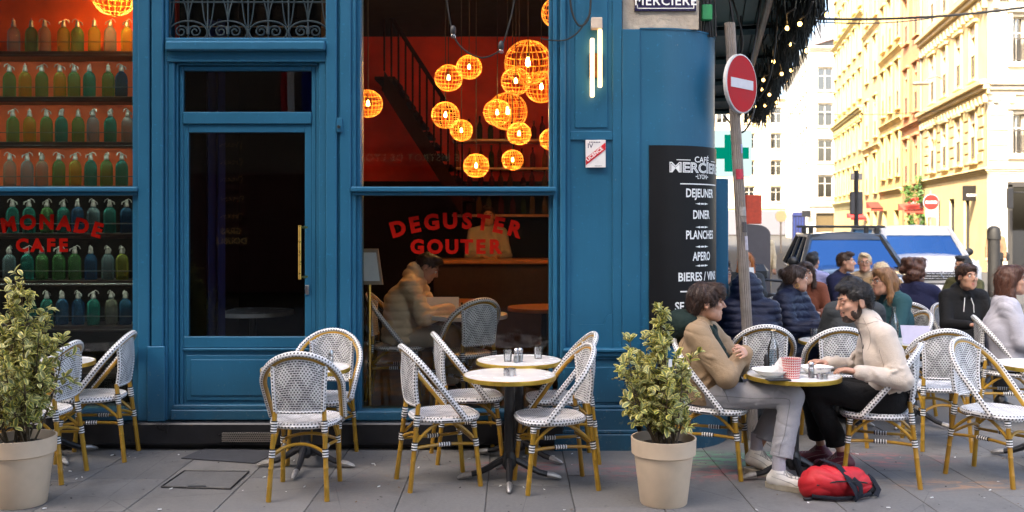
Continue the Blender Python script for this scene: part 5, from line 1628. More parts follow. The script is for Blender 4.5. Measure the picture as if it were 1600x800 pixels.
span('thick black cable spanning the top of the street', (PX(1262, 20), 20, PZ(29, 20)), (PX(1640, 20), 20, PZ(6, 20)), .12, .028)
span('second black cable just under the thick one', (PX(1262, 20.3), 20.3, PZ(33, 20.3)), (PX(1470, 24), 24, PZ(26, 24)), .1, .015)
span('thin cable across the street at lamp height', (PX(1130, 40), 40, PZ(168, 40)), (PX(1480, 42), 42, PZ(172, 42)), .25, .014)
span('lowest thin cable across the far street', (PX(1130, 60), 60, PZ(268, 60)), (PX(1305, 70), 70, PZ(258, 70)), .1, .02)
# far blue shopfront and round sign
bs_ = thing('blue_shopfront', 'dark blue shopfront on the far white house', 'shopfront', (PX(1247, 105), 105, -.12), 0)
MB().bb(-.6, .7, -.3, .3, 0, 2.9, .03).build('front', mat('deep_blue', (.008,.012,.06), .5), bs_)
for k in range(4): MB().bb(-.55+.3*k, -.45+.3*k, -.36, -.3, .1, 2.6, .02).build('pilaster', mat('mid_blue', (.012,.03,.15), .5), bs_)
MB().bb(-.7, .8, -.42, -.3, 2.7, 3.1, .03).build('fascia', mat('blue_fascia', (.012,.02,.1), .5), bs_)
board_sign('shop_fascia', 'dark fascia board on the far white house', 1260, 334, 14, 10, 101, SIGNB, arm=False)
rs2 = thing('round_sign', 'small round sign on a post far down the street', 'sign', (PX(1220, 60), 60, -.12))
MB().tube([(0, 0, 0), (0, 0, 2.6)], .05, 6).build('post', GALV, rs2); MB().lathe([(0,-.02),(.36,-.02),(.36,.02),(0,.02)], 20).xf(Matrix.Translation((0,-.08,2.3)) @ Matrix.Rotation(pi/2, 4, 'X')).build('disc', mat('cream_sign', (.6,.5,.3), .5), rs2)
# climbing plants on the orange house's shop
for k, (px, py0, py1) in enumerate(((1434, 275, 318), (1418, 290, 316), (1441, 335, 362), (1422, 336, 358))):
    Y = 46.6; m = MB(); r_ = random.Random(50+k)
    for _ in range(160):
        c_ = Vector((PX(px, Y)+r_.gauss(0, .13), Y-.15+r_.gauss(0, .1), PZ(r_.uniform(py0, py1), Y)))
        a = Vector((r_.uniform(-1,1), r_.uniform(-1,1), r_.uniform(-1,1))).normalized()*.09; b = a.orthogonal().normalized()*.05
        m.add([c_-a, c_+b, c_+a, c_-b], [(0,1,2,3)])
    tp_ = thing('climbing_plant', ('ivy climbing beside the upper window of the orange house', 'ivy left of the round red sign', 'ivy hanging at the shop of the orange house, right clump', 'ivy hanging at the shop of the orange house, left clump')[k], 'plant')
    tag(m.build('foliage', mat('ivy_%d' % k, (.05,.12,.02), .6), tp_, ang=0), kind='stuff')
    MB().tube([(PX(px, Y), Y-.1, PZ(py1, Y)), (PX(px, Y)+.03, Y-.1, PZ(py0, Y))], .02, 5).build('stem', TWIG, tp_)

# ================================================================ cars
def car(label, loc, rz, P, paint_m, name='parked_car', cat='car'):
    """front faces local -Y; P gives side profile stations from front to rear: (y, half width, z_sill, z_belt, z_roof, half roof width)"""
    t = thing(name, label, cat, loc, rz)
    W, Lc = P['w'], P['l']; hdr = P.get('hdr', .12)
    # lower body: ring sections along the length
    def ring(y, hw, zb, zt_, crown):
        return [(-hw*.9, y, zb), (-hw, y, zb+.12), (-hw*1.0, y, (zb+zt_)/2), (-hw*.985, y, zt_-.08), (-hw*.90, y, zt_), (-hw*.45, y, zt_+crown), (0, y, zt_+crown*1.25),
                (hw*.45, y, zt_+crown), (hw*.90, y, zt_), (hw*.985, y, zt_-.08), (hw*1.0, y, (zb+zt_)/2), (hw, y, zb+.12), (hw*.9, y, zb)]
    secs = [ring(*s_) for s_ in P['body']]
    m = MB(); n = 13
    V = [p for s_ in secs for p in s_]; F_ = []
    for i in range(len(secs)-1):
        for k in range(n-1): F_.append((i*n+k, i*n+k+1, (i+1)*n+k+1, (i+1)*n+k))
    F_.append(list(range(n))[::-1]); F_.append([(len(secs)-1)*n+k for k in range(n)])
    m.add(V, F_); body = m.build('body', paint_m, t, ang=50)
    # greenhouse: roof shell and pillars, glass set between
    G = P['green']   # list of (y_base, y_top, hw_base, hw_top) for front and rear
    yb0, yt0, yt1, yb1 = G['yb0'], G['yt0'], G['yt1'], G['yb1']; zb, zr = G['zb'], G['zr']; hb, ht = G['hb'], G['ht']
    A = [(-hb, yb0, zb), (hb, yb0, zb), (ht, yt0, zr), (-ht, yt0, zr)]
    B = [(-hb, yb1, zb), (hb, yb1, zb), (ht, yt1, zr), (-ht, yt1, zr)]
    roof = MB()
    def rf(u, v):
        x = (u*2-1)*ht; y = yt0+(yt1-yt0)*v
        return (x, y, zr+.07*(1-(u*2-1)**2)*min(1, 4*v*(1-v)+.35))
    roof.grid(rf, 10, 8)
    roof.grid(lambda u, v: (lambda p: (p[0], p[1], p[2]-.05))(rf(u, v)), 10, 8, flip=True)
    for pa, pb in ((A[0], A[3]), (A[1], A[2]), (B[0], B[3]), (B[1], B[2])):
        roof.tube([pa, pb], [.075, .05], 6, up=(0,1,0))
    for sx in (-1, 1):
        for f_ in G['pillars']:
            y0_ = yb0+(yb1-yb0)*f_; y1_ = yt0+(yt1-yt0)*((f_-.12)/.8)
            roof.tube([(sx*hb, y0_, zb), (sx*ht, y1_, zr)], [.05, .04], 6, up=(0,1,0))
        roof.tube([(sx*ht, yt0, zr+.0), (sx*ht, yt1, zr+.0)], .045, 6)
    roof.tube([A[3], ((A[3][0]+A[2][0])/2, A[3][1], zr+.05), A[2]], .035, 6)
    roof.build('roof', paint_m, t, ang=50)
    m = MB(); m.grid(lambda u, v: (lambda a, b: (a[0]+(b[0]-a[0])*v, a[1]+(b[1]-a[1])*v-.10*(1-(2*u-1)**2), a[2]+(b[2]-a[2])*v+.0))((-hb*.94+2*hb*.94*u, yb0, zb+.03), (-ht*.94+2*ht*.94*u, yt0, zr-.0)), 12, 6)
    wm_ = m; m = MB(); m.grid(lambda u, v: (lambda a, b, q: (a[0]+(b[0]-a[0])*q, a[1]+(b[1]-a[1])*q-.10*(1-(2*u-1)**2)-.012, a[2]+(b[2]-a[2])*q+.04*(1-(2*u-1)**2)*v))((-hb*.94+2*hb*.94*u, yb0, zb+.03), (-ht*.98+2*ht*.98*u, yt0, zr), 1-hdr+(hdr+.02)*v), 12, 3)
    m.build('header', paint_m, t, ang=60); m = wm_
    m.build('windscreen', CARG, t, ang=60)
    m = MB(); m.grid(lambda u, v: (-hb*.93+2*hb*.93*u+( (ht-hb)*.93*(2*u-1))*v, yb1+(yt1-yb1)*v, zb+(zr-zb)*v), 4, 2, flip=True); m.build('rear_window', CARG, t)
    for sx in (-1, 1):
        m = MB(); m.grid(lambda u, v: (sx*(hb+(ht-hb)*v)*.985, (yb0+(yb1-yb0)*u)*(1-v)+(yt0+(yt1-yt0)*u)*v, zb+.02+(zr-zb-.04)*v), 6, 2, flip=sx > 0); m.build('side_window', CARG, t)
        my = yb0+.25
        mr = MB().sphere((sx*(hb+.15), my, zb+.10), (.10, .06, .085), 12, 8); mr.tube([(sx*hb, my+.02, zb+.02), (sx*(hb+.12), my, zb+.08)], .03, 6); mr.build('mirror', BLACKP, t)
        hl = MB(); hy = P['body'][0][0]; hz = P['hlz']
        hl.grid(lambda u, v: (sx*(W/2*.55+W/2*.43*u), hy-.02+.30*u*u+.1*v, hz+(.22+.08*u)*v), 8, 4, flip=sx < 0); hl.build('headlight', CHROMEG, t)
        for wy in P['wheels']:
            w_ = MB().lathe([(.2, -.1), (.30, -.11), (.325, -.06), (.325, .06), (.30, .11), (.2, .1)], 26).xf(Matrix.Translation((sx*(W/2-.12), wy, .325)) @ Matrix.Rotation(pi/2, 4, 'Y')).build('wheel', BLACKP, t)
            MB().lathe([(0, .07), (.2, .075), (.21, .1)], 18).xf(Matrix.Translation((sx*(W/2-.12), wy, .325)) @ Matrix.Rotation(sx*pi/2, 4, 'Y')).build('rim', STEEL, w_)
    hy = P['body'][0][0]
    MB().bb(-W*.47, W*.47, hy-.08, hy+.2, .3, .62, .06).build('bumper', P['bump'], t)
    MB().bb(-W*.34, W*.34, hy-.035, hy+.1, .68, .84, .02).build('grille', BLACKP, t)
    for k in range(3): MB().bb(-W*.33, W*.33, hy-.05, hy-.03, .70+k*.05, .715+k*.05, .004).build('grille_bar', STEEL, t)
    MB().bb(-.27, .27, hy-.1, hy-.08, .47, .58, .004).build('number_plate', SWH, t)
    in_ = MB()
    for sx in (-.35, .35):
        in_.bb(sx-.24, sx+.24, yb0+1.0, yb0+1.15, .5, zb+.12, .05); in_.bb(sx-.12, sx+.12, yb0+1.02, yb0+1.12, zb+.14, zb+.36, .04)
    in_.bb(-W*.42, W*.42, yb0-.2, yb0+.45, zb-.25, zb-.02, .04)
    in_.build('interior', mat('car_seats', (.02,.02,.022), .8), t)
    return t
CARG = glass('car_glass', (.12,.15,.2), 1.55, 0.0, .38, (.16,.38,.78))  # blue of the reflected sky is put into the gloss colour
CHROMEG = mat('headlight_lens', (.55,.55,.55), .1, .2, 30, metal=.5)
CARD = NT('dark_car_paint'); CARD.pbsdf((.012,.013,.015), .25, 0, .5, coat=1.0); CARD = CARD.mat
CARW = NT('white_car_paint'); CARW.pbsdf((.42,.42,.43), .35, 0, .5, coat=.6); CARW = CARW.mat
suvP = dict(w=1.82, l=4.4, hlz=.72, wheels=(.85, 3.5), bump=CARD, body=[(0,.74,.28,.78,.03),(.12,.83,.24,.92,.05),(.5,.89,.22,1.0,.06),(1.1,.91,.22,1.06,.05),(1.5,.91,.22,1.08,.0),(3.2,.91,.22,1.1,.0),(4.1,.88,.25,1.08,.0),(4.4,.78,.3,.95,.0)],
            green=dict(yb0=1.15, yt0=1.95, yt1=3.9, yb1=4.3, zb=1.05, zr=1.60, hb=.82, ht=.62, pillars=(.36, .68)))
SY = 15.6
suv = car('dark family car with roof bars parked behind the terrace', (PX(1350, SY), SY, -.12), rotf(.2067, 1)+.02, suvP, CARD)
m = MB()
for y_ in (2.1, 3.2):
    MB().tube([(-.72, y_, 1.77), (.72, y_, 1.77)], .022, 6).build('roof_bar', BLACKP, suv)
    for sx in (-1, 1): MB().bb(sx*.58-.04, sx*.58+.04, y_-.04, y_+.04, 1.64, 1.76, .01).build('roof_bar_foot', BLACKP, suv)
vanP = dict(hdr=.26, w=1.80, l=4.4, hlz=.78, wheels=(.8, 3.5), bump=mat('grey_bumper', (.03,.03,.032), .6), body=[(0,.76,.28,.84,.03),(.12,.85,.24,1.0,.05),(.45,.89,.22,1.08,.06),(.95,.90,.22,1.14,.05),(1.3,.90,.22,1.16,.0),(3.2,.90,.22,1.16,.0),(4.2,.89,.25,1.16,.0),(4.4,.85,.3,1.1,.0)],
            green=dict(yb0=.95, yt0=1.65, yt1=4.25, yb1=4.38, zb=1.12, zr=1.72, hb=.82, ht=.70, pillars=(.34,)))
VY = 19.6
van = car('white delivery van parked beside the dark car', (PX(1470, VY), VY, -.12), rotf(.2067, 1)+.1, vanP, CARW, 'delivery_van', 'van')
bd = MB(); bd.tube([(0,-.06,.80),(.03,-.06,.83),(.0,-.06,.87),(-.03,-.06,.83),(.0,-.06,.76),(.04,-.06,.73)], .009, 6); bd.build('badge', STEEL, van)
MB().bb(-.5, -.2, .92, 1.0, 1.12, 1.2, .03).bb(.05, .4, .92, 1.0, 1.12, 1.18, .02).build('dashboard_papers', PAPER, van)
# scooter and far walkers' bikes
sct = thing('motor_scooter', 'dark motor scooter parked beyond the terrace by the pole', 'scooter', (PX(1203, 13.2), 13.2, -.12), .3)
MB().bb(-.2, .2, .25, .65, .98, 1.25, .09).build('top_case', BLACKP, sct)
m = MB(); m.sphere((0, -.1, .72), (.2, .55, .16), 14, 8); m.build('seat', BLACKP, sct)
MB().tube([(0, -.75, .3), (0, -.55, .7), (0, -.45, 1.05)], [.05, .08, .06], 8).build('front_shield', mat('grey_fairing', (.12,.12,.13), .4), sct)
MB().tube([(-.33, -.4, 1.08), (0, -.45, 1.05), (.33, -.4, 1.08)], .016, 6).build('handlebar', IRON, sct)
for y_ in (-.75, .5):
    MB().lathe([(.14,-.05),(.24,-.06),(.26,0),(.24,.06),(.14,.05)], 22).xf(Matrix.Translation((0, y_, .26)) @ Matrix.Rotation(pi/2, 4, 'Y')).build('wheel', BLACKP, sct)
MB().bb(-.16, .16, -.3, .5, .35, .62, .06).build('engine_cover', mat('grey_fairing2', (.2,.2,.21), .4), sct)

# ================================================================ red rucksack
RED = mat('red_nylon', (.52,.012,.02), .6, .12, 9, bump=.3, bscale=25, bdist=.01)
# ================================================================ people: distance-field figures, one continuous surface per body or garment
def surface_nets(f, org, h):
    nx, ny, nz = f.shape
    ins = f < 0
    c = [ins[i:nx-1+i, j:ny-1+j, k:nz-1+k] for i in (0,1) for j in (0,1) for k in (0,1)]
    s = sum(x.astype(np.int8) for x in c)
    act = (s > 0) & (s < 8)
    idx = -np.ones(act.shape, dtype=np.int64)
    A = np.argwhere(act)
    idx[act] = np.arange(len(A))
    acc = np.zeros((len(A), 3)); cnt = np.zeros(len(A))
    corners = [(i,j,k) for i in (0,1) for j in (0,1) for k in (0,1)]
    vals = {cr: f[A[:,0]+cr[0], A[:,1]+cr[1], A[:,2]+cr[2]] for cr in corners}
    for a in corners:
        for ax in range(3):
            if a[ax]: continue
            b = tuple(1 if q == ax else a[q] for q in range(3))
            fa, fb = vals[a], vals[b]
            m = (fa < 0) != (fb < 0)
            t = np.where(m, fa/(fa-fb+1e-12), 0)
            p = np.tile(np.array(a, float), (len(A), 1)); p[:, ax] += t
            acc += p*m[:, None]; cnt += m
    V = (A + acc/cnt[:, None])*h + org
    Q = []
    for ax in range(3):
        u, v = [(1,2),(2,0),(0,1)][ax]
        lo = [slice(None)]*3; hi = [slice(None)]*3
        lo[ax] = slice(0, -1); hi[ax] = slice(1, None)
        a, b = ins[tuple(lo)], ins[tuple(hi)]
        E = np.argwhere(a != b)
        if not len(E): continue
        ok = (E[:, u] > 0) & (E[:, v] > 0) & (E[:, u] < f.shape[u]-1) & (E[:, v] < f.shape[v]-1)
        E = E[ok]
        def g(du, dv):
            K = E.copy(); K[:, u] -= du; K[:, v] -= dv
            return idx[K[:,0], K[:,1], K[:,2]]
        q = np.stack([g(1,1), g(0,1), g(0,0), g(1,0)], 1)
        fl = ~a[E[:,0], E[:,1], E[:,2]]
        q[fl] = q[fl][:, ::-1]
        Q.append(q)
    return V, np.concatenate(Q)
class SDF:
    def __init__(s): s.p = []
    def cone(s, a, b, ra, rb=None, k=.02): s.p.append(('c', np.array(a, float), np.array(b, float), ra, ra if rb is None else rb, k)); return s
    def ell(s, c, r, R=None, k=.02): s.p.append(('e', np.array(c, float), np.array(r, float), R, 0, k)); return s
    def sub(s, c, r, R=None, k=.01): s.p.append(('s', np.array(c, float), np.array(r, float), R, 0, k)); return s
    def cut(s, p, n, k=.004): s.p.append(('h', np.array(p, float), np.array(n, float), None, 0, k)); return s   # keep the side n points away from
    def mesh(s, res):
        lo = np.full(3, 1e9); hi = -lo
        for q in s.p:
            if q[0] == 'c':
                r = max(q[3], q[4]); lo = np.minimum(lo, np.minimum(q[1], q[2])-r); hi = np.maximum(hi, np.maximum(q[1], q[2])+r)
            elif q[0] == 'e':
                r = q[2].max(); lo = np.minimum(lo, q[1]-r); hi = np.maximum(hi, q[1]+r)
        lo -= .03; hi += .03
        n = np.ceil((hi-lo)/res).astype(int)+1
        f = np.full(n, .08, dtype=np.float32)
        ax = [lo[i]+np.arange(n[i])*res for i in range(3)]
        for q in s.p:
            if q[0] == 'h':
                d = sum(((ax[i]-q[1][i])*q[2][i]).reshape([-1 if j == i else 1 for j in range(3)]) for i in range(3))
                f = np.maximum(f, d.astype(np.float32)); continue
            if q[0] == 'c':
                r = max(q[3], q[4]); a = np.minimum(q[1], q[2])-r; b = np.maximum(q[1], q[2])+r
            else:
                r = q[2].max(); a = q[1]-r; b = q[1]+r
            m = .07+q[5]
            i0 = np.maximum(0, np.floor((a-m-lo)/res).astype(int)); i1 = np.minimum(n, np.ceil((b+m-lo)/res).astype(int)+1)
            if (i1 <= i0).any(): continue
            sl = tuple(slice(i0[i], i1[i]) for i in range(3))
            X, Y, Z = np.meshgrid(ax[0][sl[0]]-q[1][0], ax[1][sl[1]]-q[1][1], ax[2][sl[2]]-q[1][2], indexing='ij')
            if q[0] == 'c':
                ba = q[2]-q[1]; L2 = max(1e-9, ba@ba)
                t = np.clip((X*ba[0]+Y*ba[1]+Z*ba[2])/L2, 0, 1)
                d = np.sqrt((X-t*ba[0])**2+(Y-t*ba[1])**2+(Z-t*ba[2])**2) - (q[3]+(q[4]-q[3])*t)
            else:
                if q[3] is not None:
                    R = q[3]      # columns are the axes
                    X, Y, Z = X*R[0,0]+Y*R[1,0]+Z*R[2,0], X*R[0,1]+Y*R[1,1]+Z*R[2,1], X*R[0,2]+Y*R[1,2]+Z*R[2,2]
                r_ = q[2]
                k0 = np.sqrt((X/r_[0])**2+(Y/r_[1])**2+(Z/r_[2])**2); k1 = np.sqrt((X/r_[0]**2)**2+(Y/r_[1]**2)**2+(Z/r_[2]**2)**2)+1e-9
                d = k0*(k0-1)/k1
            g = f[sl]; k = q[5]
            if q[0] == 's':
                d = -d; hh = np.maximum(k-np.abs(g-d), 0)/k
                f[sl] = np.maximum(g, d)+hh*hh*k*.25
            else:
                hh = np.maximum(k-np.abs(g-d), 0)/k
                f[sl] = np.minimum(g, d)-hh*hh*k*.25
        f[0] = f[-1] = .05; f[:,0] = f[:,-1] = .05; f[:,:,0] = f[:,:,-1] = .05
        return surface_nets(f, lo, res)
def sines(V, seed, freq, n=6, warp=.4):
    r = np.random.RandomState(seed); out = np.zeros(len(V)); P = V.copy()
    P = P + warp*.05*np.sin(P[:, [1,2,0]]*freq*.6+r.uniform(0, 6, 3))
    for _ in range(n):
        k = r.normal(size=3); k /= np.linalg.norm(k)
        out += np.sin(P@k*freq*r.uniform(.6, 1.6)+r.uniform(0, 6.28))
    return out/n
def normals(V, Q):
    fn = np.cross(V[Q[:,2]]-V[Q[:,0]], V[Q[:,3]]-V[Q[:,1]])
    N = np.zeros_like(V)
    for k in range(4): np.add.at(N, Q[:,k], fn)
    return N/(np.linalg.norm(N, axis=1)[:,None]+1e-9)
def smooth(V, Q, it):
    for _ in range(it):
        acc = np.zeros_like(V); c = np.zeros(len(V))
        for k in range(4):
            a, b = Q[:,k], Q[:,(k+1) % 4]
            np.add.at(acc, a, V[b]); np.add.at(acc, b, V[a]); np.add.at(c, a, 1); np.add.at(c, b, 1)
        V = V*.5+.5*acc/c[:,None]
    return V
def sdf_obj(name, S, res, mt, parent, wr=0, wf=30, seed=1, quilt=0, sm=1, strandy=0, zmin=None):
    V, Q = S.mesh(res)
    V = smooth(V, Q, sm)
    if wr or quilt or strandy:
        N = normals(V, Q); d = np.zeros(len(V))
        if wr: 
            s_ = sines(V*np.array([1,1,1.7]), seed, wf*1.25, 3, 1.2); amp = np.clip(.55+.9*sines(V, seed+11, 9, 3), .1, 1.2); d += wr*amp*(.25-1.0*(np.maximum(0, .5-np.abs(s_))/.5)**1.6) + wr*.35*sines(V, seed+9, wf*.9, 5)
        if quilt: d += .012*(np.abs(np.sin(pi*(V[:,2]+.02*sines(V, seed, 8))/quilt))**.6-.6)
        if strandy: d += strandy*.6*sines(V*np.array([1, 1, .4]), seed, 330, 5, .3)+strandy*.6*sines(V*np.array([1, 1, .5]), seed+2, 110, 4, .5)
        V = V+N*d[:,None]
    if zmin is not None: V[:,2] = np.maximum(V[:,2], zmin)
    me = bpy.data.meshes.new(name)
    me.from_pydata(V.tolist(), [], Q.tolist()); me.materials.append(mt)
    me.polygons.foreach_set('use_smooth', [True]*len(me.polygons)); me.update()
    return ob(name, me, parent), V, Q
def folds(T, a, b, ra, rb, n, seed, amp=1.0, t0=0.0, t1=1.0):
    """raised creases running slantwise round a limb"""
    r = np.random.RandomState(seed); d = b-a; L = np.linalg.norm(d); d = d/(L+1e-9)
    u = np.cross(d, [0,0,1.0]); u = u/np.linalg.norm(u) if np.linalg.norm(u) > .1 else np.array([1.0,0,0]); w = np.cross(d, u)
    for i in range(n):
        t = t0+(t1-t0)*(i+r.uniform(.1,.9))/n; ph = r.uniform(0, 6.28); span = r.uniform(.9, 1.9); sl = r.uniform(-.055, .055)
        R_ = ra+(rb-ra)*t; rr = r.uniform(.011, .018)*amp; P_ = []
        for k in range(6):
            q = k/5-.5; an = ph+q*span; R2 = R_-rr*.22-.012*abs(q)*2*amp
            P_.append(a+d*(t*L+sl*q*2)+(u*math.cos(an)+w*math.sin(an))*R2)
        for k in range(5): T.cone(P_[k], P_[k+1], rr*(1-abs(k-2)*.14)*.9, None, .0065)
def seam(V, pts, parent, mt, r=.0022, name='seam', off=.0015, n=26, close=False):
    """a stitched line laid on the surface V along a guide polyline"""
    P_ = [np.array(p, float) for p in pts]; out = []
    for i in range(n+1):
        t = i/n*(len(P_)-1); k = min(int(t), len(P_)-2); g_ = P_[k]+(P_[k+1]-P_[k])*(t-k)
        j = np.argmin(((V-g_)**2).sum(1)); out.append(V[j])
    out = np.array(out)
    for _ in range(2): out[1:-1] = (out[:-2]+2*out[1:-1]+out[2:])/4
    return MB().tube([tuple(p) for p in out], r, 5).build(name, mt, parent)
def v3(*a): return np.array(a, float)
def nrmz(v): return v/(np.linalg.norm(v)+1e-9)
def rotm(yaw, pitch, roll=0):
    return np.array((Matrix.Rotation(yaw, 3, 'Z') @ Matrix.Rotation(pitch, 3, 'X') @ Matrix.Rotation(roll, 3, 'Y')))
def ik(S, W, l1, l2, pole):
    d = W-S; L = min(np.linalg.norm(d), (l1+l2)*.995); u = nrmz(d)
    a = (l1*l1-l2*l2+L*L)/(2*L); h = sqrt(max(0, l1*l1-a*a))
    p = pole-u*(pole@u)
    return S+u*a+nrmz(p)*h
def head_prims(S, H, R, s, fem=False):
    e = lambda c, r, k=.015: S.ell(H+R@(v3(*c)*s), v3(*r)*s, R, k)
    e((0,-.015,.028), (.074,.094,.092)); e((0,.022,-.02), (.060,.070,.085)); e((0,.045,-.072), (.047,.045,.042)); e((0,.070,-.092), (.022,.020,.019), .02)
    for sx in (-1, 1):
        e((sx*.045,.03,-.06), (.02,.035,.035), .02); e((sx*.040,.062,-.012), (.022,.022,.018), .02)
        e((sx*.028,.079,.034), (.026,.012,.009), .012)
        S.sub(H+R@(v3(sx*.031,.100,.014)*s), v3(.016,.014,.012)*s, R, .012)
    c = lambda a, b, ra, rb, k=.008: S.cone(H+R@(v3(*a)*s), H+R@(v3(*b)*s), ra*s, rb*s, k)
    c((0,.086,.028), (0,.112,-.018), .0075, .0105); c((-.011,.092,-.024), (.011,.092,-.024), .009, .009)
    c((-.018,.086,-.052), (.018,.086,-.052), .0075, .0075, .006); c((-.015,.086,-.065), (.015,.086,-.065), .008, .008, .005)
    for sx in (-1, 1):
        R2 = R @ rotm(sx*-.35, 0)
        S.ell(H+R@(v3(sx*.079,-.012,-.004)*s), v3(.008,.020,.032)*s, R2, .006); S.sub(H+R@(v3(sx*.089,-.006,0)*s), v3(.006,.010,.016)*s, R2, .006)
def hand_prims(S, W, d, nrm, lat, curl=.7, spread=.0, sc_=1.0, thumb=1):
    """d: pointing direction, nrm: back of the hand, lat: towards the thumb"""
    d, nrm, lat = nrmz(d), nrmz(nrm), nrmz(lat)
    for o_ in (-.024, 0, .024): S.cone(W+lat*o_*.55*sc_, W+(d*.085+lat*o_)*sc_, .017*sc_, .0145*sc_, .012)
    for i, (o_, L) in enumerate(((.034, .068), (.0115, .076), (-.011, .071), (-.032, .056))):
        p = W+(d*.088+lat*o_)*sc_; dd = nrmz(d+lat*spread*(1.5-i)*.3)
        for j, (fr, c_) in enumerate(((.45, curl*.5), (.32, curl*.9), (.23, curl*.6))):
            cu = c_ + (curl*.5+curl*.9*(j > 1) if j else 0)*1.0
            v_ = nrmz(dd*cos(cu)-nrm*sin(cu)); q = p+v_*L*fr*sc_
            S.cone(p, q, (.0092-.0008*j)*sc_, (.0084-.0008*j)*sc_, .004); p = q
    p = W+(d*.022+lat*.026)*sc_; q = p+(d*.03+lat*.028-nrm*.012)*sc_; r = q+(d*.032+lat*.004-nrm*.012)*sc_
    S.cone(p, q, .0125*sc_, .0105*sc_, .008).cone(q, r, .0102*sc_, .0085*sc_, .004)
SKIN = mat('skin', (.50,.27,.18), .5, .08, 40, bump=.05, bscale=200, sub=.15)
SKIN2 = mat('skin_warm', (.42,.21,.13), .5, .08, 40, bump=.05, bscale=200, sub=.15)
def hairmat(name, col):
    n = NT(name)
    O = n.coord('Object')
    f = n.noise(45, 4, vec=n.mapping(O, (1, 1, .22)), dist=.6)
    n.pbsdf(n.mix(f, sc(col, .35), sc(col, 1.9)), .42, 0, .5, f, .9, .01)
    return n.mat
HBLK = hairmat('black_hair', (.012,.009,.008)); HBRN = hairmat('dark_brown_hair', (.04,.018,.01)); HCHE = hairmat('chestnut_hair', (.07,.025,.013)); HDCH = hairmat('dark_chestnut_hair', (.035,.015,.009)); HGIN = hairmat('ginger_hair', (.42,.14,.03)); HLBR = hairmat('light_brown_hair', (.2,.1,.04)); HBLD = hairmat('blond_hair', (.5,.4,.26))
BEARD = hairmat('beard_hair', (.03,.016,.01)); LIP = mat('lips', (.4,.14,.11), .45, .1); EYEW = mat('eye_white', (.6,.58,.55), .3, .05); EYED = mat('eye_dark', (.01,.008,.006), .2)
def cloth(name, col, wr=.6, rough=.85, sheen=.0, fine=160):
    n = NT(name)
    f = n.noise(7, 5); g = n.noise(fine, 3)
    c = n.mix(f, sc(col, .8), sc(col, 1.2)); c = n.mix(n.math('MULTIPLY', g, .35), c, sc(col, .7))
    n.pbsdf(c, rough, 0, .3, n.math('ADD', n.math('ADD', g, n.noise(34, 4)), n.math('MULTIPLY', f, 2)), .55, .005, sheen)
    return n.mat
def face_bits(root, H, R, s, hm, lids=True, glasses=False, lidm=None):
    """eyes, brows and lips as parts of the person"""
    for sx in (-1, 1):
        m = MB(); m.sphere((0,0,0), .0105*s, 10, 8); m.sphere((0,.0045*s,0), .0068*s, 8, 6, 1)
        M = Matrix.Translation(H+R@(v3(sx*.031,.0815,.0135)*s)) @ Matrix(R).to_4x4()
        m.xf(M).build('eye', [lidm, lidm] if lidm else [EYEW, EYED], root)
        pts = [H+R@(v3(sx*(.013+.034*t), .0935-.0005-.018*t*t, .034+.006*sin(t*2.4))*s) for t in (0, .25, .5, .75, 1)]
        MB().tube([tuple(p) for p in pts], [.003*s, .0042*s, .0042*s, .0035*s, .0015*s], 6).build('eyebrow', hm, root)
        if lids:
            pts = [H+R@(v3(sx*(.020+.023*t), .0925-.007*t*t, .0150-(.006 if lidm else 0)-.0015*sin(t*3.1))*s) for t in (0, .25, .5, .75, 1)]
            MB().tube([tuple(p) for p in pts], .0014*s, 5).build('eyelash', EYED, root)
    for z_, r_ in ((-.0535, .0052), (-.0640, .006)):
        pts = [H+R@(v3(.019*t, .0915-.006*t*t, z_+.0015*(1-abs(t)))*s) for t in (-1, -.5, 0, .5, 1)]
        MB().tube([tuple(p) for p in pts], [r_*.3*s, r_*.8*s, r_*s, r_*.8*s, r_*.3*s], 6).build('lip', LIP, root)
    if glasses:
        m = MB()
        for sx in (-1, 1):
            m.tube([tuple(H+R@((v3(sx*.031,.101,.012)+v3(.024*cos(a), -.004*abs(cos(a)), .019*sin(a)))*s)) for a in [2*pi*i/14 for i in range(14)]], .0022*s, 5, closed=True)
            m.tube([tuple(H+R@(v3(sx*.055,.098,.014)*s)), tuple(H+R@(v3(sx*.078,.0,.012)*s))], .002*s, 5)
        m.tube([tuple(H+R@(v3(-.008,.104,.016)*s)), tuple(H+R@(v3(.008,.104,.016)*s))], .002*s, 5)
        m.build('glasses', BLACKP, root)
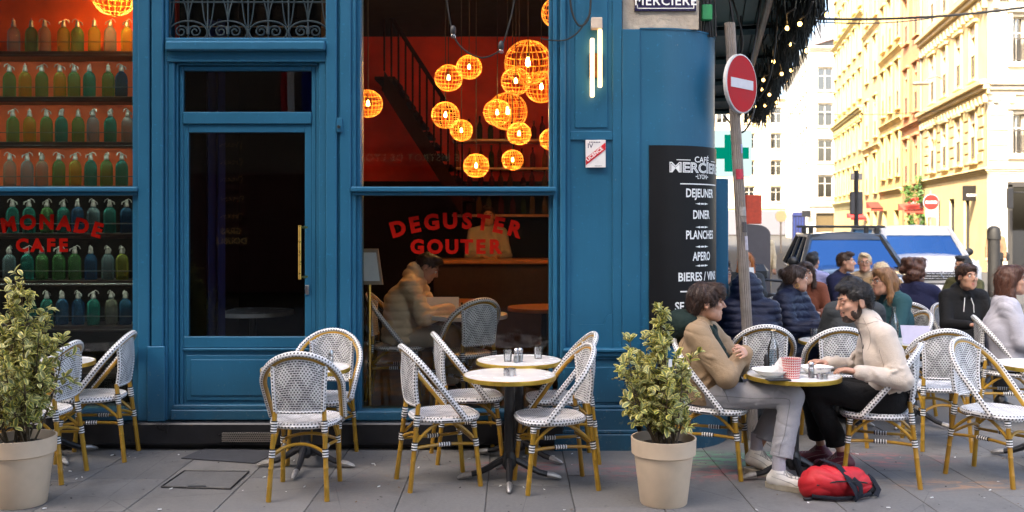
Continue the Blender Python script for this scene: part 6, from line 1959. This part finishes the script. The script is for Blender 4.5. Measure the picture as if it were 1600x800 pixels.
def hair(root, H, R, s, style, hm, res, seed):
    S = SDF()
    e = lambda c, r, k=.02: S.ell(H+R@(v3(*c)*s), v3(*r)*s, R, k)
    sb = lambda c, r, k=.012: S.sub(H+R@(v3(*c)*s), v3(*r)*s, R, k)
    co = lambda a, b, ra, rb, k=.02: S.cone(H+R@(v3(*a)*s), H+R@(v3(*b)*s), ra*s, rb*s, k)
    if style == 'short':
        e((0,-.02,.038), (.079,.097,.085)); e((0,.045,.098), (.055,.047,.024)); e((.02,.03,.108), (.038,.042,.020)); e((0,-.068,-.008), (.062,.040,.062))
        sb((0,.115,.0), (.095,.07,.088)); sb((0,-.02,-.11), (.14,.14,.07))
        for sx in (-1, 1): sb((sx*.085,.03,-.02), (.03,.035,.05))
    elif style == 'mop':
        e((0,-.022,.042), (.085,.100,.090)); e((0,.05,.096), (.066,.048,.033)); e((.03,.075,.072), (.045,.03,.032)); e((-.03,.075,.070), (.045,.03,.03)); e((0,.088,.055), (.05,.016,.02)); e((0,-.08,-.01), (.072,.045,.075))
        for sx in (-1, 1): e((sx*.072,.01,.03), (.018,.045,.045))
        sb((0,.125,-.02), (.075,.05,.068)); sb((0,-.0,-.135), (.14,.16,.075))
        for sx in (-1, 1): sb((sx*.09,.0,-.035), (.03,.05,.04))
    elif style in ('long', 'longback'):
        e((0,-.02,.04), (.087,.104,.092)); e((0,.04,.085), (.07,.055,.04))
        sb((0,.12,-.01), (.07,.075,.095))
        for sx in (-1, 1):
            co((sx*.070,-.0,.03), (sx*.083,-.02,-.13), .026, .03); co((sx*.083,-.02,-.13), (sx*.085,-.045,-.25), .032, .018)
        co((0,-.07,.0), (0,-.085,-.24), .06, .045, .04)
        co((-.05,-.065,.0), (-.06,-.08,-.26), .04, .02, .03); co((.05,-.065,.0), (.06,-.08,-.25), .04, .022, .03)
    elif style == 'curly':
        r_ = random.Random(seed)
        e((0,-.025,.045), (.098,.112,.1))
        for _ in range(34):
            a = r_.uniform(0, 2*pi); z = r_.uniform(-.11, .12); q = sqrt(max(.1, 1-((z-.02)/.15)**2))
            x, y = cos(a)*.098*q, -.025+sin(a)*.11*q
            if y > .03 and z < .06: continue
            e((x, y, z), (.034,.034,.034), .014)
        sb((0,.125,-.02), (.07,.07,.09))
    elif style == 'bun':
        e((0,-.018,.04), (.083,.1,.09)); e((0,.04,.085), (.06,.05,.03)); e((0,-.115,.05), (.045,.04,.045), .015); e((0,-.07,-.0), (.066,.045,.06))
        sb((0,.12,-.01), (.085,.072,.095)); sb((0,-.0,-.12), (.14,.14,.06))
        for sx in (-1, 1): sb((sx*.085,.01,-.015), (.03,.03,.04))
    o, V, Q = sdf_obj('hair', S, res, hm, root, strandy=.006 if res < .008 else .005, seed=seed, sm=1)
    # loose strands lying on the hair surface
    N = normals(V, Q); rr = np.random.RandomState(seed)
    m = MB(); down = R@v3(0, .0, -1); fwd = R@v3(0, 1, 0)
    for i in rr.choice(len(V), min(len(V), 1700 if res < .008 else 520), replace=False):
        n = N[i]; p = V[i]
        loc = R.T@(p-H)/s
        fl = down*(1.0 if style != 'short' else .3)+fwd*(.9 if loc[1] > -.02 and loc[2] > .05 else -.35)*(1 if style in ('short','mop','bun') else .2)+rr.normal(size=3)*.35
        fl = fl-n*(fl@n); fl = nrmz(fl)
        if loc[1] > .075 and loc[2] < .07 and style == 'short': continue
        L = rr.uniform(.025, .055)*(1.7 if style.startswith('long') else .6 if style == 'short' else 1)
        a = p+n*.001; b = a+fl*L*.5+n*rr.uniform(.001,.006); c_ = b+fl*L*.5-n*rr.uniform(.0, .007)
        m.tube([tuple(a-fl*.004), tuple(b), tuple(c_)], [.0014, .0013, .0005], 4, cap=False)
    tag(m.build('hair_strands', hm, o, ang=60), kind='stuff')
    return o
PANTS_BLK = cloth('black_trousers', (.008,.008,.009)); JEANG = cloth('grey_denim', (.34,.335,.355), fine=300); JEANB = cloth('blue_jeans', (.03,.045,.09)); NAVYP = cloth('navy_puffer', (.010,.014,.04), rough=.5)
def person(label, loc, f, cfg, J=None, world=None):
    """f: facing direction; joints in a frame where the person faces +Y"""
    rz = rotf(*f)
    root_loc = Vector((loc[0], loc[1], loc[2] if len(loc) > 2 else 0))
    g = dict(P=v3(0,-.03,.555), C=v3(0,-.07,.82), N=v3(0,-.06,1.045), H=v3(0,-.015,1.2), SR=v3(.17,-.05,1.0), SL=v3(-.17,-.05,1.0),
             WR=v3(.1,.30,.76), WL=v3(-.1,.30,.76), HR=v3(.085,0,.535), HL=v3(-.085,0,.535), KR=v3(.12,.42,.545), KL=v3(-.12,.42,.545),
             AR=v3(.12,.43,.11), AL=v3(-.12,.43,.11), TR=v3(.14,.58,.04), TL=v3(-.14,.58,.04), poleR=v3(.5,-.4,-.7), poleL=v3(-.5,-.4,-.7))
    if cfg.get('stand'):
        g.update(P=v3(0,0,.95), C=v3(0,0,1.22), N=v3(0,0,1.45), H=v3(0,.03,1.60), SR=v3(.18,0,1.40), SL=v3(-.18,0,1.40), WR=v3(.24,.08,.85), WL=v3(-.24,.06,.85),
                 HR=v3(.09,0,.92), HL=v3(-.09,0,.92), KR=v3(.1,.08,.5), KL=v3(-.1,-.02,.5), AR=v3(.1,.02,.08), AL=v3(-.1,-.14,.10), TR=v3(.11,.17,.04), TL=v3(-.11,.0,.04))
    if J: g.update({k: v3(*v) for k, v in J.items()})
    if world:
        Mi = (Matrix.Translation(root_loc) @ Matrix.Rotation(rz, 4, 'Z')).inverted()
        for k, v in world.items():
            g[k] = np.array(Mi @ Vector(v)) if not k.startswith('pole') else np.array(Mi.to_3x3() @ Vector(v))
    res = cfg.get('res', .011); s = cfg.get('hs', 1.03); seed = cfg.get('seed', 1)
    R = rotm(cfg.get('yaw', 0), cfg.get('pitch', 0), cfg.get('roll', 0))
    P, C_, N_, H = g['P'], g['C'], g['N'], g['H']
    ER = g['ER'] if 'ER' in g else ik(g['SR'], g['WR'], .29, .26, g['poleR']); EL = g['EL'] if 'EL' in g else ik(g['SL'], g['WL'], .29, .26, g['poleL'])
    X = v3(1,0,0); w = cfg.get('build', 1.0)
    # body: one continuous skin
    B = SDF()
    B.cone(P, C_, .09, .09, .05).cone(C_, N_, .08, .05, .05).cone(g['SL'], g['SR'], .05, .05, .04)
    nb = H+R@(v3(0,-.02,-.06)*s)
    B.cone(N_, nb, .052*w, .047*w, .03)
    head_prims(B, H, R, s)
    for E, W, S_ in ((ER, g['WR'], g['SR']), (EL, g['WL'], g['SL'])):
        B.cone(S_, E, .045, .038, .02).cone(E, W, .037, .025, .015)
    hd = cfg.get('hands', {})
    for nm, E, W, sgn in (('R', ER, g['WR'], 1), ('L', EL, g['WL'], -1)):
        d = nrmz(W-E) if nm not in hd or hd[nm].get('d') is None else nrmz(hd[nm]['d'])
        up = v3(*hd[nm]['n']) if nm in hd and 'n' in hd[nm] else v3(0,0,1)
        up = nrmz(up-d*(up@d)); lat = np.cross(up, d)*sgn
        lat = -lat if (hd.get(nm, {}).get('flip')) else lat
        hand_prims(B, W, d, up, lat, hd.get(nm, {}).get('curl', .6), hd.get(nm, {}).get('spread', .2), cfg.get('hand', 1.0))
    for Hp, K, A, T in ((g['HR'], g['KR'], g['AR'], g['TR']), (g['HL'], g['KL'], g['AL'], g['TL'])):
        B.cone(Hp, K, .07, .05, .03).cone(K, A, .048, .028, .02).cone(A+v3(0,0,-.03), T, .026, .022, .02)
    root, _, _ = sdf_obj('person', B, res, cfg.get('skin', SKIN), None)
    root.location = root_loc; root.rotation_euler = (0, 0, rz)
    tag(root, label, 'person', cfg.get('group'))
    face_bits(root, H, R, s, cfg['hairm'], cfg.get('lids', True), cfg.get('glasses', False), cfg.get('skin', SKIN) if cfg.get('closed') else None)
    # top
    T = SDF(); th = cfg.get('thick', 1.0); sl = cfg.get('sleeve', 1.0)
    for sx in (-1, 1):
        T.cone(P+X*sx*.065*w+v3(0,0,-.01), C_+X*sx*.07*w, .122*th, .122*th, .06).cone(C_+X*sx*.07*w, (g['SR'] if sx > 0 else g['SL'])-X*sx*.06, .115*th, .072*th, .05)
    T.cone(C_, N_, .118*th, .07*th, .05)
    T.cone(g['SL']+X*.02, N_+v3(0,0,.0), .062*th, .065*th, .04).cone(g['SR']-X*.02, N_+v3(0,0,.0), .062*th, .065*th, .04)
    for E, W, S_ in ((ER, g['WR'], g['SR']), (EL, g['WL'], g['SL'])):
        We = E+(W-E)*cfg.get('cuff', .93)
        T.cone(S_, E, .066*th*sl, .058*th*sl, .03).cone(E, We, .057*th*sl, .043*th*sl, .02)
    ct = cfg.get('collar', 'crew')
    if ct == 'high': 
        T.cone(N_, N_+nrmz(nb-N_)*.07, .075, .070, .02)
    elif ct == 'hood':
        T.cone(N_+v3(0,-.05,.02), N_+v3(0,-.09,-.04), .085, .07, .03)
        for sx in (-1, 1): T.cone(N_+v3(sx*.07,-.03,.035), N_+v3(sx*.035,.075,-.04), .038, .03, .02)
    elif ct == 'hoodup':
        T.ell(H+R@(v3(0,-.035,.02)*s), v3(.128,.13,.15)*s, R, .03); T.cone(N_, H+R@v3(0,-.03,-.05), .11, .12, .04); T.sub(H+R@(v3(0,.14,-.01)*s), v3(.09,.1,.11)*s, R, .02)
    elif ct == 'puff':
        T.cone(N_+v3(0,-.02,.03), N_+v3(0,-.0,.07), .095, .085, .03)
    nf = cfg.get('folds', 3)
    for q_, (E, W, S_) in enumerate(((ER, g['WR'], g['SR']), (EL, g['WL'], g['SL']))):
        folds(T, S_, E, .066*th*sl, .058*th*sl, nf, seed*7+q_, t0=.25); folds(T, E, W, .057*th*sl, .043*th*sl, nf+1, seed*7+3+q_, t1=.85)
        if nf > 3: folds(T, S_+(E-S_)*.7, E+(W-E)*.3, .060*th*sl, .058*th*sl, 4, seed*7+9+q_, 1.2)
    for sx in (-1, 1): folds(T, P+X*sx*.065*w, C_+X*sx*.07*w, .122*th, .122*th, nf, seed*7+20+sx, 1.2)
    hem = cfg.get('hem')
    T.cut(P+v3(0,0,(hem if hem is not None else -.075)), v3(0,0,-1))
    o, VT, _ = sdf_obj(cfg.get('topname', 'jacket'), T, res, cfg['top'], root, wr=cfg.get('wr', .006), wf=cfg.get('wf', 26), seed=seed, quilt=cfg.get('quilt', 0), sm=2)
    # trousers
    T = SDF(); pr = cfg.get('legw', 1.0); hems = []
    T.cone(P+X*-.07, P+X*.07, .128, .128, .05)
    for Hp, K, A in ((g['HR'], g['KR'], g['AR']), (g['HL'], g['KL'], g['AL'])):
        d = nrmz(K-A)
        T.cone(Hp, K, .098*pr, .076*pr, .05).cone(K, A, .072*pr, .062*pr*cfg.get('flare', 1.0), .025)
        hems.append((A+d*(cfg.get('ankle', .05)-.11), v3(.13,.13,.11)))
    for q_, (Hp, K, A) in enumerate(((g['HR'], g['KR'], g['AR']), (g['HL'], g['KL'], g['AL']))):
        folds(T, Hp, K, .098*pr, .076*pr, nf, seed*5+q_, 1.15, .1, 1.0); folds(T, K, A, .072*pr, .062*pr*cfg.get('flare', 1.0), nf+2, seed*5+7+q_, 1.1, .0, .85)
    for hm_ in hems: T.sub(hm_[0], hm_[1], None, .006)
    _, VP, _ = sdf_obj('trousers', T, res, cfg.get('bottom', PANTS_BLK), root, wr=.004, wf=26, seed=seed+3, sm=2)
    for A, To in ((g['AR'], g['TR']), (g['AL'], g['TL'])):
        S = SDF(); dd = To-A; dd[2] = 0; dd = nrmz(dd); Hl = A-dd*.035; Hl = v3(Hl[0], Hl[1], max(.042, A[2]-.06))
        S.cone(Hl, To+v3(0,0,.002), .047, .036, .02).cone(A+v3(0,0,-.02), Hl+dd*.06, .047, .048, .03).cone(A+v3(0,0,-.02), A+v3(0,0,-.06), .046, .044, .02).cone(To, To-dd*.05, .042, .046, .02)
        o, VS, _ = sdf_obj('shoe', S, min(res, .009), cfg.get('shoe', BLACKP), root, zmin=.012 if A[2] < .2 else None)
        m = MB()
        if cfg.get('sole'):
            lt = v3(-dd[1], dd[0], 0)
            pts = []
            for q in range(20):
                a_ = 2*pi*q/20; L_ = np.linalg.norm((To-Hl)[:2])/2; mid_ = (Hl+To)/2
                pts.append(mid_+dd*cos(a_)*(L_+.055)+lt*(abs(sin(a_))**.7*(1 if sin(a_) > 0 else -1))*(.053+.004*cos(a_)))
            zb = min(Hl[2], To[2])-.045 if A[2] > .2 else .002
            m.prism([(p[0], p[1]) for p in pts], zb, zb+.034, axis='z'); m.build('sole', cfg['sole'], o)
        if cfg.get('laces'):
            m = MB(); lt = v3(-dd[1], dd[0], 0)
            for k in range(5):
                c0 = Hl*(1-(.42+.11*k)) + To*(.42+.11*k)
                seam(VS, [c0-lt*.035+v3(0,0,.05), c0+v3(0,0,.12), c0+lt*.035+v3(0,0,.05)], o, cfg['laces'], .0038, 'lace', n=8)
            for sd in (-1, 1):
                seam(VS, [Hl+lt*sd*.06+v3(0,0,.03), (Hl+To)/2+lt*sd*.07+v3(0,0,.025), To+lt*sd*.06-dd*.03+v3(0,0,.0)], o, cfg['laces'], .002, n=14)
                seam(VS, [A+lt*sd*.05+v3(0,0,-.01), (Hl+To)/2+lt*sd*.04+v3(0,0,.06), To+lt*sd*.03-dd*.02+v3(0,0,.05)], o, cfg['laces'], .002, n=14)
            seam(VS, [To-dd*.03+lt*.05, To+v3(0,0,.06), To-dd*.03-lt*.05], o, cfg['laces'], .002, 'toe_seam', n=14)
        if cfg.get('sock'):
            MB().tube([tuple(A+v3(0,0,-.03)), tuple(A+v3(0,0,.12))], [.045, .040], 14).build('sock', cfg['sock'], root)
    if cfg.get('style'): hair(root, H, R, s, cfg['style'], cfg['hairm'], min(res, .009), seed)
    if cfg.get('keep') is not None: cfg['keep'].update(top=VT, bottom=VP)
    return root, g, R, s, (ER, EL)

# ---- young man with crossed arms
TAN = cloth('tan_jacket', (.34,.235,.14), rough=.8); GRNH = cloth('dark_green_hood', (.008,.02,.017)); WSHOE = mat('white_leather', (.68,.65,.6), .45, .12, 20); SOLE = mat('rubber_sole', (.36,.32,.25), .7, .2, 20); SOCK = cloth('pale_sock', (.45,.43,.48))
cfg = dict(res=.0065, hs=1.08, yaw=.30, pitch=-.02, hairm=HDCH, style='mop', top=TAN, bottom=JEANG, shoe=WSHOE, sole=SOLE, laces=mat('grey_lace', (.3,.29,.28), .8), sock=SOCK, thick=1.12, sleeve=1.2, cuff=.9, seed=4, folds=6, keep={}, ankle=.10, flare=1.18, legw=1.0, wr=.005, wf=22,
           hands={'R': dict(d=v3(-1,-.1,.05), n=(0,.9,.3), curl=.3), 'L': dict(d=v3(1,-.12,.12), n=(.1,.8,.5), curl=.5)}, closed=True)
boy, g, R, s, EE = person('young man in a tan jacket with crossed arms beside the shrub', (1.395, 6.59), (.93, -.36), cfg,
    J=dict(P=(0,-.06,.555), C=(0,-.115,.80), N=(0,-.115,1.0), H=(.0,-.055,1.155), SR=(.165,-.09,.955), SL=(-.165,-.09,.955), WR=(-.03,.155,.775), WL=(.02,.205,.835), ER=(.215,.11,.69), EL=(-.21,.12,.71)),
    world=dict(KR=(1.83, 6.27, .575), KL=(1.86, 6.55, .56), AR=(1.715, 6.17, .115), TR=(1.85, 6.08, .042), AL=(1.665, 6.53, .16), TL=(1.78, 6.46, .06)))
# dark hood lying round the neck
S = SDF()
Nn = g['N']
S.cone(Nn+v3(-.075,-.075,.01), Nn+v3(.075,-.075,.01), .085, .085, .03).cone(Nn+v3(0,-.13,.01), Nn+v3(0,-.17,-.08), .10, .075, .04)
for sx in (-1, 1): S.cone(Nn+v3(sx*.075,-.04,.035), Nn+v3(sx*.05,.085,-.03), .042, .032, .03).cone(Nn+v3(sx*.05,.085,-.03), Nn+v3(sx*.025,.105,-.22), .03, .026, .03)
S.cone(Nn+v3(0,.09,-.08), v3(0,.085,.62), .05, .10, .04)
sdf_obj('hood', S, .007, GRNH, boy, wr=.006, wf=34, seed=3, sm=2)
for W, E in ((g['WR'], EE[0]), (g['WL'], EE[1])):
    d = nrmz(W-E); MB().tube([tuple(E+(W-E)*.84), tuple(E+(W-E)*.98)], [.042, .034], 12).build('cuff', GRNH, boy)

SEAMT = mat('tan_stitching', (.16,.10,.06), .9); SEAMJ = mat('denim_stitching', (.17,.165,.18), .9)
Vt, Vb = cfg['keep']['top'], cfg['keep']['bottom']
seam(Vt, [g['SR']+v3(-.03,0,.06), g['SR']+v3(.0,.07,.0), g['SR']+v3(-.02,.06,-.10)], boy, SEAMT); seam(Vt, [g['SR']+v3(-.03,-.0,.06), g['SR']+v3(.0,-.08,.0), g['SR']+v3(-.02,-.09,-.12)], boy, SEAMT)
seam(Vt, [g['P']+v3(.2,-.05,.0), g['C']+v3(.2,-.02,-.08), g['C']+v3(.19,0,.05)], boy, SEAMT)
seam(Vb, [g['HR']+v3(.11,0,.02), (g['HR']+g['KR'])/2+v3(.1,0,0), g['KR']+v3(.09,0,0), (g['KR']+g['AR'])/2+v3(.09,0,0), g['AR']+v3(.08,0,.12)], boy, SEAMJ, n=40)
seam(Vb, [g['HR']+v3(.08,.05,.1), g['HR']+v3(.1,.1,.04), g['HR']+v3(.11,.12,-.02)], boy, SEAMJ, name='pocket_seam')

# ---- bearded man in cream fleece
CRM = cloth('cream_fleece', (.62,.53,.45), rough=.95, sheen=.3, fine=110); MARO = mat('maroon_trainer', (.12,.015,.03), .5, .3, 25)
cfg = dict(res=.0065, hs=1.11, yaw=.42, pitch=-.17, hairm=HBLK, style='short', skin=SKIN, top=CRM, topname='fleece', bottom=PANTS_BLK, shoe=MARO, sole=mat('dark_sole', (.03,.02,.02), .7), laces=mat('pale_lace', (.3,.2,.2), .8), collar='high', thick=.98, sleeve=1.16, cuff=.97, seed=9, folds=6, keep={}, wr=.005, wf=22, ankle=.09, flare=1.15, build=1.05, closed=True, hem=-.11,
           hands={'L': dict(n=(0,0,1), curl=.55, spread=.3), 'R': dict(n=(0,0,1), curl=.5)})
man, g, R, s, EE = person('bearded man in a cream fleece leaning over the table', (2.43, 6.41), (-.93, .36), cfg,
    world=dict(P=(2.51, 6.38, .565), C=(2.475, 6.39, .82), N=(2.385, 6.42, 1.045), H=(2.295, 6.43, 1.175), SL=(2.42, 6.24, .97), SR=(2.47, 6.57, .98), EL=(2.50, 6.14, .70), WL=(2.235, 6.19, .745), ER=(2.42, 6.68, .70), WR=(2.17, 6.60, .745),
               KL=(2.02, 6.46, .60), KR=(2.06, 6.66, .58), AL=(2.245, 6.52, .14), TL=(2.10, 6.56, .05), AR=(2.17, 6.74, .13), TR=(2.02, 6.78, .05)))
S = SDF()
e = lambda c_, r, k=.012: S.ell(g['H']+R@(v3(*c_)*s), v3(*r)*s, R, k)
e((0,.046,-.075), (.0485,.0475,.042)); e((0,.070,-.092), (.0245,.0215,.020))
for sx in (-1, 1): e((sx*.0485,.026,-.058), (.018,.037,.038)); e((sx*.0615,-.002,-.022), (.0105,.013,.045)); e((sx*.018,.088,-.0445), (.018,.009,.0065))
S.sub(g['H']+R@(v3(0,.098,-.057)*s), v3(.022,.016,.012)*s, R, .006)
S.sub(g['H']+R@(v3(0,.085,-.008)*s), v3(.050,.05,.036)*s, R, .008)
sdf_obj('beard', S, .0055, BEARD, man, strandy=.003, seed=6)
MB().tube([tuple(g['C']+v3(-.05,.115,.1)), tuple(g['C']+v3(-.055,.13,.05))], .005, 6).build('zip_pocket', BLACKP, man)
Wl = g['WL']; El = EE[1]
MB().tube([tuple(El+(Wl-El)*.95), tuple(El+(Wl-El)*1.02)], [.040, .036], 14).build('cuff', mat('maroon_cuff', (.1,.02,.03), .8), man)
SEAMF = mat('fleece_seam', (.33,.27,.23), .95); Vt = cfg['keep']['top']
seam(Vt, [g['N']+v3(-.06,.03,.03), g['SL']+v3(.03,.09,.02), g['SL']+v3(.02,.10,-.10)], man, SEAMF); seam(Vt, [g['N']+v3(-.06,-.04,.03), g['SL']+v3(.03,-.08,.03), g['SL']+v3(.03,-.10,-.12)], man, SEAMF)
seam(Vt, [g['P']+v3(-.2,0,.0), g['C']+v3(-.2,-.02,-.05), g['C']+v3(-.18,-.02,.08)], man, SEAMF)
seam(Vt, [g['N']+v3(0,.12,.06), g['N']+v3(0,.16,-.08), g['C']+v3(0,.2,0), g['P']+v3(0,.22,.04)], man, mat('zip_dark', (.12,.1,.09), .5), .0035, 'zip')
seam(Vt, [g['N']+v3(-.1,-.06,.01), g['N']+v3(-.1,.03,-.005), g['N']+v3(-.05,.10,-.01)], man, SEAMF)
fk = thing('fork', 'steel fork in the bearded man\'s hand over his dish', 'fork', (2.10, 6.24, .765))
MB().tube([(.07, -.02, .02), (0, 0, -.0), (-.07, .06, -.015)], [.005, .003, .003], 6).build('handle', STEEL, fk)
MB().tube([(-.07, .06, -.015), (-.11, .09, -.02)], [.008, .006], 6, flat=.3).build('tines', STEEL, fk)

# ---- people on the terrace behind
TEALC = cloth('teal_sweater', (.02,.07,.085)); NAVYC = cloth('navy_coat', (.010,.012,.045)); BLKH = cloth('black_hoodie', (.008,.008,.009)); GREYS = cloth('pale_grey_sweatshirt', (.48,.47,.53)); LAV = cloth('lavender_shirt', (.35,.35,.6)); CHAR = cloth('charcoal_jacket', (.04,.045,.05)); BEIG = cloth('beige_puffer', (.62,.46,.28), rough=.6); WSH = cloth('white_shirt', (.36,.33,.29))
TG2 = 'people seated on the terrace'
def tp(label, x, y, f, **k):
    J = k.pop('J', None); k.setdefault('group', TG2)
    return person(label, (x, y) if 'z' not in k else (x, y, k.pop('z')), f, k, J)
tp('person in a navy puffer with the hood up, back turned, by the sign pole', 1.96, 7.95, (.1, 1), hairm=HBRN, top=NAVYP, collar='hoodup', quilt=.06, thick=1.22, seed=21, bottom=JEANB, J=dict(H=(-.02,.02,1.13), N=(0,-.03,1.0)))
tp('man with glasses half hidden behind the sign pole', 2.05, 9.35, (.2, -1), hairm=HBRN, style='short', top=CHAR, collar='high', seed=22, skin=SKIN2, glasses=True, J=dict(H=(0,.0,1.22)))
r6, g6, R6, s6, _ = tp('woman in a navy puffer with a gold hoop earring, in profile', 2.62, 8.85, (.72, -.7), hairm=HBRN, style='bun', top=NAVYP, collar='puff', quilt=.065, thick=1.24, seed=23, yaw=.75, bottom=JEANB, J=dict(H=(0,0,1.19), WR=(.1,.30,.80), WL=(-.02,.32,.80)))
for sx in (-1, 1):
    m = MB(); c0 = g6['H']+R6@(v3(sx*.082,-.012,-.052)*s6)
    m.tube([tuple(c0+R6@(v3(0, .018*cos(a), .018*sin(a)))) for a in [2*pi*i/14 for i in range(14)]], .003, 6, closed=True); m.build('hoop_earring', BRASS, r6)
tp('dark haired person in navy, back turned, behind the bearded man\'s head', 2.74, 7.72, (.1, 1), hairm=HBLK, style='long', top=CHAR, thick=1.1, seed=24, folds=5, J=dict(H=(.0,.02,1.15)))
tp('woman in a teal sweater with glasses and long brown hair', 3.40, 8.72, (-.95, -.3), hairm=HLBR, style='long', top=TEALC, topname='sweater', thick=1.08, seed=25, yaw=-.1, glasses=True, J=dict(H=(0,.03,1.17)))
tp('curly haired woman in navy looking to the right', 4.16, 9.9, (.35, .94), hairm=HCHE, style='curly', top=NAVYC, thick=1.12, seed=26, yaw=-.9, J=dict(H=(0,0,1.21)))
r10, g10, R10, s10, _ = tp('person in a black hoodie facing the camera', 4.36, 9.22, (.0, -1), hairm=HBRN, style='bun', top=BLKH, topname='hoodie', collar='hood', seed=27, yaw=.12, J=dict(H=(0,.03,1.19)))
for sx in (-1, 1): MB().tube([tuple(g10['N']+v3(sx*.03,.10,-.05)), tuple(g10['N']+v3(sx*.045,.12,-.12)), tuple(g10['N']+v3(sx*.05,.115,-.2))], .004, 5).build('drawstring', PAPER, r10)
tp('woman in a pale grey sweatshirt with chestnut hair at the right edge', 4.22, 8.1, (.95, -.3), hairm=HCHE, style='long', top=GREYS, topname='sweatshirt', thick=1.18, sleeve=1.1, seed=28, yaw=-.05, wr=.009, J=dict(H=(0,.0,1.22), WR=(.12,.26,.62), WL=(-.1,.26,.62)))
tp('ginger haired woman with glasses in the sun holding a paper', 3.02, 12.4, (-.25, -1), hairm=HGIN, style='long', top=CHAR, collar='high', seed=29, glasses=True, J=dict(WR=(.05,.32,.98), WL=(-.08,.32,.96)))
pp = MB().bb(-.1, .1, -.002, .002, -.14, .14, .001).build('paper_sheet', PAPER, None, (2.95, 12.05, 1.02)); pp.rotation_euler = (-.3, 0, .1); tag(pp, 'white paper held up by the ginger haired woman', 'paper')
tp('dark haired man in navy in front of the dark car', 4.15, 12.0, (.6, -.8), hairm=HBRN, style='short', top=NAVYC, thick=1.1, seed=30, yaw=.5, J=dict(H=(0,.03,1.22)))
tp('blonde woman with sunglasses in front of the dark car', 4.52, 12.3, (-.4, -1), hairm=HBLD, style='short', top=cloth('sand_coat', (.4,.3,.2)), seed=31, glasses=True)
tp('man in a lavender shirt turned away before the dark car', 3.98, 12.7, (.5, .8), hairm=HBLK, style='short', top=LAV, topname='shirt', seed=32)
tp('woman with long blond hair behind the teal sweater', 4.35, 11.3, (.3, 1), hairm=HBLD, style='long', top=cloth('ochre_coat', (.3,.2,.1)), seed=35, J=dict(H=(0,0,1.12)))
tp('person in a rust coat between the navy puffer and the dark car', 3.18, 10.4, (-.2, -1), hairm=HBRN, style='long', top=cloth('rust_coat', (.2,.06,.03)), collar='high', seed=36, J=dict(H=(0,.02,1.16)))
tp('person in an olive jacket behind the black hoodie', 5.25, 11.2, (-.8, -.5), hairm=HBLK, style='short', top=cloth('olive_jacket', (.07,.07,.03)), collar='hood', seed=37)
tp('walker in a pale coat far down the street', PX(1192, 21), 21, (-.3, -1), z=-.12, stand=True, hairm=HBLD, style='short', top=cloth('cream_coat', (.6,.5,.34)), seed=33, hem=-.35, group='people walking in the street', bottom=cloth('beige_trousers', (.4,.32,.2)))
tp('walker with a dark bag behind the bollard', PX(1556, 28), 28, (-.6, -1), z=-.12, stand=True, hairm=HBRN, style='short', top=cloth('brown_coat', (.2,.12,.07)), seed=34, hem=-.3, group='people walking in the street')
t = thing('handbag', 'small dark bag carried behind the bollard', 'bag', (PX(1568, 27.9), 27.9, .62)); MB().bb(-.16, .16, -.07, .07, 0, .26, .05).build('pouch', BLACKP, t); MB().tube([(-.1, 0, .25), (0, 0, .42), (.1, 0, .25)], .012, 6).build('strap', BLACKP, t)
# inside the cafe
tp('person in a beige puffer jacket bent over a table inside the window', PX(632, 8.35), 8.35, (1, -.05), z=.19, hairm=HBLK, style='short', skin=SKIN2, top=BEIG, collar='puff', quilt=.07, thick=1.3, seed=41, group='people inside the cafe', pitch=-.6, bottom=cloth('cream_trousers', (.45,.36,.26)), J=dict(C=(0,.0,.82), N=(0,.10,1.03), H=(0,.2,1.13), SR=(.17,.08,.98), SL=(-.17,.08,.98), WR=(.1,.42,.78), WL=(-.1,.42,.78)))
tp('barman in a white shirt behind the counter', PX(762, 11.75), 11.78, (.1, -1), z=.19, stand=True, hairm=HBLK, style='short', skin=SKIN2, top=WSH, topname='shirt', seed=42, group='people inside the cafe', J=dict(WR=(.1,.3,1.12), WL=(-.1,.3,1.12)))

# ---- red rucksack lying by the table
bag = thing('rucksack', 'red rucksack with black straps lying on the pavement', 'bag', (2.045, 5.985, 0), .12)
S = SDF()
S.cone((-.15,0,.095), (.10,.02,.085), .095, .088, .05).cone((-.14,.05,.08), (.12,.07,.075), .08, .07, .05).ell((-.05,-.03,.12), (.13,.09,.07), None, .05).cone((-.19,.02,.06), (.17,.03,.06), .06, .055, .05)
sdf_obj('bag_body', S, .008, RED, bag, wr=.014, wf=20, seed=12, sm=2, zmin=.006)
S = SDF(); S.cone((.15,.04,.05), (.22,.03,.045), .05, .04, .03).ell((.17,.02,.035), (.08,.06,.035), None, .03)
sdf_obj('base_panel', S, .008, cloth('black_nylon', (.01,.01,.012)), bag, wr=.006, wf=30, seed=2, zmin=.005)
STR = cloth('black_strap', (.012,.014,.022))
def strap(pts, w_):
    P_ = [Vector(p) for p in pts]; m = MB()
    m.tube(P_, w_, 8, flat=.22, up=(1,0,0)); m.build('strap', STR, bag)
strap([(-.10,.13,.16), (-.08,.06,.215), (-.03,-.04,.205), (.0,-.10,.15), (.03,-.13,.09), (.06,-.12,.03)], .03)
strap([(.03,-.11,.14), (.07,-.125,.10), (.075,-.13,.05), (.03,-.13,.015)], .018)
strap([(.18,.0,.13), (.21,-.02,.10), (.235,-.04,.05), (.20,-.07,.02)], .016)
strap([(-.24,-.06,.012), (-.20,-.04,.014), (-.16,-.03,.03)], .014)
MB().bb(-.265, -.22, -.07, -.05, .004, .02, .004).build('buckle', BLACKP, bag)

MB().tube([(-.19,-.085,.10), (-.08,-.125,.13), (.05,-.115,.125), (.14,-.075,.10)], .005, 6).build('zip', BLACKP, bag)
MB().tube([(-.21,-.06,.03), (-.08,-.105,.02), (.06,-.10,.02), (.17,-.06,.03)], .012, 6).build('piping', STR, bag)
